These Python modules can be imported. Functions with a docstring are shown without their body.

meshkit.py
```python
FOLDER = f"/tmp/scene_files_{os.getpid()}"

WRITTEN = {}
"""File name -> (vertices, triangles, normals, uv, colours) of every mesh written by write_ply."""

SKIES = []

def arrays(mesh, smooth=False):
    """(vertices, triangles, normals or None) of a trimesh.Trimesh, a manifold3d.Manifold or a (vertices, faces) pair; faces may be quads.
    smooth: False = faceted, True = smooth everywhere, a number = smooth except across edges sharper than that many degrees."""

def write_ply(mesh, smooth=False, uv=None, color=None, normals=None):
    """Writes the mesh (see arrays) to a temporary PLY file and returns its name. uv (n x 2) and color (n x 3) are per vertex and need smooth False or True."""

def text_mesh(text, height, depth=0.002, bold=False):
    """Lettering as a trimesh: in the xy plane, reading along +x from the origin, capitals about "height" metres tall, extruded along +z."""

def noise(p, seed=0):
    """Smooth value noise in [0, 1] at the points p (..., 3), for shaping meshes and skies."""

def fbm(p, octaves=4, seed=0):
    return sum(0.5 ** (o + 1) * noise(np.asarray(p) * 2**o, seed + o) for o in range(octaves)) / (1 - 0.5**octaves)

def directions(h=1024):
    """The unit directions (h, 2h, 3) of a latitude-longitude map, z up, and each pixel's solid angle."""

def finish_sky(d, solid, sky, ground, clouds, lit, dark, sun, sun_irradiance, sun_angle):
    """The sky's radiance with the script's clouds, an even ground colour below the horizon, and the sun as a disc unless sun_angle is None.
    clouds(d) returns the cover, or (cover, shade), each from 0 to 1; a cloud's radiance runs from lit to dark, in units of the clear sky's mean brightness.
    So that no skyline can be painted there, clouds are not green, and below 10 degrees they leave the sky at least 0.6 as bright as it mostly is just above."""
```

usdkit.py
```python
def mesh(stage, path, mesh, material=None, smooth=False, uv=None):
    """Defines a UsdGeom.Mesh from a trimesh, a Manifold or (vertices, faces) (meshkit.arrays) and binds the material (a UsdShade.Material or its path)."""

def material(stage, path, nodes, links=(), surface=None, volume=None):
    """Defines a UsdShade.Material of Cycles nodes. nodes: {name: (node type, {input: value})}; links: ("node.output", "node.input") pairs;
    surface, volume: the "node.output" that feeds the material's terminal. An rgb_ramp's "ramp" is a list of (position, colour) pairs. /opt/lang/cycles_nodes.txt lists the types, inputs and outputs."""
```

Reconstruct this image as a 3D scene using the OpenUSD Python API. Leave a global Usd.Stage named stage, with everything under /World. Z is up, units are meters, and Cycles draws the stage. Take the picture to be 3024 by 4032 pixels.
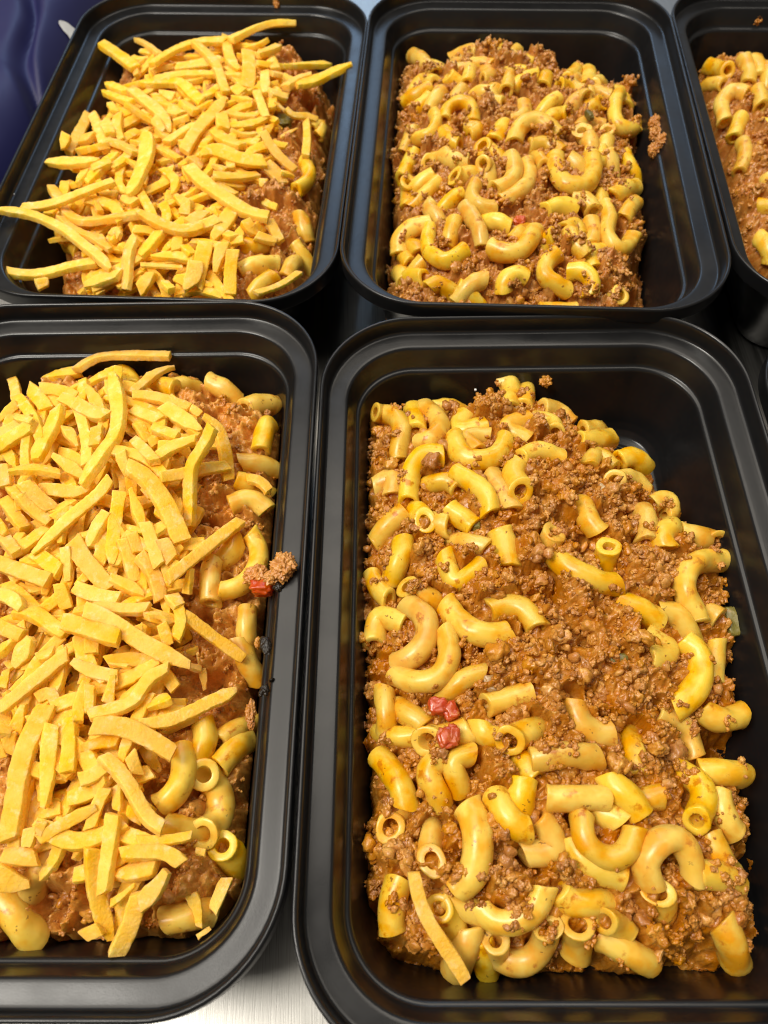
import math, random
import numpy as np, shapely, shapely.geometry as sg, trimesh
from scipy import ndimage
from scipy.interpolate import CubicSpline
from scipy.spatial import cKDTree
from pxr import Usd, UsdGeom, UsdLux, UsdShade, Gf, Sdf, Vt
import usdkit
from meshkit import fbm, noise, arrays

stage = Usd.Stage.CreateInMemory()
UsdGeom.SetStageUpAxis(stage, 'Z'); UsdGeom.SetStageMetersPerUnit(stage, 1.0)
UsdGeom.Xform.Define(stage, '/World')
MM = 0.001
RIM = 50.5                     # height of the tray rims over the counter, mm

# ---------------------------------------------------------------- camera, lamps, exposure
PITCH, ROLL, CAM_H = (1.0405357293326694, -0.03771002961892184, 215.1345908720004)
cam = UsdGeom.Camera.Define(stage, '/World/camera')
cp, sp, cr, sr = math.cos(PITCH), math.sin(PITCH), math.cos(ROLL), math.sin(ROLL)
right, up, back = (cr, sr * sp, sr * cp), (-sr, cr * sp, cr * cp), (0, -cp, sp)
cam.AddTransformOp().Set(Gf.Matrix4d(*right, 0, *up, 0, *back, 0, 0, 0, (CAM_H + RIM) * MM, 1))
cam.CreateFocalLengthAttr(24.0); cam.CreateHorizontalApertureAttr(24.036636075666497)
cam.CreateClippingRangeAttr(Gf.Vec2f(0.01, 50.0))
cam.CreateFStopAttr(14.0); cam.CreateFocusDistanceAttr(0.25)
cam.CreateExposureAttr(0.0)

def lamp(name, loc, target, w, h, color, intensity):
    l = UsdLux.RectLight.Define(stage, '/World/' + name)
    z = np.array(loc, float) - np.array(target, float); z /= np.linalg.norm(z)
    a = np.array([0, 1.0, 0]) if abs(z[1]) < 0.9 else np.array([0, 0, 1.0])
    x = np.cross(a, z); x /= np.linalg.norm(x); y = np.cross(z, x)
    l.AddTransformOp().Set(Gf.Matrix4d(*map(float, x), 0, *map(float, y), 0, *map(float, z), 0, *map(float, loc), 1))
    l.CreateWidthAttr(w); l.CreateHeightAttr(h); l.CreateColorAttr(Gf.Vec3f(*color)); l.CreateIntensityAttr(intensity)
    return l

dome = UsdLux.DomeLight.Define(stage, '/World/room_light')         # the dim light that comes back from the room's walls
dome.CreateColorAttr(Gf.Vec3f(1.0, 0.92, 0.82)); dome.CreateIntensityAttr(0.07)
lamp('ceiling_light', (-0.25, 0.95, 2.1), (-0.25, 0.95, 0), 2.4, 1.3, (1.0, 0.92, 0.80), 4.3)
lamp('ceiling_panel', (-0.98, -0.1, 1.9), (0, 0.15, 0), 0.8, 0.6, (1.0, 0.95, 0.86), 29.0)
lamp('window_light', (-0.06, 2.1, 1.25), (0, 0.3, 0.1), 0.2, 1.0, (0.42, 0.66, 1.0), 7.0)
lamp('window_light_001', (0.15, 2.3, 1.25), (0, 0.3, 0.1), 1.6, 1.0, (0.42, 0.66, 1.0), 0.9)


# ---------------------------------------------------------------- helpers
used = {}
def numbered(parent, name):
    k = used.get((parent, name), -1) + 1; used[(parent, name)] = k
    return f'{parent}/{name}' if k == 0 else f'{parent}/{name}_{k:03d}'

def put(parent, name, v, f, n, mat, loc=None):
    path = numbered(str(parent.GetPath()) if parent else '/World', name)
    m = UsdGeom.Mesh.Define(stage, path)
    v = np.asarray(v, float)
    m.CreatePointsAttr(Vt.Vec3fArray.FromNumpy((v * MM).astype(np.float32)))
    m.CreateFaceVertexCountsAttr(Vt.IntArray.FromNumpy(np.full(len(f), f.shape[1], np.int32)))
    m.CreateFaceVertexIndicesAttr(Vt.IntArray.FromNumpy(np.asarray(f).astype(np.int32).ravel()))
    m.CreateSubdivisionSchemeAttr('none')
    if n is not None:
        m.CreateNormalsAttr(Vt.Vec3fArray.FromNumpy(np.asarray(n).astype(np.float32))); m.SetNormalsInterpolation('vertex')
    if loc is not None:
        m.AddTranslateOp().Set(Gf.Vec3d(*[float(c) * MM for c in loc]))
    UsdShade.MaterialBindingAPI.Apply(m.GetPrim()).Bind(mat)
    return m.GetPrim()

def smooth(v, f, angle=True):
    return arrays((v, f), angle)

def thing(name, label, cat, loc=(0, 0, 0), rot=0, group=None, kind=None):
    x = UsdGeom.Xform.Define(stage, numbered('/World', name))
    x.AddTranslateOp().Set(Gf.Vec3d(*[float(c) * MM for c in loc])); x.AddRotateZOp().Set(math.degrees(rot))
    return tag(x.GetPrim(), label, cat, group, kind)

def tag(p, label=None, cat=None, group=None, kind=None):
    for k, s in (('label', label), ('category', cat), ('group', group), ('kind', kind)):
        if s: p.SetCustomDataByKey(k, s)
    return p

def mat(name, nodes, links, surface='p.BSDF'):
    return usdkit.material(stage, '/World/Looks/' + name, nodes, links, surface=surface)

# ---------------------------------------------------------------- materials
M_plastic = mat('black_plastic', {
    'pos': ('geometry', {}), 'n1': ('noise_texture', {'scale': 60.0, 'detail': 3.0}), 'n2': ('noise_texture', {'scale': 2600.0, 'detail': 1.0}),
    'r': ('map_range', {'from_min': 0.35, 'from_max': 0.65, 'to_min': 0.23, 'to_max': 0.33}),
    'b': ('bump', {'strength': 0.05, 'distance': 0.0002}),
    'p': ('principled_bsdf', {'base_color': (0.008, 0.008, 0.0085), 'specular_ior_level': 0.37})},
    [('pos.position', 'n1.vector'), ('pos.position', 'n2.vector'), ('n1.fac', 'r.value'), ('r.result', 'p.roughness'), ('n2.fac', 'b.height'), ('b.normal', 'p.normal')])
M_steel = mat('brushed_steel', {
    'pos': ('geometry', {}), 'map': ('mapping', {'scale': (2600.0, 28.0, 1.0)}), 'n1': ('noise_texture', {'scale': 1.0, 'detail': 4.0, 'roughness': 0.6}),
    'n2': ('noise_texture', {'scale': 14.0, 'detail': 3.0}),
    'r': ('map_range', {'from_min': 0.3, 'from_max': 0.7, 'to_min': 0.30, 'to_max': 0.48}),
    'c': ('rgb_ramp', {'ramp': [(0.25, (0.24, 0.235, 0.22)), (0.75, (0.40, 0.39, 0.365))]}),
    'b': ('bump', {'strength': 0.12, 'distance': 0.0002}),
    'p': ('principled_bsdf', {'metallic': 1.0})},
    [('pos.position', 'map.vector'), ('map.vector', 'n1.vector'), ('n1.fac', 'c.fac'), ('c.color', 'p.base_color'), ('n1.fac', 'r.value'), ('r.result', 'p.roughness'), ('n1.fac', 'b.height'), ('b.normal', 'p.normal')])
def food(name, ramp, scale, spots, rough, sss=0.25, bump=0.3, bscale=900.0, bdist=0.0006, sat=(0.98, 1.05), coat=0.0, extra=None, vary=0.12, spotsize=260.0, radius=(1.0, 0.45, 0.15), spot_at=(0.60, 0.66), spec=0.4):
    """A food surface: broad colour changes, smears of sauce, fine relief, a tone of its own for each piece."""
    nodes = {'pos': ('geometry', {}), 'obj': ('object_info', {}),
        'n1': ('noise_texture', {'scale': scale, 'detail': 4.0, 'roughness': 0.6}), 'ramp': ('rgb_ramp', {'ramp': ramp}),
        'n2': ('noise_texture', {'scale': spotsize, 'detail': 5.0, 'roughness': 0.62}),
        'm': ('map_range', {'from_min': spot_at[0], 'from_max': spot_at[1], 'to_min': 0.0, 'to_max': 0.85, 'clamp': True}),
        'mix': ('mix', {'color2': spots}), 'v': ('map_range', {'to_min': 1 - vary, 'to_max': 1 + vary}),
        'h': ('map_range', {'to_min': 0.494, 'to_max': 0.503}), 'hsv': ('hsv', {}), 'f1': ('math', {'math_type': 'multiply', 'value2': 7.31}), 'f2': ('math', {'math_type': 'fraction'}), 'fs': ('map_range', {'to_min': sat[0], 'to_max': sat[1]}),
        'n3': ('noise_texture', {'scale': bscale, 'detail': 3.0}), 'b': ('bump', {'strength': bump, 'distance': bdist}),
        'p': ('principled_bsdf', {'roughness': rough, 'subsurface_weight': sss, 'subsurface_scale': 0.0022, 'subsurface_radius': radius, 'coat_weight': coat, 'coat_roughness': 0.18, 'specular_ior_level': spec})}
    links = [('pos.position', 'n1.vector'), ('pos.position', 'n2.vector'), ('pos.position', 'n3.vector'), ('n1.fac', 'ramp.fac'), ('n2.fac', 'm.value'), ('m.result', 'mix.fac'),
        ('ramp.color', 'mix.color1'), ('mix.color', 'hsv.color'), ('obj.random', 'v.value'), ('v.result', 'hsv.value'), ('obj.random', 'f1.value1'), ('f1.value', 'f2.value1'), ('f2.value', 'fs.value'), ('fs.result', 'hsv.saturation'), ('obj.random', 'h.value'), ('h.result', 'hsv.hue'),
        ('n3.fac', 'b.height'), ('b.normal', 'p.normal'), ('hsv.color', 'p.base_color')]
    if extra:
        nodes.update(extra[0]); links = [l for l in links if l[1] not in {e[1] for e in extra[1]}] + extra[1]
    return mat(name, nodes, links)
SPECKS = ({'dn': ('noise_texture', {'scale': 500.0, 'detail': 2.0}), 'dm': ('mix', {'fac': 0.006}), 'vo': ('voronoi_texture', {'scale': 230.0}),
           'vm': ('map_range', {'from_min': 0.10, 'from_max': 0.15, 'to_min': 0.85, 'to_max': 0.0, 'clamp': True}), 'g': ('noise_texture', {'scale': 90.0}), 'gm': ('map_range', {'from_min': 0.5, 'from_max': 0.56, 'clamp': True}), 'mu': ('math', {'math_type': 'multiply'}),
           'sp': ('mix', {'color2': (0.20, 0.085, 0.015)}),
           'oil': ('noise_texture', {'scale': 130.0, 'detail': 3.0, 'roughness': 0.55}), 'om': ('map_range', {'from_min': 0.46, 'from_max': 0.64, 'to_max': 0.85, 'clamp': True}), 'ox': ('mix', {'color2': (0.80, 0.315, 0.010)})},
          [('pos.position', 'oil.vector'), ('oil.fac', 'om.value'), ('om.result', 'ox.fac'), ('ramp.color', 'ox.color1'), ('ox.color', 'mix.color1'),
           ('pos.position', 'dn.vector'), ('pos.position', 'dm.color1'), ('dn.color', 'dm.color2'), ('dm.color', 'vo.vector'), ('vo.distance', 'vm.value'), ('pos.position', 'g.vector'), ('g.fac', 'gm.value'),
           ('vm.result', 'mu.value1'), ('gm.result', 'mu.value2'), ('mu.value', 'sp.fac'), ('mix.color', 'sp.color1'), ('sp.color', 'hsv.color')])
M_pasta = food('cooked_macaroni', [(0.3, (0.78, 0.42, 0.038)), (0.7, (0.86, 0.54, 0.10))], 120.0, (0.50, 0.15, 0.010), 0.34, sss=0.3, bump=0.10, bscale=500.0, coat=0.08, extra=SPECKS, spotsize=190.0, spot_at=(0.60, 0.68))
M_cheese = food('shredded_cheddar', [(0.3, (0.99, 0.435, 0.030)), (0.7, (0.99, 0.555, 0.115))], 170.0, (0.98, 0.65, 0.28), 0.6, sss=0.4, bump=0.55, bscale=1100.0, sat=(0.985, 1.04), spotsize=300.0, vary=0.07, radius=(1.0, 0.5, 0.1), spec=0.15, spot_at=(0.54, 0.74))
M_meat = food('ground_beef', [(0.25, (0.33, 0.118, 0.017)), (0.5, (0.51, 0.205, 0.034)), (0.75, (0.65, 0.335, 0.082))], 420.0, (0.47, 0.15, 0.012), 0.36, sss=0.15, bump=0.5, bscale=1600.0, coat=0.3, spotsize=90.0, vary=0.2, spot_at=(0.46, 0.66))
M_tomato = food('cooked_tomato', [(0.3, (0.42, 0.035, 0.008)), (0.7, (0.54, 0.10, 0.02))], 300.0, (0.52, 0.19, 0.04), 0.32, sss=0.3, coat=0.3, bump=0.2)
M_pepper = food('green_chilli', [(0.3, (0.115, 0.095, 0.014)), (0.7, (0.19, 0.145, 0.03))], 200.0, (0.27, 0.16, 0.035), 0.34, sss=0.0, coat=0.12, bump=0.4)
M_onion = food('cooked_onion', [(0.3, (0.46, 0.24, 0.08)), (0.7, (0.55, 0.33, 0.14))], 200.0, (0.48, 0.18, 0.03), 0.3, sss=0.4, coat=0.1, bump=0.35)
M_grease = mat('grease', {'pos': ('geometry', {}), 'n': ('noise_texture', {'scale': 900.0, 'detail': 3.0}), 'b': ('bump', {'strength': 0.9, 'distance': 0.001}), 'p': ('principled_bsdf', {'base_color': (0.014, 0.009, 0.005), 'roughness': 0.2, 'specular_ior_level': 0.4})}, [('pos.position', 'n.vector'), ('n.fac', 'b.height'), ('b.normal', 'p.normal')])
M_bag = mat('navy_plastic', {'p': ('principled_bsdf', {'base_color': (0.008, 0.008, 0.058), 'roughness': 0.5, 'specular_ior_level': 0.35})}, [])
M_paper = mat('white_label', {'pos': ('geometry', {}), 'n': ('noise_texture', {'scale': 160.0, 'detail': 4.0}), 'c': ('rgb_ramp', {'ramp': [(0.3, (0.62, 0.62, 0.6)), (0.7, (0.8, 0.8, 0.78))]}),
    'p': ('principled_bsdf', {'roughness': 0.6})}, [('pos.position', 'n.vector'), ('n.fac', 'c.fac'), ('c.color', 'p.base_color')])


# ---------------------------------------------------------------- trays
TW, TL, TR = (155.0, 235.53, 34.09)
TRAYS = {'A': (53.1773, 93.637, 50.3628, -0.033), 'B': (71.0366, 328.2508, 54.0624, -0.0883), 'C': (-102.5004, 108.2498, 50.653, -0.0341), 'D': (-83.6922, 346.4212, 48.5555, -0.0911), 'E': (228.7828, 325.7569, 50.4873, -0.0826), 'F': (212.0642, 83.4878, 50.5, -0.033)}     # x, y of the middle, height of the rim (mm), turn

def inset_poly(inset, z=0, n=10):
    """Rounded rectangle of the tray outline, inset by so many mm."""
    w, l, r = TW / 2 - inset, TL / 2 - inset, max(TR - inset * 0.93, 6.0)
    pts = []
    for cx, cy, a0 in ((w - r, l - r, 0), (-w + r, l - r, 90), (-w + r, -l + r, 180), (w - r, -l + r, 270)):
        for k in range(n + 1):
            a = math.radians(a0 + 90 * k / n)
            pts.append((cx + r * math.cos(a), cy + r * math.sin(a)))
    return np.array(pts)


class Food:
    """The heap of food in one tray: heights over the tray's own plane (mm, rim = 0)."""
    def __init__(self, outline, blobs, edge, top, reach, seed):
        self.edge, self.top, self.reach, self.blobs = edge, top, reach, blobs
        self.poly = sg.Polygon(outline).buffer(0).intersection(sg.Polygon(inset_poly(16.2)))
        if self.poly.geom_type != 'Polygon':
            self.poly = max(self.poly.geoms, key=lambda g: g.area)
        self.x = np.arange(-66, 66.01, 0.5); self.y = np.arange(-106, 106.01, 0.5)
        X, Y = np.meshgrid(self.x, self.y, indexing='ij')
        inside = shapely.contains_xy(self.poly, X, Y)
        self.d = (ndimage.distance_transform_edt(inside) - ndimage.distance_transform_edt(~inside)) * 0.5
        q = np.stack([X, Y, np.zeros_like(X)], -1)
        d = self.d + (fbm(q / 6.0, 3, seed) - 0.5) * 9.0
        self.dn = d
        rise = (top - edge) * (1 - np.exp(-np.maximum(self.d, 0) / reach))
        self.ext = edge + rise
        drop = -(np.maximum(2.5 - d, 0) * 1.1) ** 1.35
        base = edge + rise - 2.5 + (fbm(q / 8.0, 3, seed + 5) - 0.5) * 5.5
        lift = np.full(X.shape, -99.0)
        for bx, by, r, h in blobs:
            t = ((X - bx) ** 2 + (Y - by) ** 2) / (r * r)
            m = t < 1.2
            wob = 0.45 + 1.1 * fbm(q[m] / 5.0, 3, seed + 9)
            k = np.clip(1.1 - t[m] * wob, 0, 1) ** 0.5
            lift[m] = np.maximum(lift[m], (2.5 + h * 0.72 + (0.3 if h >= 3 else 0)) * np.minimum(1, k * 1.25))
        base = base + np.maximum(lift, 0)
        self.meat = np.maximum(base + drop, -49.0)
        self.inside = d > -6
    def at(self, grid, x, y):
        return ndimage.map_coordinates(grid, [[(x + 66) / 0.5], [(y + 106) / 0.5]], order=1, mode='nearest')[0]


def to_world(n, p):
    x, y, z, a = TRAYS[n]; p = np.asarray(p, float); c, s = math.cos(a), math.sin(a)
    return np.stack([x + c * p[..., 0] - s * p[..., 1], y + s * p[..., 0] + c * p[..., 1], p[..., 2] + z], -1)

def chaikin(p, k=2):
    """Rounds the corners of a profile."""
    p = np.asarray(p, float)
    for _ in range(k):
        q = [p[0]]
        for a, b, c in zip(p[:-2], p[1:-1], p[2:]):
            q += [b + (a - b) * min(0.25, 0.4 / np.linalg.norm(a - b)), b + (c - b) * min(0.25, 0.4 / np.linalg.norm(c - b))]
        p = np.array(q + [p[-1]])
    return p

def sweep(profile):
    base = inset_poly(0, n=16); counts = [max(1, int(np.linalg.norm(c - a) // 14)) for a, c in zip(base, np.roll(base, -1, 0))]
    rows = []
    for i, z in profile:
        b = inset_poly(i, n=16); row = []
        for a, c, k in zip(b, np.roll(b, -1, 0), counts):
            row += [(*(a + (c - a) * t / k), z) for t in range(k)]
        rows.append(row)
    m = len(rows[0]); v = np.array(rows).reshape(-1, 3); f = []
    for r in range(len(rows) - 1):
        j = np.arange(m); k = (j + 1) % m
        f.append(np.stack([r * m + j, r * m + k, (r + 1) * m + k, (r + 1) * m + j], 1))
    return v, f, m

INNER = chaikin([(0.9, -6.6), (0.0, -6.8), (0.0, -0.9), (0.3, -0.2), (0.8, 0.0), (1.4, -0.25), (1.8, -1.0), (2.3, -6.4), (3.0, -7.2), (6.0, -7.35),
                 (9.0, -7.5), (9.8, -8.1), (11.0, -11.9), (12.0, -15.5), (12.5, -16.3), (13.5, -16.5), (14.1, -17.3), (16.8, -30.5), (19.4, -43.0), (20.6, -46.5), (22.5, -49.0), (25.5, -50.0)])
OUTER = chaikin([(0.9, -6.6), (1.2, -3.0), (2.0, -8.0), (4.0, -8.3), (9.0, -8.6), (11.0, -16.6), (13.0, -17.6), (15.8, -30.0), (18.4, -44.0), (20.0, -48.6), (24.0, -50.1)])

def tray(n, label, parts=True):
    x, y, z, a = TRAYS[n]
    t = thing('meal_tray', label, 'food tray', (x, y, 0), a, 'black plastic meal trays in two rows')
    prof = INNER.copy()
    prof[:, 1] = np.where(prof[:, 1] < -17, -17 + (prof[:, 1] + 17) * ((z - 0.5 - 17) / 33.0), prof[:, 1])
    v, strips, m = sweep(prof); v[:, 2] += z
    fa = np.concatenate(strips); tri = np.vstack([fa[:, [0, 1, 2]], fa[:, [0, 2, 3]]])
    _, _, nn = arrays((v, tri), True)
    cut1 = int(np.argmin(np.abs(prof[:, 0] - 6.0) + 10 * (prof[:, 1] > -6.8))); cut2 = int(np.argmin(np.abs(prof[:, 0] - 11.0) + np.abs(prof[:, 1] + 11.9)))
    for nm, lo, hi in (('rim', 0, cut1), ('ledge', cut1, cut2), ('wall', cut2, len(prof) - 1)):
        q = np.concatenate(strips[lo:hi]); keep = slice(lo * m, (hi + 1) * m)
        put(t, nm, v[keep], q - lo * m, nn[keep], M_plastic)
    last = v[-m:]
    put(t, 'base', np.vstack([last, [[0, 0, last[0, 2]]]]), np.array([[j, (j + 1) % m, m] for j in range(m)]), np.tile([0, 0, 1.0], (m + 1, 1)), M_plastic)
    po = OUTER.copy(); po[:, 1] = np.where(po[:, 1] < -17, -17 + (po[:, 1] + 17) * ((z - 0.4 - 17) / 33.1), po[:, 1])
    v, strips, m = sweep(po); v[:, 2] += z
    fa = np.concatenate(strips)[:, ::-1]; tri = np.vstack([fa[:, [0, 1, 2]], fa[:, [0, 2, 3]]])
    put(t, 'outer_wall', v, fa, arrays((v, tri), True)[2], M_plastic)
    for sx in (-1, 1):
        for sy in (-1, 1):
            g = trimesh.creation.torus(9.5, 0.55, major_sections=40, minor_sections=8)
            v, f, nn = arrays(g, True)
            put(t, 'foot_ring', v * [1, 1, 0.7] + [sx * (TW / 2 - 38), sy * (TL / 2 - 36), 0.6], f, nn, M_plastic)
    return t

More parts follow.
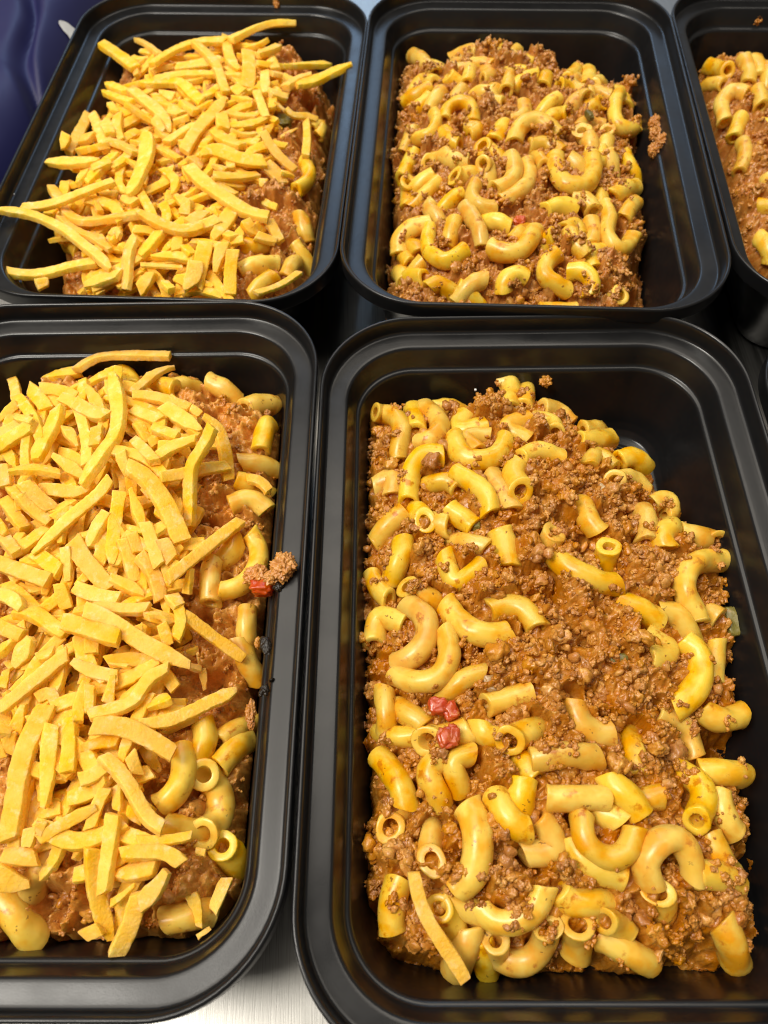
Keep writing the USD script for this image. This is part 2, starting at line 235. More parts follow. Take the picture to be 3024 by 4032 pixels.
# ---------------------------------------------------------------- where things lie, in each tray's own tenths of a millimetre
TRAY_LABELS = {'A': 'black plastic tray of beef macaroni without cheese, nearest on the right', 'B': 'black plastic tray of beef macaroni without cheese, behind on the right', 'C': 'black plastic tray heaped with shredded cheese, nearest on the left', 'D': 'black plastic tray heaped with shredded cheese, behind beside the navy bag', 'E': 'black plastic tray of beef macaroni cut off by the right edge', 'F': 'sliver of a black plastic tray, its rounded corner just inside the right edge'}
OUTLINES = {
 'A': ([(float(-61.2), float(8.4)), (float(-61.9), float(19.2)), (float(-61.0), float(32.4)), (float(-62.0), float(67.1)), (float(-62.3), float(90.3)), (float(-58.1), float(96.3)), (float(-41.8), float(93.8)), (float(-29.7), float(92.8)), (float(-10.9), float(103.4)), (float(2.0), float(97.7)), (float(16.8), float(90.7)), (float(28.0), float(80.9)), (float(28.1), float(79.7)), (float(34.8), float(73.9)), (float(42.9), float(70.3)), (float(45.3), float(54.5)), (float(49.6), float(47.9)), (float(56.9), float(37.7)), (float(67.0), float(34.5)), (float(67.9), float(20.1)), (float(67.0), float(11.5)), (float(65.4), float(0.5)), (float(56.8), float(-6.2)), (float(55.5), float(-14.5)), (float(57.7), float(-27.9)), (float(44.6), float(-35.9)), (float(42.0), float(-41.8)), (float(52.5), float(-46.4)), (float(50.6), float(-58.0)), (float(52.1), float(-62.8)), (float(45.4), float(-70.9)), (float(45.3), float(-80.6)), (float(43.6), float(-86.3)), (float(40.7), float(-91.8)), (float(32.9), float(-89.6)), (float(17.7), float(-93.6)), (float(15.4), float(-95.0)), (float(0.0), float(-91.8)), (float(-10.7), float(-95.4)), (float(-21.1), float(-96.8)), (float(-25.8), float(-93.6)), (float(-37.5), float(-95.7)), (float(-51.1), float(-91.0)), (float(-54.5), float(-86.2)), (float(-57.9), float(-76.7)), (float(-59.4), float(-65.9)), (float(-56.3), float(-64.1)), (float(-58.6), float(-52.6)), (float(-58.7), float(-40.1)), (float(-61.7), float(-28.3)), (float(-63.0), float(-10.7)), (float(-61.1), float(-0.1)), (float(-61.8), float(13.9))],
  [(float(-15.8), float(82.8), float(12.2), 4.0), (float(1.2), float(78.3), float(8.2), 3.0), (float(-39.3), float(58.7), float(5.1), 5.5), (float(-56.1), float(62.3), float(5.4), 3.0), (float(-54.9), float(51.6), float(5.3), 2.0), (float(-43.7), float(34.4), float(4.6), 3.0), (float(-42.3), float(25.4), float(4.0), 1.0), (float(13.7), float(62.8), float(11.8), 3.0), (float(6.6), float(49.6), float(13.0), 3.0), (float(-7.6), float(43.4), float(9.3), 2.0), (float(-21.2), float(43.5), float(6.2), 1.0), (float(-27.7), float(22.3), float(6.0), 2.0), (float(-20.4), float(13.7), float(12.2), 4.0), (float(-7.4), float(16.4), float(9.8), 4.0), (float(13.6), float(86.1), float(5.0), 2.0), (float(5.4), float(45.4), float(12.9), 3.0), (float(23.4), float(38.9), float(12.8), 3.0), (float(38.7), float(50.2), float(5.2), 2.0), (float(35.3), float(15.1), float(9.8), 3.0), (float(47.3), float(27.2), float(4.5), 3.0), (float(63.6), float(16.0), float(2.9), 3.0), (float(4.0), float(9.8), float(9.7), 4.0), (float(22.5), float(-1.2), float(11.8), 4.0), (float(-52.4), float(-4.8), float(5.2), 3.0), (float(-58.7), float(-20.0), float(3.7), 1.0), (float(-18.6), float(3.0), float(8.6), 3.0), (float(-10.0), float(-12.8), float(13.9), 4.0), (float(-17.9), float(-20.2), float(9.1), 4.0), (float(5.8), float(-2.5), float(14.2), 4.0), (float(-1.4), float(-22.8), float(13.6), 4.0), (float(-31.4), float(-50.1), float(4.3), 0.0), (float(-22.0), float(-43.6), float(6.5), 2.0), (float(-40.6), float(-56.5), float(8.4), 1.0), (float(-20.4), float(-52.3), float(4.2), 4.0), (float(1.4), float(-12.9), float(13.9), 4.0), (float(19.9), float(-18.0), float(13.7), 4.0), (float(27.0), float(-32.4), float(11.1), 3.0), (float(34.9), float(-39.3), float(6.5), 1.0), (float(1.7), float(-30.0), float(8.9), 1.0), (float(51.6), float(-10.6), float(4.2), 0.0), (float(12.8), float(-46.4), float(2.6), 4.0), (float(-38.9), float(-69.7), float(7.4), 4.0), (float(-20.2), float(-77.5), float(6.8), 4.5), (float(-23.7), float(-67.4), float(6.2), 1.0), (float(-51.8), float(-66.5), float(6.2), 1.0), (float(-45.8), float(-90.1), float(3.9), 0.0), (float(-6.4), float(-67.4), float(6.2), 2.0), (float(0.2), float(-77.5), float(6.0), 3.0), (float(14.3), float(-80.9), float(7.9), 2.0), (float(21.6), float(-86.5), float(7.8), 2.5), (float(37.1), float(-80.9), float(5.9), 3.0), (float(-11.8), float(-71.3), float(6.1), 1.0), (float(47.6), float(-62.7), float(2.9), 2.0)], (-27, -10, 22), 20),
 'B': ([(float(-61.2), float(2.1)), (float(-63.0), float(27.7)), (float(-59.1), float(50.5)), (float(-59.9), float(79.6)), (float(-55.3), float(97.2)), (float(-40.9), float(85.1)), (float(-33.5), float(92.5)), (float(-17.1), float(103.3)), (float(-8.1), float(109.9)), (float(1.2), float(102.6)), (float(7.6), float(99.6)), (float(25.3), float(92.7)), (float(25.6), float(78.6)), (float(34.3), float(89.8)), (float(46.6), float(73.2)), (float(49.5), float(67.4)), (float(54.7), float(75.3)), (float(61.8), float(68.7)), (float(62.1), float(50.8)), (float(64.7), float(39.9)), (float(62.6), float(31.0)), (float(56.9), float(22.2)), (float(59.3), float(1.5)), (float(55.0), float(-14.5)), (float(55.6), float(-13.3)), (float(56.0), float(-23.3)), (float(53.6), float(-45.3)), (float(45.4), float(-59.5)), (float(48.2), float(-68.8)), (float(43.3), float(-80.7)), (float(44.0), float(-87.0)), (float(40.8), float(-105.4)), (float(-53.8), float(-109.0)), (float(-55.7), float(-77.7)), (float(-59.3), float(-54.0)), (float(-56.1), float(-39.5)), (float(-58.0), float(-20.7))],
  [(float(-10.4), float(82.2), float(11.0), 5.0), (float(-2.2), float(70.5), float(8.1), 5.0), (float(-0.0), float(51.5), float(9.5), 5.0), (float(-13.4), float(67.3), float(5.4), 4.0), (float(-54.3), float(69.3), float(6.0), 2.0), (float(-50.9), float(34.7), float(4.7), 2.0), (float(-27.2), float(19.5), float(5.6), 2.5), (float(-14.0), float(28.5), float(6.2), 3.0), (float(-56.4), float(1.9), float(5.5), 1.0), (float(-45.1), float(3.8), float(3.0), 1.0), (float(-34.0), float(63.0), float(3.2), 2.0), (float(15.1), float(80.8), float(8.2), 4.0), (float(6.6), float(51.6), float(9.5), 4.0), (float(53.4), float(60.3), float(5.8), 4.0), (float(10.1), float(9.5), float(5.5), 2.0), (float(24.5), float(9.9), float(4.5), 1.0), (float(50.9), float(9.0), float(3.5), 3.0), (float(57.1), float(43.7), float(3.1), 3.0), (float(-26.9), float(-57.9), float(4.6), 4.0), (float(-26.8), float(-78.7), float(6.2), 1.0), (float(-48.2), float(-41.6), float(2.8), 1.0), (float(-36.9), float(-26.4), float(2.9), 0.0), (float(9.9), float(-26.5), float(5.7), 2.0), (float(5.2), float(-44.9), float(5.5), 3.0), (float(22.3), float(-37.9), float(4.7), 3.0), (float(41.3), float(-12.5), float(3.9), 2.0), (float(37.1), float(-73.2), float(8.8), 3.0), (float(37.1), float(-82.8), float(3.5), 2.0), (float(16.6), float(-68.7), float(2.7), 4.0), (float(10.0), float(-87.6), float(3.5), 3.0), (float(-3.3), float(-84.9), float(4.8), 2.0)], (-28, -12, 18), 21),
 'C': ([(float(-68.6), float(81.0)), (float(-50.7), float(82.3)), (float(-37.6), float(100.1)), (float(-21.8), float(108.8)), (float(12.4), float(109.1)), (float(36.0), float(95.8)), (float(48.8), float(84.7)), (float(51.7), float(85.5)), (float(59.7), float(73.7)), (float(60.4), float(53.4)), (float(61.1), float(33.6)), (float(60.1), float(19.9)), (float(65.1), float(8.3)), (float(59.2), float(-2.7)), (float(57.8), float(-9.9)), (float(57.2), float(-51.7)), (float(58.2), float(-75.4)), (float(57.7), float(-83.5)), (float(55.9), float(-87.4)), (float(44.1), float(-95.7)), (float(35.6), float(-95.7)), (float(20.9), float(-96.5)), (float(8.7), float(-99.1)), (float(-4.2), float(-98.4)), (float(-17.0), float(-98.4))],
  [(float(27.3), float(88.7), float(6.3), 2.0), (float(47.4), float(74.2), float(5.6), 2.0), (float(40.3), float(37.6), float(4.7), 2.0), (float(54.8), float(35.5), float(4.2), 3.0), (float(42.0), float(-21.0), float(5.1), 1.0), (float(59.3), float(7.6), float(3.0), 4.0), (float(53.8), float(-39.3), float(4.0), 1.0), (float(48.5), float(-7.9), float(2.4), 2.0), (float(49.0), float(-65.6), float(3.4), 2.5), (float(14.1), float(-87.7), float(6.1), 1.0), (float(11.7), float(-95.9), float(4.8), 1.0), (float(45.6), float(-89.6), float(3.6), 1.0), (float(49.2), float(-81.1), float(2.5), 1.0), (float(31.6), float(-57.4), float(3.0), 1.0), (float(29.9), float(-71.8), float(2.5), 0.0), (float(56.1), float(-81.5), float(2.5), 2.0)], (-26, -13, 20), 22),
 'D': ([(float(-46.0), float(-101.5)), (float(-49.9), float(-87.4)), (float(-51.0), float(-66.9)), (float(-56.1), float(-56.4)), (float(-67.1), float(-36.1)), (float(-67.0), float(-5.6)), (float(-72.3), float(43.8)), (float(-65.5), float(73.4)), (float(-43.2), float(98.1)), (float(-22.2), float(116.2)), (float(17.3), float(119.7)), (float(33.2), float(106.1)), (float(52.9), float(76.5)), (float(57.0), float(48.6)), (float(57.1), float(27.5)), (float(59.2), float(-11.5)), (float(58.0), float(-24.1)), (float(57.9), float(-45.8)), (float(57.5), float(-62.4)), (float(57.5), float(-72.7)), (float(54.4), float(-97.0))],
  [(float(31.2), float(93.2), float(5.1), 2.0), (float(49.2), float(53.3), float(7.3), 2.0), (float(32.1), float(34.6), float(6.0), 1.0), (float(44.0), float(14.5), float(5.8), 1.0), (float(40.9), float(-29.4), float(5.5), 1.0), (float(49.9), float(-30.9), float(4.4), 2.0), (float(49.6), float(-52.2), float(5.3), 1.0), (float(56.6), float(-64.1), float(3.1), 0.0), (float(44.6), float(-66.2), float(3.1), 0.0), (float(20.6), float(-87.9), float(4.0), 1.0), (float(37.1), float(-82.8), float(3.0), 0.0), (float(44.9), float(10.9), float(4.0), 1.0)], (-27, -12, 20), 23),
 'E': ([(float(-44.3), float(-67.4)), (float(-50.7), float(-56.9)), (float(-53.6), float(-37.1)), (float(-53.4), float(-6.8)), (float(-52.5), float(18.3)), (float(-52.6), float(41.8)), (float(-51.8), float(66.7)), (float(-51.8), float(90.2)), (float(-46.7), float(92.6)), (float(-33.5), float(93.6)), (float(-21.3), float(89.9)), (float(-9.1), float(86.2)), (float(10.5), float(79.0)), (float(-12.3), float(-66.5))],
  [(float(-38.4), float(65.0), float(4.0), 1.0), (float(-42.0), float(38.8), float(3.9), 2.0), (float(-36.7), float(20.9), float(5.7), 2.0), (float(-44.0), float(-1.5), float(3.7), 2.0), (float(-54.6), float(7.7), float(3.0), 0.0), (float(-48.0), float(-30.5), float(5.2), 2.0), (float(-54.7), float(-48.4), float(1.6), 0.0)], (-27, -14, 18), 24)}
BEEF = [('A', 'crumbly brown ground beef in sauce around the macaroni of the front right tray', 3400), ('B', 'crumbly brown ground beef in sauce around the macaroni of the back right tray', 2800), ('C', 'ground beef in sauce under the cheese of the front left tray', 1500), ('D', 'ground beef in sauce under the cheese of the back left tray', 1200), ('E', 'ground beef in sauce around the macaroni of the far right tray', 1500)]
PASTA = [
('A', 39, [-580, 873, -201, -552, 881, -221, -529, 867, -210, -480, 777, -184, -487, 710, -197, -496, 651, -223], 'hollow-ended U-shaped macaroni open to the front, far left back end of front right tray', 'macaroni in the front right tray'),
('A', 42, [-394, 931, -252, -351, 836, -188, -341, 745, -152, -380, 686, -138, -402, 688, -154], 'U-shaped macaroni open to the back, far left back end of front right tray', 'macaroni in the front right tray'),
('A', 40, [-338, 945, -280, -304, 949, -280, -218, 957, -341], 'straight macaroni lying crosswise, left back end of front right tray', 'macaroni in the front right tray'),
('A', 42, [-287, 705, -151, -273, 619, -120, -210, 579, -112, -138, 605, -112, -100, 681, -125], 'U-shaped macaroni open to the back, left back end of front right tray', 'macaroni in the front right tray'),
('A', 42, [-334, 610, -126, -399, 619, -132, -441, 572, -146, -456, 510, -161, -457, 447, -172], 'elbow macaroni open to the right, far left back of front right tray', 'macaroni in the front right tray'),
('A', 38, [-284, 474, -138, -310, 510, -142, -352, 516, -152, -390, 521, -187], 'elbow macaroni open to the front, far left back of front right tray', 'macaroni in the front right tray'),
('A', 38, [-288, 532, -118, -239, 481, -99, -191, 415, -93, -183, 360, -103], 'straight macaroni slanting leftward, left back of front right tray, third from front', 'macaroni in the front right tray'),
('A', 44, [-77, 430, -75, -78, 459, -96, -89, 513, -112, -69, 575, -118], 'hollow-ended straight macaroni lying lengthwise, centre back of front right tray', 'macaroni in the front right tray'),
('A', 39, [-62, 589, -119, 3, 628, -129, 88, 615, -151], 'straight macaroni lying crosswise, centre back end of front right tray', 'macaroni in the front right tray'),
('A', 39, [-86, 1036, -238, -51, 1030, -228, -53, 958, -216, -62, 875, -195], 'elbow macaroni open to the front, centre back end of front right tray', 'macaroni in the front right tray'),
('A', 45, [18, 1008, -259, -12, 885, -209], 'straight macaroni lying lengthwise, centre back end of front right tray', 'macaroni in the front right tray'),
('A', 41, [-473, 413, -189, -533, 368, -207, -577, 320, -254], 'straight macaroni slanting rightward, far left back of front right tray', 'macaroni in the front right tray'),
('A', 44, [-404, 346, -123, -410, 369, -150, -430, 411, -187, -440, 432, -226], 'hollow-ended straight macaroni slanting leftward, far left back of front right tray', 'macaroni in the front right tray'),
('A', 41, [-322, 331, -145, -358, 348, -153, -425, 379, -220], 'straight macaroni slanting leftward, far left back of front right tray', 'macaroni in the front right tray'),
('A', 42, [-480, 293, -182, -491, 231, -176, -507, 193, -194, -515, 174, -219], 'straight macaroni lying lengthwise, far left back of front right tray', 'macaroni in the front right tray'),
('A', 39, [-587, 204, -250, -565, 134, -225, -529, 90, -215], 'straight macaroni slanting leftward, far left middle of front right tray', 'macaroni in the front right tray'),
('A', 42, [-470, 108, -145, -447, 110, -178, -412, 91, -182, -370, 70, -220], 'hollow-ended straight macaroni lying crosswise, far left middle of front right tray', 'macaroni in the front right tray'),
('A', 44, [172, 292, -115, 150, 324, -110, 139, 380, -123, 134, 410, -152], 'straight macaroni lying lengthwise, right back of front right tray', 'macaroni in the front right tray'),
('A', 41, [15, 180, -92, 69, 121, -73, 144, 91, -80, 206, 87, -97], 'straight macaroni slanting leftward, centre middle of front right tray', 'macaroni in the front right tray'),
('A', 43, [24, 279, -96, 13, 261, -116, -15, 216, -213], 'straight macaroni slanting rightward, centre back of front right tray', 'macaroni in the front right tray'),
('A', 43, [-204, 237, -137, -243, 257, -142, -308, 291, -202], 'straight macaroni slanting leftward, left back of front right tray, first from front', 'macaroni in the front right tray'),
('A', 38, [264, 500, -119, 282, 516, -146, 348, 552, -206, 404, 519, -249], 'hollow-ended elbow macaroni open to the front, right back of front right tray', 'macaroni in the front right tray'),
('A', 43, [206, 776, -211, 277, 819, -270, 295, 830, -302], 'straight macaroni slanting rightward, right back end of front right tray, farther one', 'macaroni in the front right tray'),
('A', 42, [175, 713, -181, 241, 733, -210, 319, 782, -270], 'straight macaroni slanting rightward, right back end of front right tray, nearer one', 'macaroni in the front right tray'),
('A', 40, [317, 629, -191, 369, 651, -204, 411, 646, -238, 425, 645, -262], 'straight macaroni lying crosswise, far right back end of front right tray', 'macaroni in the front right tray'),
('A', 38, [413, 453, -205, 466, 472, -227, 480, 445, -235, 453, 419, -234], 'U-shaped macaroni open to the left, far right back of front right tray', 'macaroni in the front right tray'),
('A', 44, [612, 304, -218, 590, 323, -239, 557, 317, -219, 488, 331, -210], 'hollow-ended straight macaroni lying crosswise, far right back of front right tray', 'macaroni in the front right tray'),
('A', 41, [404, 249, -155, 396, 287, -150, 433, 327, -169, 452, 349, -201], 'elbow macaroni open to the right, far right back of front right tray', 'macaroni in the front right tray'),
('A', 43, [662, 247, -259, 577, 224, -211, 466, 169, -145, 426, 90, -130, 446, 30, -152, 466, -12, -179], 'elbow macaroni open to the right, far right middle of front right tray', 'macaroni in the front right tray'),
('A', 44, [542, 8, -202, 520, 33, -211, 471, 90, -285], 'straight macaroni slanting leftward, far right middle of front right tray, right one', 'macaroni in the front right tray'),
('A', 43, [217, 44, -132, 271, 17, -131, 326, -16, -155], 'straight macaroni slanting leftward, right middle of front right tray', 'macaroni in the front right tray'),
('A', 44, [352, 13, -159, 390, 7, -160, 417, -25, -172, 443, -55, -214], 'straight macaroni slanting leftward, far right middle of front right tray, left one', 'macaroni in the front right tray'),
('A', 40, [194, 221, -87, 196, 214, -126, 192, 188, -176, 190, 175, -218], 'hollow-ended straight macaroni lying lengthwise, right back of front right tray', 'macaroni in the front right tray'),
('A', 44, [341, 273, -156, 356, 327, -157, 358, 382, -168, 359, 403, -187], 'straight macaroni lying lengthwise, far right back of front right tray', 'macaroni in the front right tray'),
('A', 41, [-468, 60, -177, -415, -5, -137, -412, -78, -136, -456, -128, -151, -500, -143, -180], 'U-shaped macaroni open to the left, far left middle of front right tray', 'macaroni in the front right tray'),
('A', 45, [-349, -51, -140, -344, -140, -118, -374, -201, -125, -435, -214, -143, -495, -183, -178], 'U-shaped macaroni open to the back, far left middle of front right tray', 'macaroni in the front right tray'),
('A', 44, [-344, 42, -150, -313, -18, -133, -264, -63, -114, -203, -77, -116, -153, -66, -121], 'elbow macaroni open to the back, left middle of front right tray, nearer one', 'macaroni in the front right tray'),
('A', 38, [-544, -219, -202, -539, -276, -189, -539, -328, -206, -539, -347, -225], 'straight macaroni lying lengthwise, far left front of front right tray', 'macaroni in the front right tray'),
('A', 39, [-456, -369, -192, -493, -368, -197, -530, -351, -225, -557, -340, -270], 'straight macaroni lying crosswise, far left front of front right tray', 'macaroni in the front right tray'),
('A', 39, [-423, -337, -177, -455, -313, -176, -487, -289, -196, -514, -268, -240], 'straight macaroni slanting leftward, far left front of front right tray, farther one', 'macaroni in the front right tray'),
('A', 45, [-417, -398, -124, -393, -387, -148, -356, -379, -154, -283, -359, -147], 'hollow-ended straight macaroni lying crosswise, far left front of front right tray', 'macaroni in the front right tray'),
('A', 41, [-259, -342, -127, -246, -378, -125, -219, -385, -131, -168, -399, -181], 'elbow macaroni open to the right, left front of front right tray, farther one', 'macaroni in the front right tray'),
('A', 42, [-183, -409, -73, -164, -395, -106, -118, -367, -135, -98, -355, -166], 'hollow-ended straight macaroni slanting rightward, left front of front right tray', 'macaroni in the front right tray'),
('A', 40, [-252, -195, -133, -295, -210, -129, -332, -233, -147, -358, -249, -182], 'straight macaroni slanting rightward, left front of front right tray', 'macaroni in the front right tray'),
('A', 41, [-558, -422, -237, -521, -470, -203, -494, -517, -180, -482, -558, -188], 'straight macaroni slanting leftward, far left front of front right tray, nearer one', 'macaroni in the front right tray'),
('A', 40, [-377, -445, -154, -414, -480, -155, -397, -521, -162, -385, -552, -191], 'elbow macaroni open to the right, far left front of front right tray', 'macaroni in the front right tray'),
('A', 40, [-289, -433, -133, -343, -459, -134, -330, -498, -153, -324, -519, -180], 'elbow macaroni open to the right, left front of front right tray, nearer one', 'macaroni in the front right tray'),
('A', 42, [-123, -459, -99, -59, -450, -83, 7, -447, -89, 68, -448, -112], 'straight macaroni lying crosswise, centre front of front right tray, farther one', 'macaroni in the front right tray'),
('A', 42, [-111, -504, -124, -133, -473, -132, -175, -412, -200], 'straight macaroni slanting leftward, left front of front right tray', 'macaroni in the front right tray'),
('A', 44, [-88, -560, -111, -11, -560, -102, 72, -561, -111], 'straight macaroni lying crosswise, centre front of front right tray, nearer one', 'macaroni in the front right tray'),
('A', 43, [-528, -623, -199, -523, -601, -232, -495, -566, -244, -471, -536, -281], 'hollow-ended straight macaroni slanting rightward, far left front end of front right tray', 'macaroni in the front right tray'),
('A', 44, [-228, -558, -125, -208, -605, -105, -176, -636, -109, -150, -639, -120], 'elbow macaroni open to the back, left front end of front right tray, farther one', 'macaroni in the front right tray'),
('A', 44, [-151, -506, -113, -159, -547, -117, -173, -623, -177], 'straight macaroni lying lengthwise, left front of front right tray', 'macaroni in the front right tray'),
('A', 45, [402, -76, -170, 436, -113, -166, 438, -173, -167, 400, -241, -165, 337, -290, -173], 'elbow macaroni open to the left, far right middle of front right tray', 'macaroni in the front right tray'),
('A', 43, [434, -285, -224, 483, -308, -230, 567, -288, -253], 'straight macaroni lying crosswise, far right front of front right tray, farther one', 'macaroni in the front right tray'),
('A', 39, [89, -502, -114, 114, -542, -101, 149, -570, -104, 170, -600, -121], 'straight macaroni slanting leftward, right front of front right tray', 'macaroni in the front right tray'),
('A', 44, [318, -464, -202, 357, -491, -200, 373, -542, -174, 340, -597, -154, 323, -617, -129], 'hollow-ended elbow macaroni open to the left, far right front of front right tray', 'macaroni in the front right tray'),
('A', 45, [400, -469, -222, 450, -471, -212, 505, -471, -237, 523, -470, -260], 'straight macaroni lying crosswise, far right front of front right tray, nearer one', 'macaroni in the front right tray'),
('A', 44, [421, -525, -200, 423, -585, -193, 454, -634, -226], 'straight macaroni lying lengthwise, far right front end of front right tray', 'macaroni in the front right tray'),
('A', 42, [253, -546, -154, 212, -554, -154, 133, -570, -211], 'straight macaroni lying crosswise, right front of front right tray', 'macaroni in the front right tray'),
('A', 43, [117, -613, -139, 79, -595, -148, 15, -565, -214], 'straight macaroni slanting leftward, centre front end of front right tray', 'macaroni in the front right tray'),
('A', 39, [184, -491, -154, 189, -438, -158, 196, -369, -211], 'straight macaroni lying lengthwise, right front of front right tray', 'macaroni in the front right tray'),
('A', 44, [-309, -573, -141, -289, -637, -117, -288, -699, -120, -306, -750, -140, -352, -781, -168], 'elbow macaroni open to the left, left front end of front right tray, left one', 'macaroni in the front right tray'),
('A', 42, [-413, -716, -135, -420, -701, -172, -409, -653, -199, -403, -628, -235], 'hollow-ended straight macaroni lying lengthwise, far left front end of front right tray', 'macaroni in the front right tray'),
('A', 40, [-286, -828, -192, -251, -858, -185, -193, -862, -167, -139, -830, -153, -112, -783, -149], 'elbow macaroni open to the back, left front end of front right tray, nearer one', 'macaroni in the front right tray'),
('A', 38, [-246, -906, -207, -242, -916, -241, -234, -939, -284, -181, -957, -285, -124, -928, -258, -109, -889, -212, -107, -876, -178], 'hollow-ended U-shaped macaroni open to the back, left front end of front right tray', 'macaroni in the front right tray'),
('A', 44, [-29, -869, -178, -23, -878, -212, -17, -903, -259, -22, -935, -296], 'hollow-ended straight macaroni lying lengthwise, centre front end of front right tray', 'macaroni in the front right tray'),
('A', 45, [-506, -762, -223, -523, -818, -234, -520, -881, -261], 'straight macaroni lying lengthwise, far left front end of front right tray, left one', 'macaroni in the front right tray'),
('A', 38, [-397, -832, -159, -376, -841, -191, -352, -885, -241, -346, -896, -267], 'hollow-ended straight macaroni slanting leftward, far left front end of front right tray', 'macaroni in the front right tray'),
('A', 44, [-317, -878, -225, -325, -911, -232, -337, -939, -262, -348, -966, -318], 'straight macaroni lying lengthwise, far left front end of front right tray, right one', 'macaroni in the front right tray'),
('A', 41, [-290, -889, -234, -277, -928, -272, -264, -966, -345], 'straight macaroni lying lengthwise, left front end of front right tray', 'macaroni in the front right tray'),
('A', 39, [-389, -802, -189, -339, -824, -196, -294, -842, -208, -270, -851, -233], 'straight macaroni lying crosswise, left front end of front right tray', 'macaroni in the front right tray'),
('A', 40, [3, -613, -121, 7, -672, -118, 50, -710, -127, 103, -703, -122, 132, -672, -119, 147, -637, -123], 'U-shaped macaroni open to the back, centre front end of front right tray', 'macaroni in the front right tray'),
('A', 43, [177, -771, -161, 164, -721, -128, 205, -673, -113, 261, -664, -127, 291, -704, -144, 297, -752, -165], 'U-shaped macaroni open to the front, right front end of front right tray', 'macaroni in the front right tray'),
('A', 44, [302, -748, -164, 365, -751, -182, 424, -766, -227], 'straight macaroni lying crosswise, far right front end of front right tray', 'macaroni in the front right tray'),
('A', 38, [376, -647, -197, 390, -694, -204, 431, -741, -242], 'straight macaroni slanting leftward, far right front end of front right tray, farther one', 'macaroni in the front right tray'),
('A', 42, [190, -794, -149, 206, -805, -184, 214, -827, -224, 219, -842, -275], 'hollow-ended straight macaroni slanting leftward, right front end of front right tray', 'macaroni in the front right tray'),
('A', 38, [-27, -668, -154, -5, -712, -145, 51, -745, -154, 109, -759, -165], 'elbow macaroni open to the right, centre front end of front right tray', 'macaroni in the front right tray'),
('A', 43, [-77, -788, -187, -38, -813, -192, 21, -813, -194, 48, -813, -214], 'straight macaroni lying crosswise, centre front end of front right tray', 'macaroni in the front right tray'),
('A', 40, [44, -860, -171, 69, -863, -203, 126, -896, -253], 'hollow-ended straight macaroni slanting leftward, centre front end of front right tray', 'macaroni in the front right tray'),
('A', 44, [54, -903, -250, 96, -925, -248, 147, -946, -267, 168, -955, -292], 'straight macaroni slanting leftward, right front end of front right tray', 'macaroni in the front right tray'),
('A', 45, [374, -860, -227, 386, -893, -234, 401, -917, -258, 419, -946, -315], 'straight macaroni slanting leftward, far right front end of front right tray, nearer one', 'macaroni in the front right tray'),
('B', 41, [-537, 912, -232, -478, 740, -170, -420, 625, -159], 'straight macaroni lying lengthwise, far left back end of back right tray', 'macaroni in the back right tray'),
('B', 45, [-318, 907, -244, -257, 888, -205, -191, 851, -178], 'straight macaroni slanting leftward, left back end of back right tray, farther one', 'macaroni in the back right tray'),
('B', 40, [-354, 576, -141, -325, 564, -156, -265, 539, -239], 'straight macaroni lying crosswise, left back of back right tray, farther one', 'macaroni in the back right tray'),
('B', 38, [-568, 487, -237, -508, 481, -187, -449, 510, -170], 'straight macaroni lying crosswise, far left back of back right tray', 'macaroni in the back right tray'),
('B', 42, [-389, 447, -159, -429, 349, -167, -439, 325, -187], 'straight macaroni lying lengthwise, far left back of back right tray', 'macaroni in the back right tray'),
('B', 38, [-359, 207, -148, -345, 274, -124, -289, 295, -109, -237, 251, -108, -225, 171, -128], 'U-shaped macaroni open to the front, left back of back right tray', 'macaroni in the back right tray'),
('B', 39, [-417, 281, -163, -405, 165, -144, -439, 87, -149, -496, 110, -181], 'U-shaped macaroni open to the back, far left middle of back right tray', 'macaroni in the back right tray'),
('B', 41, [-367, 116, -150, -321, 23, -131, -290, 0, -137], 'straight macaroni slanting leftward, left middle of back right tray, farther one', 'macaroni in the back right tray'),
('B', 42, [-256, 491, -134, -239, 605, -140, -237, 624, -154], 'straight macaroni lying lengthwise, left back end of back right tray', 'macaroni in the back right tray'),
('B', 39, [-271, 465, -146, -303, 416, -150, -338, 362, -200], 'straight macaroni slanting rightward, left back of back right tray', 'macaroni in the back right tray'),
('B', 38, [-135, 409, -122, -187, 423, -136, -244, 438, -196], 'straight macaroni lying crosswise, left back of back right tray, nearer one', 'macaroni in the back right tray'),
('B', 44, [-68, 387, -108, -46, 550, -128], 'straight macaroni lying lengthwise, centre back of back right tray', 'macaroni in the back right tray'),
('B', 40, [-433, -135, -138, -422, -101, -155, -378, -59, -177, -361, -42, -203], 'hollow-ended straight macaroni slanting rightward, far left middle of back right tray', 'macaroni in the back right tray'),
('B', 45, [-365, -74, -143, -310, -141, -123, -251, -153, -124], 'straight macaroni slanting leftward, left middle of back right tray, nearer one', 'macaroni in the back right tray'),
('B', 44, [-189, -63, -98, -160, -54, -124, -112, -102, -130, -94, -120, -150], 'hollow-ended elbow macaroni open to the front, left middle of back right tray', 'macaroni in the back right tray'),
('B', 40, [-188, -209, -89, -168, -187, -115, -157, -221, -145, -149, -247, -191], 'hollow-ended U-shaped macaroni open to the front, left front of back right tray', 'macaroni in the back right tray'),
('B', 41, [-317, -254, -119, -288, -233, -138, -230, -212, -142, -202, -202, -166], 'hollow-ended straight macaroni slanting rightward, left front of back right tray', 'macaroni in the back right tray'),
('B', 41, [12, -155, -118, 23, -253, -118, -30, -373, -107, -91, -415, -121], 'elbow macaroni open to the left, centre front of back right tray', 'macaroni in the back right tray'),
('B', 42, [-57, -132, -107, -47, -246, -92, -77, -327, -99, -138, -353, -114], 'elbow macaroni open to the back, centre front of back right tray', 'macaroni in the back right tray'),
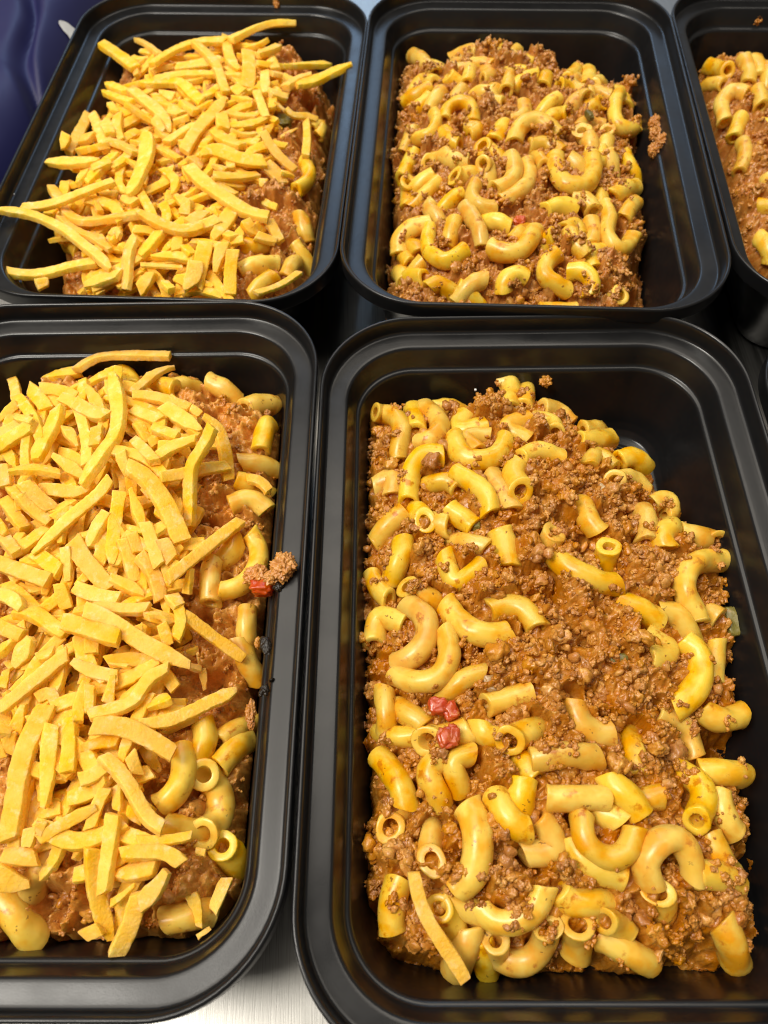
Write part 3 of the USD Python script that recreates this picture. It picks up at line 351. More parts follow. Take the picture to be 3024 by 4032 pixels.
('B', 42, [-38, -15, -106, -2, 83, -90, 60, 123, -87, 120, 96, -96, 171, 61, -115], 'elbow macaroni open to the front, centre middle of back right tray, farther one', 'macaroni in the back right tray'),
('B', 42, [-522, -220, -176, -523, -216, -216, -520, -305, -251], 'hollow-ended U-shaped macaroni open to the front, far left front of back right tray', 'macaroni in the back right tray'),
('B', 42, [-390, -249, -167, -442, -318, -172, -494, -357, -207], 'straight macaroni slanting rightward, far left front of back right tray, nearer one', 'macaroni in the back right tray'),
('B', 45, [-401, -185, -168, -464, -214, -194, -504, -233, -243], 'straight macaroni slanting rightward, far left front of back right tray, farther one', 'macaroni in the back right tray'),
('B', 41, [-397, -374, -162, -420, -423, -170, -385, -478, -165, -376, -493, -176], 'elbow macaroni open to the back, far left front of back right tray', 'macaroni in the back right tray'),
('B', 41, [-218, -319, -122, -233, -403, -114, -201, -480, -104, -144, -486, -114], 'elbow macaroni open to the back, left front of back right tray', 'macaroni in the back right tray'),
('B', 43, [-283, -352, -143, -330, -391, -153, -375, -429, -204], 'straight macaroni slanting rightward, left front of back right tray', 'macaroni in the back right tray'),
('B', 39, [-265, -464, -128, -225, -576, -105, -202, -651, -109, -191, -693, -136], 'straight macaroni lying lengthwise, left front end of back right tray, right one', 'macaroni in the back right tray'),
('B', 40, [-72, -589, -124, -109, -570, -112, -158, -550, -124, -186, -538, -153], 'straight macaroni slanting leftward, left front of back right tray', 'macaroni in the back right tray'),
('B', 45, [-417, -520, -173, -488, -535, -179, -543, -580, -213, -540, -634, -238], 'elbow macaroni open to the right, far left front of back right tray', 'macaroni in the back right tray'),
('B', 41, [-416, -569, -161, -423, -667, -153, -389, -760, -140, -331, -790, -124, -269, -743, -123], 'U-shaped macaroni open to the back, far left front end of back right tray', 'macaroni in the back right tray'),
('B', 42, [-310, -530, -139, -323, -603, -148, -332, -652, -189], 'straight macaroni lying lengthwise, left front end of back right tray, left one', 'macaroni in the back right tray'),
('B', 38, [-455, -665, -202, -489, -610, -215, -518, -564, -265], 'straight macaroni slanting leftward, far left front end of back right tray, farther one', 'macaroni in the back right tray'),
('B', 41, [-439, -738, -190, -465, -758, -214, -507, -790, -298], 'straight macaroni slanting rightward, far left front end of back right tray', 'macaroni in the back right tray'),
('B', 42, [-519, -800, -250, -530, -750, -254, -546, -682, -309], 'straight macaroni lying lengthwise, far left front end of back right tray, nearer one', 'macaroni in the back right tray'),
('B', 38, [-499, -715, -231, -515, -664, -235, -536, -599, -288], 'straight macaroni lying lengthwise, far left front end of back right tray, farther one', 'macaroni in the back right tray'),
('B', 42, [-407, -900, -182, -367, -879, -183, -335, -888, -197, -299, -898, -242], 'straight macaroni lying crosswise, far left front end of back right tray', 'macaroni in the back right tray'),
('B', 42, [-427, -838, -188, -487, -800, -219, -521, -779, -267], 'straight macaroni slanting leftward, far left front end of back right tray, nearer one', 'macaroni in the back right tray'),
('B', 38, [-291, -886, -186, -254, -902, -193, -187, -933, -259], 'straight macaroni slanting leftward, left front end of back right tray', 'macaroni in the back right tray'),
('B', 42, [-184, -852, -173, -229, -884, -174, -286, -923, -224], 'straight macaroni slanting rightward, left front end of back right tray', 'macaroni in the back right tray'),
('B', 41, [-98, -899, -191, -92, -867, -162, -49, -842, -148, -7, -847, -160], 'elbow macaroni open to the front, centre front end of back right tray', 'macaroni in the back right tray'),
('B', 43, [-151, -714, -128, -98, -744, -123, -37, -742, -112, 4, -691, -104, 31, -616, -116], 'elbow macaroni open to the back, centre front end of back right tray', 'macaroni in the back right tray'),
('B', 40, [-56, -671, -122, -17, -612, -126, 13, -566, -168], 'straight macaroni slanting rightward, centre front end of back right tray', 'macaroni in the back right tray'),
('B', 43, [210, -92, -133, 248, -129, -139, 295, -176, -194], 'straight macaroni slanting leftward, right middle of back right tray', 'macaroni in the back right tray'),
('B', 43, [146, -118, -116, 149, -263, -95, 192, -335, -95, 256, -321, -104, 308, -227, -118, 322, -62, -141], 'U-shaped macaroni open to the back, right front of back right tray', 'macaroni in the back right tray'),
('B', 38, [95, -181, -122, 71, -99, -131, 60, -58, -165], 'straight macaroni lying lengthwise, centre middle of back right tray, nearer one', 'macaroni in the back right tray'),
('B', 38, [495, 42, -204, 515, -22, -210, 538, -57, -235, 545, -69, -255], 'straight macaroni slanting leftward, far right middle of back right tray, right one', 'macaroni in the back right tray'),
('B', 43, [399, -12, -157, 415, -48, -177, 439, -102, -253], 'straight macaroni slanting leftward, far right middle of back right tray, left one', 'macaroni in the back right tray'),
('B', 45, [519, -171, -227, 453, -241, -187, 402, -298, -179], 'straight macaroni slanting rightward, far right front of back right tray, farther one', 'macaroni in the back right tray'),
('B', 39, [356, -256, -173, 349, -337, -173, 345, -385, -206], 'straight macaroni lying lengthwise, far right front of back right tray', 'macaroni in the back right tray'),
('B', 41, [211, -368, -136, 267, -382, -135, 304, -435, -154], 'straight macaroni slanting leftward, right front of back right tray', 'macaroni in the back right tray'),
('B', 42, [77, -476, -127, 135, -440, -126, 208, -433, -141], 'straight macaroni lying crosswise, right front of back right tray', 'macaroni in the back right tray'),
('B', 40, [359, -374, -166, 367, -482, -160, 355, -581, -169, 391, -628, -186, 455, -558, -227, 488, -483, -237], 'U-shaped macaroni open to the back, far right front of back right tray', 'macaroni in the back right tray'),
('B', 40, [518, -274, -229, 467, -375, -203, 450, -414, -206], 'straight macaroni slanting rightward, far right front of back right tray, nearer one', 'macaroni in the back right tray'),
('B', 40, [107, -667, -93, 89, -656, -127, 75, -662, -143, 46, -676, -214], 'hollow-ended elbow macaroni open to the front, centre front end of back right tray', 'macaroni in the back right tray'),
('B', 40, [287, -494, -164, 299, -550, -174, 275, -628, -178], 'straight macaroni lying lengthwise, right front of back right tray', 'macaroni in the back right tray'),
('B', 42, [181, -609, -134, 206, -683, -127, 243, -721, -144], 'straight macaroni slanting leftward, right front end of back right tray', 'macaroni in the back right tray'),
('B', 40, [123, -733, -132, 76, -791, -133, 71, -848, -145, 107, -874, -160, 159, -888, -186], 'U-shaped macaroni open to the right, centre front end of back right tray', 'macaroni in the back right tray'),
('B', 40, [171, -819, -151, 216, -826, -138, 260, -866, -151, 255, -914, -188], 'elbow macaroni open to the left, right front end of back right tray', 'macaroni in the back right tray'),
('B', 43, [388, -887, -203, 379, -873, -239, 353, -865, -289, 341, -861, -330], 'hollow-ended straight macaroni slanting leftward, far right front end of back right tray', 'macaroni in the back right tray'),
('B', 38, [322, 748, -203, 253, 584, -160], 'straight macaroni slanting rightward, right back end of back right tray', 'macaroni in the back right tray'),
('B', 42, [385, 769, -231, 359, 566, -181], 'straight macaroni lying lengthwise, far right back end of back right tray', 'macaroni in the back right tray'),
('B', 43, [386, 556, -185, 435, 656, -221, 442, 670, -238], 'straight macaroni slanting rightward, far right back end of back right tray', 'macaroni in the back right tray'),
('B', 40, [197, 445, -106, 223, 463, -131, 269, 470, -164, 292, 474, -200], 'hollow-ended straight macaroni lying crosswise, right back of back right tray', 'macaroni in the back right tray'),
('B', 39, [177, 343, -115, 141, 311, -123, 89, 267, -183], 'straight macaroni slanting rightward, right back of back right tray', 'macaroni in the back right tray'),
('B', 44, [320, 332, -106, 299, 362, -122, 260, 330, -144, 238, 311, -178], 'hollow-ended elbow macaroni open to the front, right back of back right tray, farther one', 'macaroni in the back right tray'),
('B', 39, [405, 351, -133, 378, 359, -155, 363, 328, -141, 325, 338, -154, 308, 343, -172], 'hollow-ended straight macaroni lying crosswise, far right back of back right tray', 'macaroni in the back right tray'),
('B', 39, [225, 216, -106, 197, 232, -122, 164, 209, -114, 118, 177, -142], 'hollow-ended elbow macaroni open to the front, right back of back right tray, nearer one', 'macaroni in the back right tray'),
('B', 41, [516, 506, -187, 468, 333, -164, 490, 238, -187, 559, 267, -221, 586, 335, -256, 610, 333, -229], 'hollow-ended elbow macaroni open to the back, far right back of back right tray', 'macaroni in the back right tray'),
('B', 43, [283, 94, -113, 306, 93, -141, 321, 50, -143, 337, 6, -179], 'hollow-ended elbow macaroni open to the front, right middle of back right tray', 'macaroni in the back right tray'),
('B', 38, [418, 162, -150, 422, 154, -185, 410, 88, -167, 404, 57, -182], 'hollow-ended straight macaroni lying lengthwise, far right middle of back right tray', 'macaroni in the back right tray'),
('B', 40, [82, 534, -116, 11, 486, -117, -27, 462, -148], 'straight macaroni slanting rightward, centre back of back right tray', 'macaroni in the back right tray'),
('B', 40, [124, 469, -132, 140, 560, -136, 146, 598, -165], 'straight macaroni lying lengthwise, right back of back right tray', 'macaroni in the back right tray'),
('E', 44, [-457, 676, -182, -456, 708, -198, -473, 774, -230, -508, 861, -262], 'hollow-ended straight macaroni lying lengthwise, far left back end of far right tray', 'macaroni in the far right tray'),
('E', 41, [-364, 767, -174, -356, 659, -171, -369, 565, -184], 'straight macaroni lying lengthwise, far left back end of far right tray', 'macaroni in the far right tray'),
('E', 44, [-302, 752, -181, -307, 642, -169, -316, 591, -182], 'straight macaroni lying lengthwise, left back end of far right tray, farther one', 'macaroni in the far right tray'),
('E', 39, [-471, 617, -228, -511, 673, -253, -537, 709, -303], 'straight macaroni slanting leftward, far left back end of far right tray', 'macaroni in the far right tray'),
('E', 40, [-396, 464, -183, -447, 506, -188, -501, 475, -212, -518, 392, -225, -514, 318, -238], 'U-shaped macaroni open to the front, far left back of far right tray', 'macaroni in the far right tray'),
('E', 42, [-348, 474, -168, -359, 333, -169], 'straight macaroni lying lengthwise, far left back of far right tray, farther one', 'macaroni in the far right tray'),
('E', 44, [-452, 291, -203, -485, 208, -210, -504, 160, -221], 'straight macaroni lying lengthwise, far left back of far right tray, nearer one', 'macaroni in the far right tray'),
('E', 41, [-469, 117, -222, -485, -5, -207, -516, -87, -236], 'straight macaroni lying lengthwise, far left middle of far right tray', 'macaroni in the far right tray'),
('E', 39, [-277, 661, -163, -279, 589, -163, -280, 534, -202], 'straight macaroni lying lengthwise, left back end of far right tray, nearer one', 'macaroni in the far right tray'),
('E', 38, [-500, -533, -249, -477, -606, -253, -461, -654, -291], 'straight macaroni lying lengthwise, far left front end of far right tray', 'macaroni in the far right tray'),
('C', 41, [-60, 1036, -249, 29, 887, -186], 'straight macaroni slanting leftward, centre back end of front left tray, farther one', 'macaroni at the edge of the front left tray'),
('C', 39, [138, 885, -186, 197, 917, -197, 245, 942, -245], 'straight macaroni slanting rightward, right back end of front left tray', 'macaroni at the edge of the front left tray'),
('C', 44, [318, 954, -235, 358, 931, -236, 424, 892, -291], 'straight macaroni slanting leftward, far right back end of front left tray', 'macaroni at the edge of the front left tray'),
('C', 44, [551, 603, -208, 563, 721, -217, 565, 738, -230], 'straight macaroni lying lengthwise, far right back end of front left tray', 'macaroni at the edge of the front left tray'),
('C', 39, [486, 538, -191, 575, 547, -231, 601, 549, -264], 'straight macaroni lying crosswise, far right back of front left tray, farther one', 'macaroni at the edge of the front left tray'),
('C', 40, [470, 462, -195, 505, 461, -207, 574, 459, -283], 'straight macaroni lying crosswise, far right back of front left tray, nearer one', 'macaroni at the edge of the front left tray'),
('C', 44, [464, 827, -241, 501, 851, -246, 564, 891, -307], 'straight macaroni slanting rightward, far right back end of front left tray', 'macaroni at the edge of the front left tray'),
('C', 42, [-48, 1006, -240, 5, 890, -187], 'straight macaroni slanting leftward, centre back end of front left tray, nearer one', 'macaroni at the edge of the front left tray'),
('C', 44, [205, 872, -182, 144, 901, -191, 94, 924, -237], 'straight macaroni slanting leftward, right back end of front left tray', 'macaroni at the edge of the front left tray'),
('C', 40, [469, 352, -184, 530, 385, -196, 589, 349, -223], 'elbow macaroni open to the front, far right back of front left tray', 'macaroni at the edge of the front left tray'),
('C', 38, [541, 251, -203, 577, 188, -211, 575, 105, -200, 529, 33, -178, 472, 11, -167], 'elbow macaroni open to the left, far right middle of front left tray, right one', 'macaroni at the edge of the front left tray'),
('C', 40, [435, 122, -162, 436, 39, -154, 445, -30, -172], 'straight macaroni lying lengthwise, far right middle of front left tray, second from left', 'macaroni at the edge of the front left tray'),
('C', 43, [482, 219, -190, 495, 180, -194, 472, 150, -195, 441, 112, -230], 'elbow macaroni open to the left, far right middle of front left tray, left one', 'macaroni at the edge of the front left tray'),
('C', 40, [557, -31, -224, 558, -110, -231, 559, -157, -269], 'straight macaroni lying lengthwise, far right middle of front left tray, third from left', 'macaroni at the edge of the front left tray'),
('C', 40, [532, -152, -232, 573, -212, -256, 598, -247, -302], 'straight macaroni slanting leftward, far right front of front left tray', 'macaroni at the edge of the front left tray'),
('C', 41, [325, -33, -165, 343, -95, -170, 359, -152, -215], 'straight macaroni lying lengthwise, far right middle of front left tray, first from left', 'macaroni at the edge of the front left tray'),
('C', 41, [185, -208, -148, 225, -276, -152, 249, -318, -189], 'straight macaroni slanting leftward, right front of front left tray, left one', 'macaroni at the edge of the front left tray'),
('C', 41, [225, -222, -152, 262, -245, -156, 325, -286, -217], 'straight macaroni slanting leftward, right front of front left tray, right one', 'macaroni at the edge of the front left tray'),
('C', 44, [412, -504, -177, 430, -573, -162, 410, -638, -154, 375, -661, -166], 'elbow macaroni open to the left, far right front end of front left tray', 'macaroni at the edge of the front left tray'),
('C', 39, [458, -413, -192, 475, -470, -188, 465, -513, -194, 459, -539, -217], 'straight macaroni lying lengthwise, far right front of front left tray', 'macaroni at the edge of the front left tray'),
('C', 38, [509, -465, -223, 545, -433, -242, 588, -393, -308], 'straight macaroni slanting rightward, far right front of front left tray, farther one', 'macaroni at the edge of the front left tray'),
('C', 45, [519, -544, -218, 548, -500, -233, 581, -451, -294], 'straight macaroni slanting rightward, far right front of front left tray, nearer one', 'macaroni at the edge of the front left tray'),
('C', 44, [486, -575, -175, 494, -576, -215, 526, -634, -253, 522, -696, -241, 507, -722, -210, 503, -738, -178], 'hollow-ended elbow macaroni open to the left, far right front end of front left tray', 'macaroni at the edge of the front left tray'),
('C', 45, [556, -767, -198, 559, -773, -234, 570, -787, -271, 581, -800, -331], 'hollow-ended straight macaroni slanting leftward, far right front end of front left tray', 'macaroni at the edge of the front left tray'),
('C', 41, [38, -674, -161, 102, -656, -145, 159, -625, -153], 'straight macaroni lying crosswise, centre front end of front left tray', 'macaroni at the edge of the front left tray'),
('C', 45, [98, -770, -175, 77, -810, -172, 44, -858, -197, 32, -874, -221], 'straight macaroni slanting rightward, centre front end of front left tray', 'macaroni at the edge of the front left tray'),
('C', 44, [-35, -907, -207, 11, -948, -214, 36, -980, -243, 45, -992, -267], 'straight macaroni slanting leftward, centre front end of front left tray', 'macaroni at the edge of the front left tray'),
('C', 39, [190, -750, -174, 215, -785, -183, 257, -842, -248], 'straight macaroni slanting leftward, right front end of front left tray', 'macaroni at the edge of the front left tray'),
('C', 43, [387, -719, -169, 428, -721, -180, 497, -725, -249], 'straight macaroni lying crosswise, far right front end of front left tray, farther one', 'macaroni at the edge of the front left tray'),
('C', 44, [411, -949, -253, 449, -942, -253, 530, -925, -312], 'straight macaroni lying crosswise, far right front end of front left tray, nearer one', 'macaroni at the edge of the front left tray'),
('D', 42, [144, 1105, -249, 171, 1202, -259, 180, 1231, -284], 'straight macaroni lying lengthwise, right back end of back left tray', 'macaroni at the edge of the back left tray'),
('D', 41, [515, -25, -202, 549, -119, -208, 498, -242, -199], 'straight macaroni lying lengthwise, far right middle of back left tray', 'macaroni at the edge of the back left tray'),
('D', 40, [524, 267, -226, 556, 314, -235, 550, 241, -242], 'U-shaped macaroni open to the front, far right back of back left tray', 'macaroni at the edge of the back left tray'),
('D', 40, [138, 324, -137, 213, 317, -145, 263, 313, -185], 'straight macaroni lying crosswise, right back of back left tray', 'macaroni at the edge of the back left tray'),
('D', 39, [210, 93, -144, 288, 132, -155, 324, 150, -188], 'straight macaroni slanting rightward, right middle of back left tray', 'macaroni at the edge of the back left tray'),
('D', 38, [533, -385, -228, 556, -451, -243, 573, -498, -289], 'straight macaroni lying lengthwise, far right front of back left tray', 'macaroni at the edge of the back left tray'),
('D', 42, [291, -647, -156, 356, -680, -160, 406, -633, -184], 'elbow macaroni open to the back, far right front end of back left tray', 'macaroni at the edge of the back left tray'),
('D', 40, [526, -578, -235, 561, -609, -257, 603, -645, -326], 'straight macaroni slanting leftward, far right front end of back left tray', 'macaroni at the edge of the back left tray'),
('D', 44, [328, -815, -186, 391, -789, -172, 466, -739, -207], 'straight macaroni slanting rightward, far right front end of back left tray, farther one', 'macaroni at the edge of the back left tray'),
('D', 38, [520, -793, -227, 532, -711, -230, 538, -665, -265], 'straight macaroni lying lengthwise, far right front end of back left tray', 'macaroni at the edge of the back left tray'),
('D', 44, [472, -819, -204, 406, -894, -207, 385, -918, -231], 'straight macaroni slanting rightward, far right front end of back left tray, nearer one', 'macaroni at the edge of the back left tray'),
('D', 43, [-432, -381, -180, -486, -403, -199, -536, -423, -256], 'straight macaroni lying crosswise, far left front of back left tray', 'macaroni at the edge of the back left tray'),
('D', 44, [-547, -568, -260, -438, -688, -224], 'straight macaroni slanting leftward, far left front end of back left tray', 'macaroni at the edge of the back left tray'),
('D', 44, [-96, -583, -139, -163, -593, -145, -218, -602, -190], 'straight macaroni lying crosswise, left front end of back left tray', 'macaroni at the edge of the back left tray'),
('A', 44, [19, -280, -125, 42, -355, -131, 117, -377, -145], 'elbow macaroni open to the back, centre front of front right tray', 'macaroni in the front right tray'),
('A', 42, [-515, 503, -218, -518, 572, -212, -582, 545, -240], 'U-shaped macaroni open to the front, far left back of front right tray', 'macaroni in the front right tray'),
('A', 38, [94, 746, -169, 85, 808, -198, 27, 832, -208], 'elbow macaroni open to the left, centre back end of front right tray', 'macaroni in the front right tray'),
('A', 43, [273, -149, -140, 339, -111, -165, 282, -61, -159], 'elbow macaroni open to the left, right middle of front right tray', 'macaroni in the front right tray'),
('A', 39, [-157, 721, -161, -239, 715, -164, -208, 638, -140], 'elbow macaroni open to the right, left back end of front right tray, nearer one', 'macaroni in the front right tray'),
('A', 40, [-237, 328, -145, -280, 365, -139, -323, 401, -135], 'straight macaroni slanting leftward, left back of front right tray, second from front', 'macaroni in the front right tray'),
('A', 42, [-423, 766, -184, -428, 832, -206, -433, 899, -238], 'straight macaroni lying lengthwise, far left back end of front right tray', 'macaroni in the front right tray'),
('A', 41, [-341, 216, -144, -309, 120, -144, -224, 175, -138], 'elbow macaroni open to the back, left middle of front right tray, farther one', 'macaroni in the front right tray'),
('A', 41, [-234, 857, -213, -258, 768, -182, -167, 768, -169], 'elbow macaroni open to the right, left back end of front right tray, farther one', 'macaroni in the front right tray'),
('A', 45, [-153, 303, -122, -143, 234, -122, -133, 165, -122], 'straight macaroni lying lengthwise, left back of front right tray, nearer one', 'macaroni in the front right tray'),
('A', 42, [390, -421, -243, 367, -334, -218, 283, -303, -184], 'elbow macaroni open to the left, far right front of front right tray', 'macaroni in the front right tray'),
('A', 40, [-165, 535, -138, -137, 456, -121, -109, 377, -108], 'straight macaroni lying lengthwise, left back of front right tray, farther one', 'macaroni in the front right tray'),
('A', 39, [-16, 801, -167, -85, 759, -158, -24, 706, -164], 'elbow macaroni open to the right, centre back end of front right tray', 'macaroni in the front right tray'),
('A', 44, [173, 836, -250, 130, 891, -248, 61, 883, -214], 'elbow macaroni open to the front, right back end of front right tray, farther one', 'macaroni in the front right tray'),
('A', 41, [289, 585, -189, 235, 650, -191, 190, 579, -159], 'elbow macaroni open to the front, right back end of front right tray, nearer one', 'macaroni in the front right tray'),
('A', 43, [-478, -8, -195, -559, 32, -234, -576, -56, -242], 'elbow macaroni open to the front, far left middle of front right tray', 'macaroni in the front right tray'),
('A', 40, [-105, -254, -118, -173, -272, -126, -241, -290, -136], 'straight macaroni lying crosswise, left front of front right tray', 'macaroni in the front right tray'),
('A', 39, [-161, -696, -156, -75, -682, -157, -112, -603, -137], 'elbow macaroni open to the left, left front end of front right tray, right one', 'macaroni in the front right tray'),
('A', 42, [535, -51, -244, 515, -122, -240, 494, -192, -228], 'straight macaroni lying lengthwise, far right middle of front right tray', 'macaroni in the front right tray'),
('A', 44, [-60, -54, -109, -118, 19, -120, -210, 14, -135], 'elbow macaroni open to the front, left middle of front right tray', 'macaroni in the front right tray'),
('B', 39, [9, 877, -184, -11, 805, -172, 64, 809, -193], 'elbow macaroni open to the right, centre back end of back right tray', 'macaroni in the back right tray'),
('B', 43, [-559, -118, -246, -532, -34, -228, -504, 50, -215], 'straight macaroni lying lengthwise, far left middle of back right tray, nearer one', 'macaroni in the back right tray'),
('B', 44, [-82, 146, -141, -105, 80, -131, -128, 15, -123], 'straight macaroni lying lengthwise, centre middle of back right tray, farther one', 'macaroni in the back right tray'),
('B', 44, [53, 580, -141, 5, 621, -151, -54, 600, -154], 'elbow macaroni open to the front, centre back end of back right tray', 'macaroni in the back right tray'),
('B', 44, [213, -950, -240, 129, -960, -237, 45, -970, -234], 'straight macaroni lying crosswise, right front end of back right tray', 'macaroni in the back right tray'),
('B', 38, [-44, 194, -136, 18, 236, -129, 15, 311, -122], 'elbow macaroni open to the left, centre back of back right tray', 'macaroni in the back right tray'),
('B', 42, [-193, 938, -239, -105, 914, -211, -35, 971, -237], 'elbow macaroni open to the back, left back end of back right tray', 'macaroni in the back right tray'),
('B', 44, [-304, 772, -194, -332, 675, -176, -231, 673, -167], 'elbow macaroni open to the right, left back end of back right tray', 'macaroni in the back right tray'),
('B', 38, [289, -29, -154, 369, -60, -175, 375, 25, -172], 'elbow macaroni open to the back, far right middle of back right tray', 'macaroni in the back right tray'),
('B', 40, [-131, 676, -149, -194, 704, -161, -257, 732, -178], 'straight macaroni slanting leftward, left back end of back right tray, nearer one', 'macaroni in the back right tray'),
('B', 40, [242, -582, -176, 218, -517, -162, 165, -562, -148], 'U-shaped macaroni open to the front, right front of back right tray', 'macaroni in the back right tray'),
('B', 41, [393, 221, -181, 318, 220, -162, 278, 157, -153], 'elbow macaroni open to the front, far right back of back right tray, nearer one', 'macaroni in the back right tray'),
('B', 41, [304, 597, -179, 276, 516, -157, 327, 447, -150], 'elbow macaroni open to the right, right back of back right tray', 'macaroni in the back right tray'),
('B', 41, [179, -49, -138, 116, 8, -134, 34, -11, -133], 'elbow macaroni open to the front, centre middle of back right tray, nearer one', 'macaroni in the back right tray'),
('B', 43, [-414, 560, -177, -486, 625, -209, -530, 538, -237], 'elbow macaroni open to the front, far left back end of back right tray', 'macaroni in the back right tray'),
('B', 38, [-519, 230, -210, -537, 161, -226, -555, 92, -243], 'straight macaroni lying lengthwise, far left middle of back right tray, farther one', 'macaroni in the back right tray'),
('B', 38, [79, 762, -186, 2, 763, -163, -74, 764, -154], 'straight macaroni lying crosswise, centre back end of back right tray', 'macaroni in the back right tray'),
('B', 38, [-394, 717, -207, -394, 791, -234, -458, 831, -234], 'elbow macaroni open to the left, far left back end of back right tray', 'macaroni in the back right tray'),
('B', 38, [458, 477, -178, 369, 508, -172, 362, 413, -173], 'elbow macaroni open to the front, far right back of back right tray, farther one', 'macaroni in the back right tray'),
('B', 38, [-539, 422, -239, -478, 412, -201, -438, 459, -182], 'elbow macaroni open to the back, far left back of back right tray', 'macaroni in the back right tray'),
('B', 45, [-179, 515, -133, -140, 567, -140, -165, 628, -153], 'elbow macaroni open to the left, left back of back right tray', 'macaroni in the back right tray'),
('B', 44, [-112, 455, -136, -137, 366, -134, -78, 294, -127], 'elbow macaroni open to the right, centre back of back right tray', 'macaroni in the back right tray'),
('B', 38, [513, 636, -251, 535, 558, -225, 558, 480, -236], 'straight macaroni lying lengthwise, far right back of back right tray', 'macaroni in the back right tray'),
('B', 41, [-245, 64, -141, -205, 119, -138, -271, 138, -147], 'U-shaped macaroni open to the left, left middle of back right tray', 'macaroni in the back right tray'),
('B', 40, [330, -628, -200, 270, -678, -175, 279, -755, -187], 'elbow macaroni open to the right, right front end of back right tray', 'macaroni in the back right tray'),
('B', 40, [-98, 835, -179, -33, 896, -202, 31, 956, -239], 'straight macaroni slanting rightward, centre back end of back right tray', 'macaroni in the back right tray'),
('E', 40, [-156, 537, -169, -117, 468, -193, -38, 463, -231], 'elbow macaroni open to the back, centre back of far right tray', 'macaroni in the far right tray'),
('E', 42, [-367, 234, -206, -314, 181, -181, -280, 249, -163], 'elbow macaroni open to the back, left back of far right tray', 'macaroni in the far right tray'),
('E', 42, [-265, -165, -192, -192, -150, -199, -165, -82, -193], 'elbow macaroni open to the back, left middle of far right tray', 'macaroni in the far right tray'),
('E', 40, [-413, -160, -215, -395, -229, -201, -326, -251, -175], 'elbow macaroni open to the right, far left front of far right tray', 'macaroni in the far right tray'),
('E', 39, [-127, 792, -220, -83, 717, -204, -38, 643, -216], 'straight macaroni slanting leftward, centre back end of far right tray', 'macaroni in the far right tray'),
('E', 40, [-260, -356, -177, -334, -405, -186, -409, -453, -222], 'straight macaroni slanting rightward, far left front of far right tray', 'macaroni in the far right tray'),
('E', 38, [-239, -621, -240, -256, -545, -207, -273, -470, -191], 'straight macaroni lying lengthwise, left front of far right tray', 'macaroni in the far right tray'),
('E', 42, [-51, 310, -231, -116, 310, -200, -182, 309, -177], 'straight macaroni lying crosswise, left back of far right tray', 'macaroni in the far right tray'),
('E', 43, [-191, -10, -205, -253, 25, -177, -316, -9, -169], 'elbow macaroni open to the front, left middle of far right tray', 'macaroni in the far right tray'),
('E', 40, [-81, 19, -230, -63, 88, -236, -44, 157, -242], 'straight macaroni lying lengthwise, centre middle of far right tray', 'macaroni in the far right tray'),
('E', 38, [-130, 262, -191, -187, 233, -184, -192, 168, -193], 'elbow macaroni open to the right, left back of far right tray', 'macaroni in the far right tray'),
('E', 39, [-471, -338, -228, -408, -379, -206, -339, -348, -188], 'elbow macaroni open to the back, far left front of far right tray', 'macaroni in the far right tray'),
('E', 40, [-81, 514, -190, -41, 553, -213, -2, 592, -239], 'straight macaroni slanting rightward, centre back of far right tray', 'macaroni in the far right tray'),
('E', 42, [-227, 726, -201, -176, 664, -181, -125, 602, -177], 'straight macaroni slanting leftward, left back end of far right tray', 'macaroni in the far right tray')]
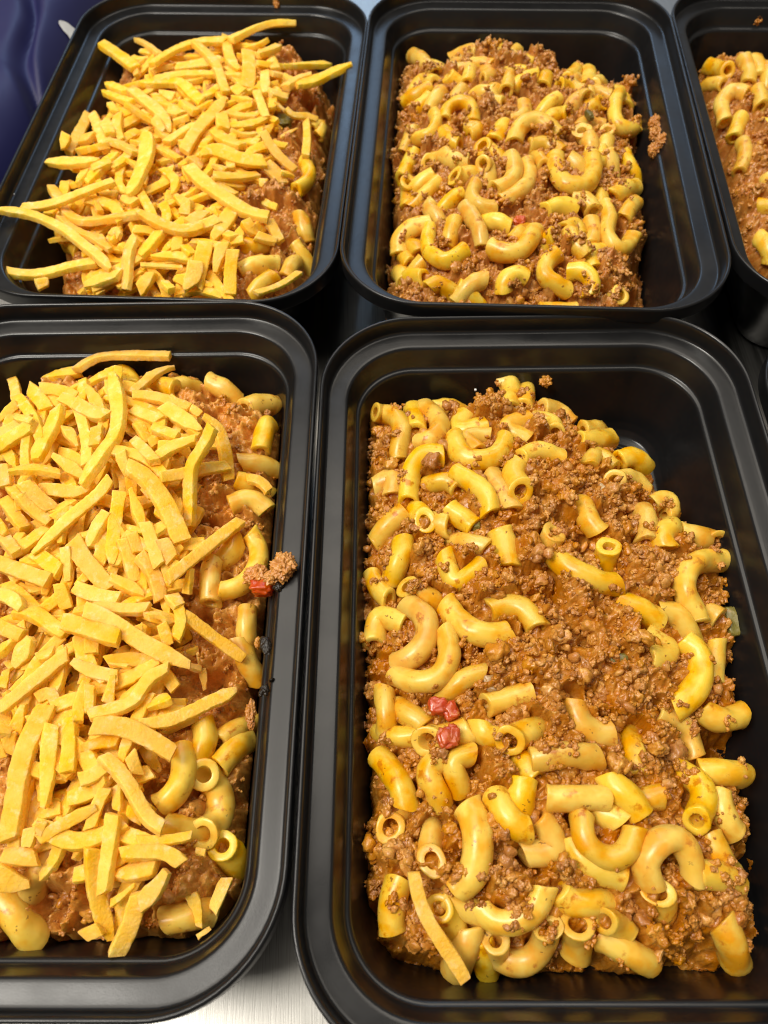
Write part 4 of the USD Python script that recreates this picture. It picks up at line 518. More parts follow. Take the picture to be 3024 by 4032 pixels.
CHEESE = [
('C', 38, 23, [74, 782, -78, 106, 873, -116, 144, 952, -150, 182, 985, -171], 'straight cheese shred slanting rightward, right back end of front left tray', 'cheese shreds on the front left tray'),
('C', 46, 31, [-364, 987, -233, -293, 998, -220, -213, 1001, -206], 'short straight cheese shred lying crosswise, left back end of front left tray, farther one', 'cheese shreds on the front left tray'),
('C', 40, 24, [-533, 1045, -270, -465, 932, -223, -415, 834, -179], 'straight cheese shred slanting leftward, far left back end of front left tray', 'cheese shreds on the front left tray'),
('C', 41, 27, [-358, 778, -92, -280, 684, -56, -209, 578, -25, -181, 523, -14], 'straight cheese shred slanting leftward, left back end of front left tray', 'cheese shreds on the front left tray'),
('C', 39, 21, [-394, 664, -82, -364, 698, -72, -340, 727, -65], 'short straight cheese shred slanting rightward, far left back end of front left tray', 'cheese shreds on the front left tray'),
('C', 50, 26, [-309, 804, -70, -251, 740, -64, -216, 693, -60], 'short straight cheese shred slanting leftward, left back end of front left tray', 'cheese shreds on the front left tray'),
('C', 52, 29, [-261, 788, -61, -194, 777, -57, -115, 736, -52], 'short straight cheese shred lying crosswise, left back end of front left tray, nearer one', 'cheese shreds on the front left tray'),
('C', 54, 31, [-158, 667, -27, -155, 593, -19, -174, 475, -11, -175, 436, -10], 'straight cheese shred lying lengthwise, left back of front left tray', 'cheese shreds on the front left tray'),
('C', 50, 33, [-387, 517, -78, -283, 556, -31, -214, 573, -1], 'straight cheese shred lying crosswise, left back of front left tray', 'cheese shreds on the front left tray'),
('C', 46, 27, [-394, 585, -78, -319, 599, -52, -246, 619, -26], 'straight cheese shred lying crosswise, left back end of front left tray', 'cheese shreds on the front left tray'),
('C', 40, 23, [-171, 740, -48, -107, 704, -48, -69, 628, -49, -33, 541, -43, -10, 434, -38], 'long curved cheese shred slanting leftward, centre back end of front left tray', 'cheese shreds on the front left tray'),
('C', 47, 32, [-91, 797, -48, -44, 731, -47, 5, 653, -47], 'straight cheese shred slanting leftward, centre back end of front left tray', 'cheese shreds on the front left tray'),
('C', 51, 32, [-106, 708, -44, -39, 661, -39, 23, 637, -35], 'short straight cheese shred slanting leftward, centre back end of front left tray', 'cheese shreds on the front left tray'),
('C', 32, 22, [-7, 919, -92, 6, 846, -91], 'short thin cheese shred lying lengthwise, centre back end of front left tray', 'cheese shreds on the front left tray'),
('C', 39, 27, [85, 762, -71, 161, 753, -69, 233, 729, -68, 305, 699, -67], 'straight cheese shred lying crosswise, right back end of front left tray', 'cheese shreds on the front left tray'),
('C', 56, 28, [212, 700, -57, 267, 660, -61, 357, 595, -68], 'broad cheese shred slanting leftward, right back end of front left tray', 'cheese shreds on the front left tray'),
('C', 41, 25, [95, 699, -73, 157, 659, -57, 215, 626, -43], 'short straight cheese shred slanting leftward, right back end of front left tray, farther one', 'cheese shreds on the front left tray'),
('C', 38, 25, [129, 619, -59, 157, 580, -62, 173, 542, -65], 'short straight cheese shred slanting leftward, right back end of front left tray, nearer one', 'cheese shreds on the front left tray'),
('C', 39, 28, [205, 570, -12, 253, 545, -7, 301, 521, -2], 'short straight cheese shred slanting leftward, right back of front left tray, right one', 'cheese shreds on the front left tray'),
('C', 31, 19, [313, 693, -59, 347, 672, -69], 'short thin cheese shred slanting leftward, far right back end of front left tray', 'cheese shreds on the front left tray'),
('C', 43, 29, [366, 648, -47, 403, 623, -69, 437, 554, -106, 455, 444, -159], 'curved cheese shred slanting leftward, far right back of front left tray', 'cheese shreds on the front left tray'),
('C', 41, 27, [230, 436, -17, 285, 479, -6, 369, 506, 8], 'straight cheese shred slanting rightward, right back of front left tray', 'cheese shreds on the front left tray'),
('C', 42, 23, [266, 358, -4, 320, 393, -39, 380, 437, -78, 458, 479, -123], 'straight cheese shred slanting rightward, far right back of front left tray', 'cheese shreds on the front left tray'),
('C', 39, 27, [137, 538, -41, 192, 474, -16, 240, 414, 6], 'straight cheese shred slanting leftward, right back of front left tray', 'cheese shreds on the front left tray'),
('C', 36, 25, [116, 456, 2, 126, 424, -17, 146, 394, -37], 'short straight cheese shred slanting leftward, right back of front left tray, left one', 'cheese shreds on the front left tray'),
('C', 43, 24, [-245, 372, 12, -187, 398, -9, -99, 398, -40], 'short straight cheese shred lying crosswise, left back of front left tray', 'cheese shreds on the front left tray'),
('C', 46, 30, [-123, 456, -13, -68, 422, -28, -7, 382, -45], 'short straight cheese shred slanting leftward, centre back of front left tray, nearer one', 'cheese shreds on the front left tray'),
('C', 43, 24, [-166, 351, -62, -85, 337, -51, 4, 334, -39, 28, 356, -35], 'curved cheese shred lying crosswise, centre back of front left tray', 'cheese shreds on the front left tray'),
('C', 44, 24, [129, 311, -23, 128, 234, -34, 129, 149, -48, 135, 61, -63], 'straight cheese shred lying lengthwise, right middle of front left tray', 'cheese shreds on the front left tray'),
('C', 38, 26, [164, 321, -20, 190, 259, -38, 216, 193, -56], 'short straight cheese shred lying lengthwise, right back of front left tray', 'cheese shreds on the front left tray'),
('C', 42, 28, [100, 236, -27, 73, 187, -43, 53, 124, -63], 'short straight cheese shred slanting rightward, centre middle of front left tray', 'cheese shreds on the front left tray'),
('C', 52, 25, [-198, 340, -6, -149, 298, -36, -104, 264, -61], 'short straight cheese shred slanting leftward, left back of front left tray, fourth from left', 'cheese shreds on the front left tray'),
('C', 42, 23, [-197, 292, -7, -159, 255, -35, -108, 225, -66], 'short straight cheese shred slanting leftward, left back of front left tray, third from left', 'cheese shreds on the front left tray'),
('C', 43, 30, [-302, 333, -102, -254, 275, -99, -200, 212, -94], 'short straight cheese shred slanting leftward, left back of front left tray, second from left', 'cheese shreds on the front left tray'),
('C', 38, 20, [-35, 275, -51, -65, 246, -51, -87, 228, -51], 'short straight cheese shred slanting rightward, centre back of front left tray, left one', 'cheese shreds on the front left tray'),
('C', 59, 28, [-3, 142, -54, 43, 77, -59, 96, 24, -65, 143, -23, -70], 'broad cheese shred slanting leftward, centre middle of front left tray', 'cheese shreds on the front left tray'),
('C', 41, 23, [-18, 113, -42, -9, 65, -57, 1, 8, -76], 'short straight cheese shred lying lengthwise, centre middle of front left tray, farther one', 'cheese shreds on the front left tray'),
('C', 50, 28, [-133, 111, -79, -72, 69, -64, -24, 30, -52], 'short straight cheese shred slanting leftward, centre middle of front left tray', 'cheese shreds on the front left tray'),
('C', 50, 27, [-275, 91, -99, -153, 40, -70, -49, -4, -48], 'straight cheese shred slanting leftward, left middle of front left tray, second from front', 'cheese shreds on the front left tray'),
('C', 41, 26, [164, 139, -40, 186, 87, -60, 211, 12, -88], 'short straight cheese shred lying lengthwise, right middle of front left tray, second from front', 'cheese shreds on the front left tray'),
('C', 37, 21, [193, 157, -32, 217, 99, -51], 'short straight cheese shred slanting leftward, right middle of front left tray, third from front', 'cheese shreds on the front left tray'),
('C', 43, 27, [226, 85, -45, 264, 42, -60, 305, -54, -86], 'straight cheese shred slanting leftward, right middle of front left tray', 'cheese shreds on the front left tray'),
('C', 41, 23, [238, 188, -17, 268, 119, -36, 294, 50, -53], 'short straight cheese shred lying lengthwise, right middle of front left tray, third from front', 'cheese shreds on the front left tray'),
('C', 46, 26, [297, 133, -32, 319, 101, -45, 335, 72, -55], 'short straight cheese shred slanting leftward, right middle of front left tray, second from front', 'cheese shreds on the front left tray'),
('C', 32, 20, [396, 43, -63, 381, -26, -102], 'short thin cheese shred lying lengthwise, far right middle of front left tray', 'cheese shreds on the front left tray'),
('C', 40, 26, [-295, 215, -118, -232, 149, -84, -183, 101, -59], 'straight cheese shred slanting leftward, left middle of front left tray, third from front', 'cheese shreds on the front left tray'),
('C', 44, 29, [-315, 459, -71, -301, 379, -86], 'short straight cheese shred lying lengthwise, left back of front left tray', 'cheese shreds on the front left tray'),
('C', 30, 17, [-310, 640, -34, -217, 584, 12], 'short thin cheese shred slanting leftward, left back end of front left tray', 'cheese shreds on the front left tray'),
('C', 40, 22, [-113, 585, -28, -58, 511, -37], 'short straight cheese shred slanting leftward, centre back of front left tray, farther one', 'cheese shreds on the front left tray'),
('C', 45, 25, [-2, 590, -36, 8, 502, -25], 'short straight cheese shred lying lengthwise, centre back of front left tray', 'cheese shreds on the front left tray'),
('C', 43, 23, [-325, 255, -115, -251, 188, -82], 'short straight cheese shred slanting leftward, left back of front left tray, first from left', 'cheese shreds on the front left tray'),
('C', 43, 27, [62, 309, -38, 11, 285, -48], 'short straight cheese shred slanting rightward, centre back of front left tray, right one', 'cheese shreds on the front left tray'),
('C', 40, 22, [-12, -15, -46, 2, -57, -71, 12, -82, -86], 'short straight cheese shred lying lengthwise, centre middle of front left tray, nearer one', 'cheese shreds on the front left tray'),
('C', 38, 27, [141, 7, -60, 192, -13, -65, 255, -48, -72], 'short straight cheese shred slanting leftward, right middle of front left tray, first from front', 'cheese shreds on the front left tray'),
('C', 45, 28, [34, -16, -68, 100, -45, -64, 183, -63, -59], 'short straight cheese shred lying crosswise, centre middle of front left tray', 'cheese shreds on the front left tray'),
('C', 37, 25, [56, -113, -50, 131, -99, -47, 205, -106, -44, 286, -102, -43], 'straight cheese shred lying crosswise, right middle of front left tray, farther one', 'cheese shreds on the front left tray'),
('C', 48, 31, [-137, -108, -59, -76, -114, -56, -14, -152, -53, 42, -183, -51], 'straight cheese shred slanting leftward, centre middle of front left tray', 'cheese shreds on the front left tray'),
('C', 45, 32, [-238, -31, -89, -160, -59, -62, -105, -106, -39], 'straight cheese shred slanting leftward, left middle of front left tray, first from front', 'cheese shreds on the front left tray'),
('C', 44, 24, [-201, -139, -69, -131, -170, -58, -90, -187, -51], 'short straight cheese shred slanting leftward, left middle of front left tray', 'cheese shreds on the front left tray'),
('C', 38, 22, [394, -113, -79, 447, -145, -115, 502, -178, -150, 567, -215, -189], 'straight cheese shred slanting leftward, far right middle of front left tray', 'cheese shreds on the front left tray'),
('C', 30, 18, [291, -134, -28, 331, -125, -50, 353, -144, -66], 'short thin cheese shred lying crosswise, right middle of front left tray', 'cheese shreds on the front left tray'),
('C', 35, 22, [338, -155, -38, 357, -212, -71], 'short straight cheese shred lying lengthwise, far right middle of front left tray, nearer one', 'cheese shreds on the front left tray'),
('C', 35, 19, [365, -78, -77, 383, -127, -70, 381, -196, -61], 'short straight cheese shred lying lengthwise, far right middle of front left tray, farther one', 'cheese shreds on the front left tray'),
('C', 45, 24, [342, -47, -75, 373, -86, -70], 'short straight cheese shred slanting leftward, far right middle of front left tray', 'cheese shreds on the front left tray'),
('C', 27, 16, [425, -204, -161, 439, -246, -186, 448, -305, -218], 'short thin cheese shred lying lengthwise, far right front of front left tray', 'cheese shreds on the front left tray'),
('C', 24, 15, [406, -249, -162, 438, -255, -174], 'short thin cheese shred lying crosswise, far right front of front left tray', 'cheese shreds on the front left tray'),
('C', 42, 23, [84, -272, -49, 146, -301, -49, 228, -320, -48], 'short straight cheese shred lying crosswise, right front of front left tray, farther one', 'cheese shreds on the front left tray'),
('C', 37, 24, [218, -319, -37, 206, -395, -59], 'short straight cheese shred lying lengthwise, right front of front left tray, third from front', 'cheese shreds on the front left tray'),
('C', 17, 11, [194, -279, -45, 261, -294, -28], 'short thin cheese shred lying crosswise, right front of front left tray', 'cheese shreds on the front left tray'),
('C', 46, 24, [328, -404, -63, 361, -389, -66, 386, -379, -69], 'short straight cheese shred slanting rightward, far right front of front left tray', 'cheese shreds on the front left tray'),
('C', 44, 30, [159, -525, -49, 211, -511, -55, 260, -501, -61], 'short straight cheese shred lying crosswise, right front of front left tray, nearer one', 'cheese shreds on the front left tray'),
('C', 37, 23, [-4, -381, -56, 30, -366, -63, 47, -387, -68], 'short curved cheese shred lying crosswise, centre front of front left tray', 'cheese shreds on the front left tray'),
('C', 42, 23, [50, -408, -60, 99, -382, -71, 132, -375, -78], 'short straight cheese shred lying crosswise, centre front of front left tray', 'cheese shreds on the front left tray'),
('C', 40, 28, [113, -444, -44, 126, -505, -44, 136, -594, -43], 'short straight cheese shred lying lengthwise, right front of front left tray, second from front', 'cheese shreds on the front left tray'),
('C', 33, 19, [135, -338, -49, 131, -396, -41, 141, -456, -34], 'short thin cheese shred lying lengthwise, right front of front left tray, left one', 'cheese shreds on the front left tray'),
('C', 45, 26, [-30, -403, -43, -50, -469, -64], 'short straight cheese shred lying lengthwise, centre front of front left tray, farther one', 'cheese shreds on the front left tray'),
('C', 29, 19, [153, -350, -42, 171, -425, -33], 'short thin cheese shred lying lengthwise, right front of front left tray, right one', 'cheese shreds on the front left tray'),
('C', 32, 20, [-59, -485, -54, -59, -531, -79], 'short thin cheese shred lying lengthwise, centre front of front left tray', 'cheese shreds on the front left tray'),
('C', 36, 21, [-90, -502, -53, -73, -549, -72], 'short straight cheese shred lying lengthwise, centre front of front left tray, nearer one', 'cheese shreds on the front left tray'),
('C', 41, 22, [-101, -420, -80, -67, -493, -37], 'short straight cheese shred slanting leftward, centre front of front left tray', 'cheese shreds on the front left tray'),
('C', 36, 25, [302, -543, -49, 319, -591, -78], 'short straight cheese shred lying lengthwise, right front of front left tray, first from front', 'cheese shreds on the front left tray'),
('C', 39, 28, [176, -615, -41, 212, -601, -50, 240, -578, -58], 'short straight cheese shred slanting rightward, right front end of front left tray', 'cheese shreds on the front left tray'),
('C', 26, 17, [-150, -276, -118, -143, -331, -112], 'short thin cheese shred lying lengthwise, left front of front left tray', 'cheese shreds on the front left tray'),
('C', 60, 27, [-53, -202, -39, -104, -275, -78], 'short broad cheese shred slanting rightward, centre front of front left tray', 'cheese shreds on the front left tray'),
('C', 43, 27, [-172, -239, -84, -112, -204, -47], 'short straight cheese shred slanting rightward, left front of front left tray', 'cheese shreds on the front left tray'),
('C', 38, 25, [-25, -262, -49, 17, -242, -51], 'short straight cheese shred slanting rightward, centre front of front left tray', 'cheese shreds on the front left tray'),
('C', 43, 28, [117, -179, -50, 136, -248, -49], 'short straight cheese shred lying lengthwise, right front of front left tray, fourth from front', 'cheese shreds on the front left tray'),
('C', 34, 20, [268, -164, -27, 277, -205, -49], 'short straight cheese shred lying lengthwise, right middle of front left tray, first from front', 'cheese shreds on the front left tray'),
('C', 46, 28, [-13, -803, -91, 33, -806, -92, 79, -806, -94], 'short straight cheese shred lying crosswise, centre front end of front left tray', 'cheese shreds on the front left tray'),
('C', 64, 26, [-27, -841, -88, 19, -865, -111, 58, -867, -129], 'short broad cheese shred lying crosswise, centre front end of front left tray', 'cheese shreds on the front left tray'),
('C', 33, 20, [247, -635, -56, 231, -674, -64, 217, -736, -75], 'short thin cheese shred lying lengthwise, right front end of front left tray, left one', 'cheese shreds on the front left tray'),
('C', 33, 22, [88, -764, -67, 148, -725, -63, 230, -683, -58], 'thin cheese shred slanting rightward, right front end of front left tray', 'cheese shreds on the front left tray'),
('C', 27, 16, [271, -623, -79, 283, -688, -80], 'short thin cheese shred lying lengthwise, right front end of front left tray, right one', 'cheese shreds on the front left tray'),
('C', 27, 18, [353, -767, -74, 425, -765, -85, 491, -752, -96], 'short thin cheese shred lying crosswise, far right front end of front left tray, left one', 'cheese shreds on the front left tray'),
('C', 42, 29, [287, -849, -117, 348, -843, -106, 407, -833, -94], 'short straight cheese shred lying crosswise, far right front end of front left tray', 'cheese shreds on the front left tray'),
('C', 23, 14, [289, -914, -136, 321, -897, -117, 357, -873, -93], 'short thin cheese shred slanting rightward, right front end of front left tray', 'cheese shreds on the front left tray'),
('C', 48, 25, [371, -892, -95, 352, -955, -127, 312, -1031, -168], 'straight cheese shred slanting rightward, far right front end of front left tray', 'cheese shreds on the front left tray'),
('C', 35, 21, [480, -887, -216, 501, -925, -221, 509, -965, -227], 'short straight cheese shred lying lengthwise, far right front end of front left tray', 'cheese shreds on the front left tray'),
('C', 32, 17, [569, -846, -245, 557, -882, -236, 543, -928, -225], 'short thin cheese shred lying lengthwise, far right front end of front left tray', 'cheese shreds on the front left tray'),
('C', 38, 21, [219, -989, -167, 265, -972, -154], 'short straight cheese shred lying crosswise, right front end of front left tray', 'cheese shreds on the front left tray'),
('C', 19, 12, [509, -991, -223, 539, -969, -225], 'short thin cheese shred slanting rightward, far right front end of front left tray', 'cheese shreds on the front left tray'),
('C', 20, 10, [496, -785, -148, 522, -789, -148], 'short thin cheese shred lying crosswise, far right front end of front left tray, right one', 'cheese shreds on the front left tray'),
('C', 34, 20, [58, -737, -64, 60, -783, -65], 'short straight cheese shred lying lengthwise, centre front end of front left tray, left one', 'cheese shreds on the front left tray'),
('C', 34, 22, [89, -722, -63, 89, -757, -62], 'short straight cheese shred lying lengthwise, centre front end of front left tray, right one', 'cheese shreds on the front left tray'),
('C', 31, 21, [311, -689, -72, 350, -709, -96], 'short thin cheese shred slanting leftward, far right front end of front left tray', 'cheese shreds on the front left tray'),
('C', 39, 21, [521, 450, -162, 564, 442, -165, 603, 402, -169], 'short curved cheese shred slanting leftward, far right back of front left tray', 'cheese shreds on the front left tray'),
('C', 34, 23, [99, -722, -58, 86, -738, -58], 'short straight cheese shred slanting rightward, centre front end of front left tray', 'cheese shreds on the front left tray'),
('D', 36, 23, [-598, 1080, -211, -429, 826, -112, -286, 596, -36], 'long straight cheese shred slanting leftward, far left back end of back left tray', 'cheese shreds on the back left tray'),
('D', 46, 30, [-616, 579, -185, -505, 444, -127, -401, 305, -64], 'long straight cheese shred slanting leftward, far left back of back left tray, farther one', 'cheese shreds on the back left tray'),
('D', 40, 26, [-615, 501, -179, -456, 295, -85, -332, 162, -26], 'long straight cheese shred slanting leftward, far left back of back left tray, nearer one', 'cheese shreds on the back left tray'),
('D', 61, 33, [-378, 319, -60, -288, 236, -71, -197, 141, -79, -143, 12, -90], 'long broad cheese shred slanting leftward, left middle of back left tray', 'cheese shreds on the back left tray'),
('D', 38, 26, [-351, 115, -4, -292, 101, -38, -221, 85, -76], 'short straight cheese shred lying crosswise, left middle of back left tray', 'cheese shreds on the back left tray'),
('D', 39, 24, [-480, 241, -83, -431, 155, -73], 'short straight cheese shred slanting leftward, far left back of back left tray', 'cheese shreds on the back left tray'),
('D', 48, 31, [-632, 277, -167, -633, 121, -159, -635, -63, -148], 'long straight cheese shred lying lengthwise, far left middle of back left tray', 'cheese shreds on the back left tray'),
('D', 49, 31, [-602, 269, -161, -482, 30, -97, -394, -158, -64], 'long straight cheese shred slanting leftward, far left middle of back left tray', 'cheese shreds on the back left tray'),
('D', 49, 32, [-405, 124, -73, -392, 35, -78, -349, -52, -84], 'straight cheese shred lying lengthwise, far left middle of back left tray', 'cheese shreds on the back left tray'),
('D', 53, 25, [-396, -107, -48, -320, -134, -54, -240, -186, -61], 'straight cheese shred slanting leftward, left middle of back left tray', 'cheese shreds on the back left tray'),
('D', 53, 31, [-580, -64, -133, -454, -137, -67, -398, -158, -39], 'straight cheese shred slanting leftward, far left middle of back left tray, nearer one', 'cheese shreds on the back left tray'),
('D', 58, 32, [-674, -225, -87, -576, -221, -88, -422, -214, -83], 'broad cheese shred lying crosswise, far left front of back left tray', 'cheese shreds on the back left tray'),
('D', 49, 28, [-638, -5, -89, -646, -80, -116], 'short straight cheese shred lying lengthwise, far left middle of back left tray', 'cheese shreds on the back left tray'),
('D', 57, 32, [-350, -182, -72, -392, -321, -57, -417, -427, -44], 'broad cheese shred lying lengthwise, far left front of back left tray', 'cheese shreds on the back left tray'),
('D', 35, 21, [-391, 633, -83, -419, 600, -90, -412, 522, -103], 'short curved cheese shred lying lengthwise, far left back end of back left tray', 'cheese shreds on the back left tray'),
('D', 74, 27, [-323, 507, -75, -261, 553, -74, -212, 565, -74], 'short broad cheese shred slanting rightward, left back of back left tray', 'cheese shreds on the back left tray'),
('D', 57, 33, [-357, 399, -75, -264, 412, -75, -170, 415, -75, -84, 330, -74, -13, 248, -74], 'long broad cheese shred slanting leftward, left back of back left tray', 'cheese shreds on the back left tray'),
('D', 68, 28, [-250, 336, -81, -174, 317, -93], 'short broad cheese shred lying crosswise, left back of back left tray', 'cheese shreds on the back left tray'),
('D', 61, 31, [-112, 229, -63, -26, 157, -68], 'short broad cheese shred slanting leftward, centre back of back left tray', 'cheese shreds on the back left tray'),
('D', 55, 28, [-164, 174, -68, -95, 135, -68], 'short straight cheese shred slanting leftward, left middle of back left tray, third from front', 'cheese shreds on the back left tray'),
('D', 49, 29, [-121, 79, -70, -51, 106, -61], 'short straight cheese shred lying crosswise, centre middle of back left tray', 'cheese shreds on the back left tray'),
('D', 48, 26, [-196, 28, -77, -112, -43, -86], 'short straight cheese shred slanting leftward, left middle of back left tray, first from front', 'cheese shreds on the back left tray'),
('D', 54, 28, [-480, 116, -101, -401, -47, -57], 'straight cheese shred slanting leftward, far left middle of back left tray, farther one', 'cheese shreds on the back left tray'),
('D', 54, 31, [-573, -16, -113, -499, -28, -84], 'short straight cheese shred lying crosswise, far left middle of back left tray', 'cheese shreds on the back left tray'),
('D', 53, 33, [7, 847, -80, 45, 698, -75, 79, 609, -76, 129, 535, -77], 'straight cheese shred lying lengthwise, centre back end of back left tray', 'cheese shreds on the back left tray'),
('D', 52, 30, [-196, 535, -69, -91, 582, -76, 17, 627, -81], 'straight cheese shred slanting rightward, centre back end of back left tray', 'cheese shreds on the back left tray'),
('D', 46, 26, [-285, 416, -65, -183, 471, -70, -31, 499, -78, 141, 495, -80], 'long straight cheese shred lying crosswise, centre back of back left tray', 'cheese shreds on the back left tray'),
('D', 47, 30, [224, 596, -29, 258, 714, -75, 280, 877, -138], 'straight cheese shred lying lengthwise, right back end of back left tray', 'cheese shreds on the back left tray'),
('D', 69, 32, [153, 684, -66, 178, 552, -74, 189, 384, -83], 'broad cheese shred lying lengthwise, right back of back left tray', 'cheese shreds on the back left tray'),
('D', 65, 29, [226, 557, -51, 306, 588, -80, 408, 732, -160, 538, 894, -243], 'long broad cheese shred slanting rightward, far right back end of back left tray', 'cheese shreds on the back left tray'),
('D', 46, 27, [289, 601, -56, 322, 532, -67], 'short straight cheese shred slanting leftward, right back of back left tray, farther one', 'cheese shreds on the back left tray'),
('D', 48, 27, [264, 526, -77, 294, 318, -67], 'straight cheese shred lying lengthwise, right back of back left tray, farther one', 'cheese shreds on the back left tray'),
('D', 46, 29, [301, 498, -67, 359, 515, -88], 'short straight cheese shred lying crosswise, far right back of back left tray, left one', 'cheese shreds on the back left tray'),
('D', 46, 32, [365, 486, -71, 414, 470, -99], 'short straight cheese shred lying crosswise, far right back of back left tray, right one', 'cheese shreds on the back left tray'),
('D', 50, 25, [322, 310, -55, 398, 345, -101], 'short straight cheese shred slanting rightward, far right back of back left tray', 'cheese shreds on the back left tray'),
('D', 56, 26, [119, 390, -81, 179, 336, -74], 'short broad cheese shred slanting leftward, right back of back left tray', 'cheese shreds on the back left tray'),
('D', 50, 29, [134, 300, -78, 243, 249, -64], 'short straight cheese shred slanting leftward, right back of back left tray, nearer one', 'cheese shreds on the back left tray'),
('D', 51, 32, [388, 395, -80, 434, 473, -87, 502, 537, -98], 'straight cheese shred slanting rightward, far right back of back left tray', 'cheese shreds on the back left tray'),
('D', 41, 24, [256, 306, -48, 290, 221, -64, 322, 145, -79], 'straight cheese shred lying lengthwise, right back of back left tray, nearer one', 'cheese shreds on the back left tray'),
('D', 33, 22, [127, 185, -83, 194, 153, -80, 269, 142, -78], 'short thin cheese shred lying crosswise, right middle of back left tray, farther one', 'cheese shreds on the back left tray'),
('D', 48, 30, [-126, -71, -80, -67, -3, -73, -10, 56, -66], 'straight cheese shred slanting rightward, centre middle of back left tray', 'cheese shreds on the back left tray'),
('D', 32, 23, [174, 5, -55, 221, -9, -69, 289, 26, -91], 'short thin cheese shred lying crosswise, right middle of back left tray, nearer one', 'cheese shreds on the back left tray'),
('D', 58, 31, [95, 3, -67, 171, -68, -69, 246, -100, -71], 'broad cheese shred slanting leftward, right middle of back left tray', 'cheese shreds on the back left tray'),
('D', 34, 19, [402, 255, -103, 427, 241, -119, 492, 283, -157, 544, 297, -185], 'thin cheese shred lying crosswise, far right back of back left tray', 'cheese shreds on the back left tray'),
('D', 17, 9, [353, 249, -62, 401, 226, -91], 'short thin cheese shred slanting leftward, far right back of back left tray', 'cheese shreds on the back left tray'),
('D', 17, 11, [397, 72, -133, 459, 187, -161], 'short thin cheese shred slanting rightward, far right middle of back left tray', 'cheese shreds on the back left tray'),
('D', 63, 25, [359, -185, -99, 404, -207, -128, 440, -246, -158], 'short broad cheese shred slanting leftward, far right front of back left tray', 'cheese shreds on the back left tray'),
('D', 32, 21, [435, -214, -122, 481, -193, -149], 'short thin cheese shred slanting rightward, far right front of back left tray', 'cheese shreds on the back left tray'),
('D', 46, 25, [153, -349, -50, 227, -317, -78, 327, -235, -122], 'straight cheese shred slanting rightward, right front of back left tray', 'cheese shreds on the back left tray'),
('D', 36, 22, [134, -239, -78, 190, -264, -79], 'short straight cheese shred slanting leftward, right front of back left tray', 'cheese shreds on the back left tray'),
('D', 47, 31, [13, -196, -67, 63, -222, -99], 'short straight cheese shred slanting leftward, centre front of back left tray', 'cheese shreds on the back left tray'),
('D', 54, 31, [-213, 81, -61, -152, 5, -73], 'short straight cheese shred slanting leftward, left middle of back left tray, second from front', 'cheese shreds on the back left tray'),
('D', 60, 32, [94, 170, -80, 137, 10, -59], 'broad cheese shred lying lengthwise, right middle of back left tray', 'cheese shreds on the back left tray'),
('D', 37, 20, [306, -270, -167, 345, -344, -170, 432, -395, -175], 'straight cheese shred slanting leftward, far right front of back left tray', 'cheese shreds on the back left tray'),
('D', 54, 31, [332, -611, -79, 360, -639, -101, 385, -557, -141], 'short curved cheese shred slanting rightward, far right front end of back left tray', 'cheese shreds on the back left tray'),
('D', 45, 29, [420, -548, -127, 450, -588, -147, 480, -634, -168], 'short straight cheese shred slanting leftward, far right front end of back left tray', 'cheese shreds on the back left tray'),
('D', 44, 25, [385, -669, -108, 463, -654, -152], 'short straight cheese shred lying crosswise, far right front end of back left tray', 'cheese shreds on the back left tray'),
('D', 64, 30, [255, -524, -99, 231, -639, -92, 203, -724, -87], 'broad cheese shred lying lengthwise, right front end of back left tray, farther one', 'cheese shreds on the back left tray'),
('D', 53, 30, [270, -773, -64, 246, -832, -99, 238, -883, -127], 'short straight cheese shred lying lengthwise, right front end of back left tray', 'cheese shreds on the back left tray'),
('D', 67, 31, [183, -755, -81, 172, -842, -106, 159, -955, -137], 'broad cheese shred lying lengthwise, right front end of back left tray, nearer one', 'cheese shreds on the back left tray'),
('D', 55, 28, [307, -797, -81, 303, -881, -119, 311, -978, -159], 'straight cheese shred lying lengthwise, right front end of back left tray', 'cheese shreds on the back left tray'),
('D', 29, 19, [416, -957, -167, 491, -900, -184, 578, -791, -199], 'thin cheese shred slanting rightward, far right front end of back left tray', 'cheese shreds on the back left tray'),
('D', 55, 30, [70, -512, -49, 57, -574, -84], 'short straight cheese shred lying lengthwise, centre front of back left tray', 'cheese shreds on the back left tray'),
('D', 54, 31, [49, -695, -77, 125, -668, -77, 212, -607, -79], 'straight cheese shred slanting rightward, right front end of back left tray', 'cheese shreds on the back left tray'),
('D', 59, 27, [143, -561, -79, 91, -648, -69], 'short broad cheese shred slanting rightward, right front end of back left tray', 'cheese shreds on the back left tray'),
('D', 47, 27, [359, -268, -121, 349, -298, -139], 'short straight cheese shred lying lengthwise, far right front of back left tray', 'cheese shreds on the back left tray'),
('D', 46, 28, [157, -381, -75, 261, -420, -94], 'short straight cheese shred lying crosswise, right front of back left tray', 'cheese shreds on the back left tray'),
('D', 48, 28, [-671, -933, -104, -594, -915, -138, -493, -878, -154, -387, -867, -127, -283, -864, -106], 'long straight cheese shred lying crosswise, far left front end of back left tray', 'cheese shreds on the back left tray'),
('D', 45, 30, [-636, -343, -134, -540, -485, -109, -448, -599, -96, -381, -628, -87, -264, -630, -69, -127, -611, -58], 'long curved cheese shred slanting leftward, far left front of back left tray', 'cheese shreds on the back left tray'),
('D', 42, 25, [-500, -605, -92, -415, -680, -95, -323, -730, -90, -228, -804, -90], 'straight cheese shred slanting leftward, far left front end of back left tray', 'cheese shreds on the back left tray'),
('D', 58, 31, [-26, -704, -76, -60, -782, -84, -86, -838, -89], 'short broad cheese shred slanting rightward, centre front end of back left tray', 'cheese shreds on the back left tray'),
('D', 52, 26, [-112, -763, -49, -133, -821, -72, -132, -925, -113, -131, -986, -137], 'straight cheese shred lying lengthwise, left front end of back left tray', 'cheese shreds on the back left tray'),
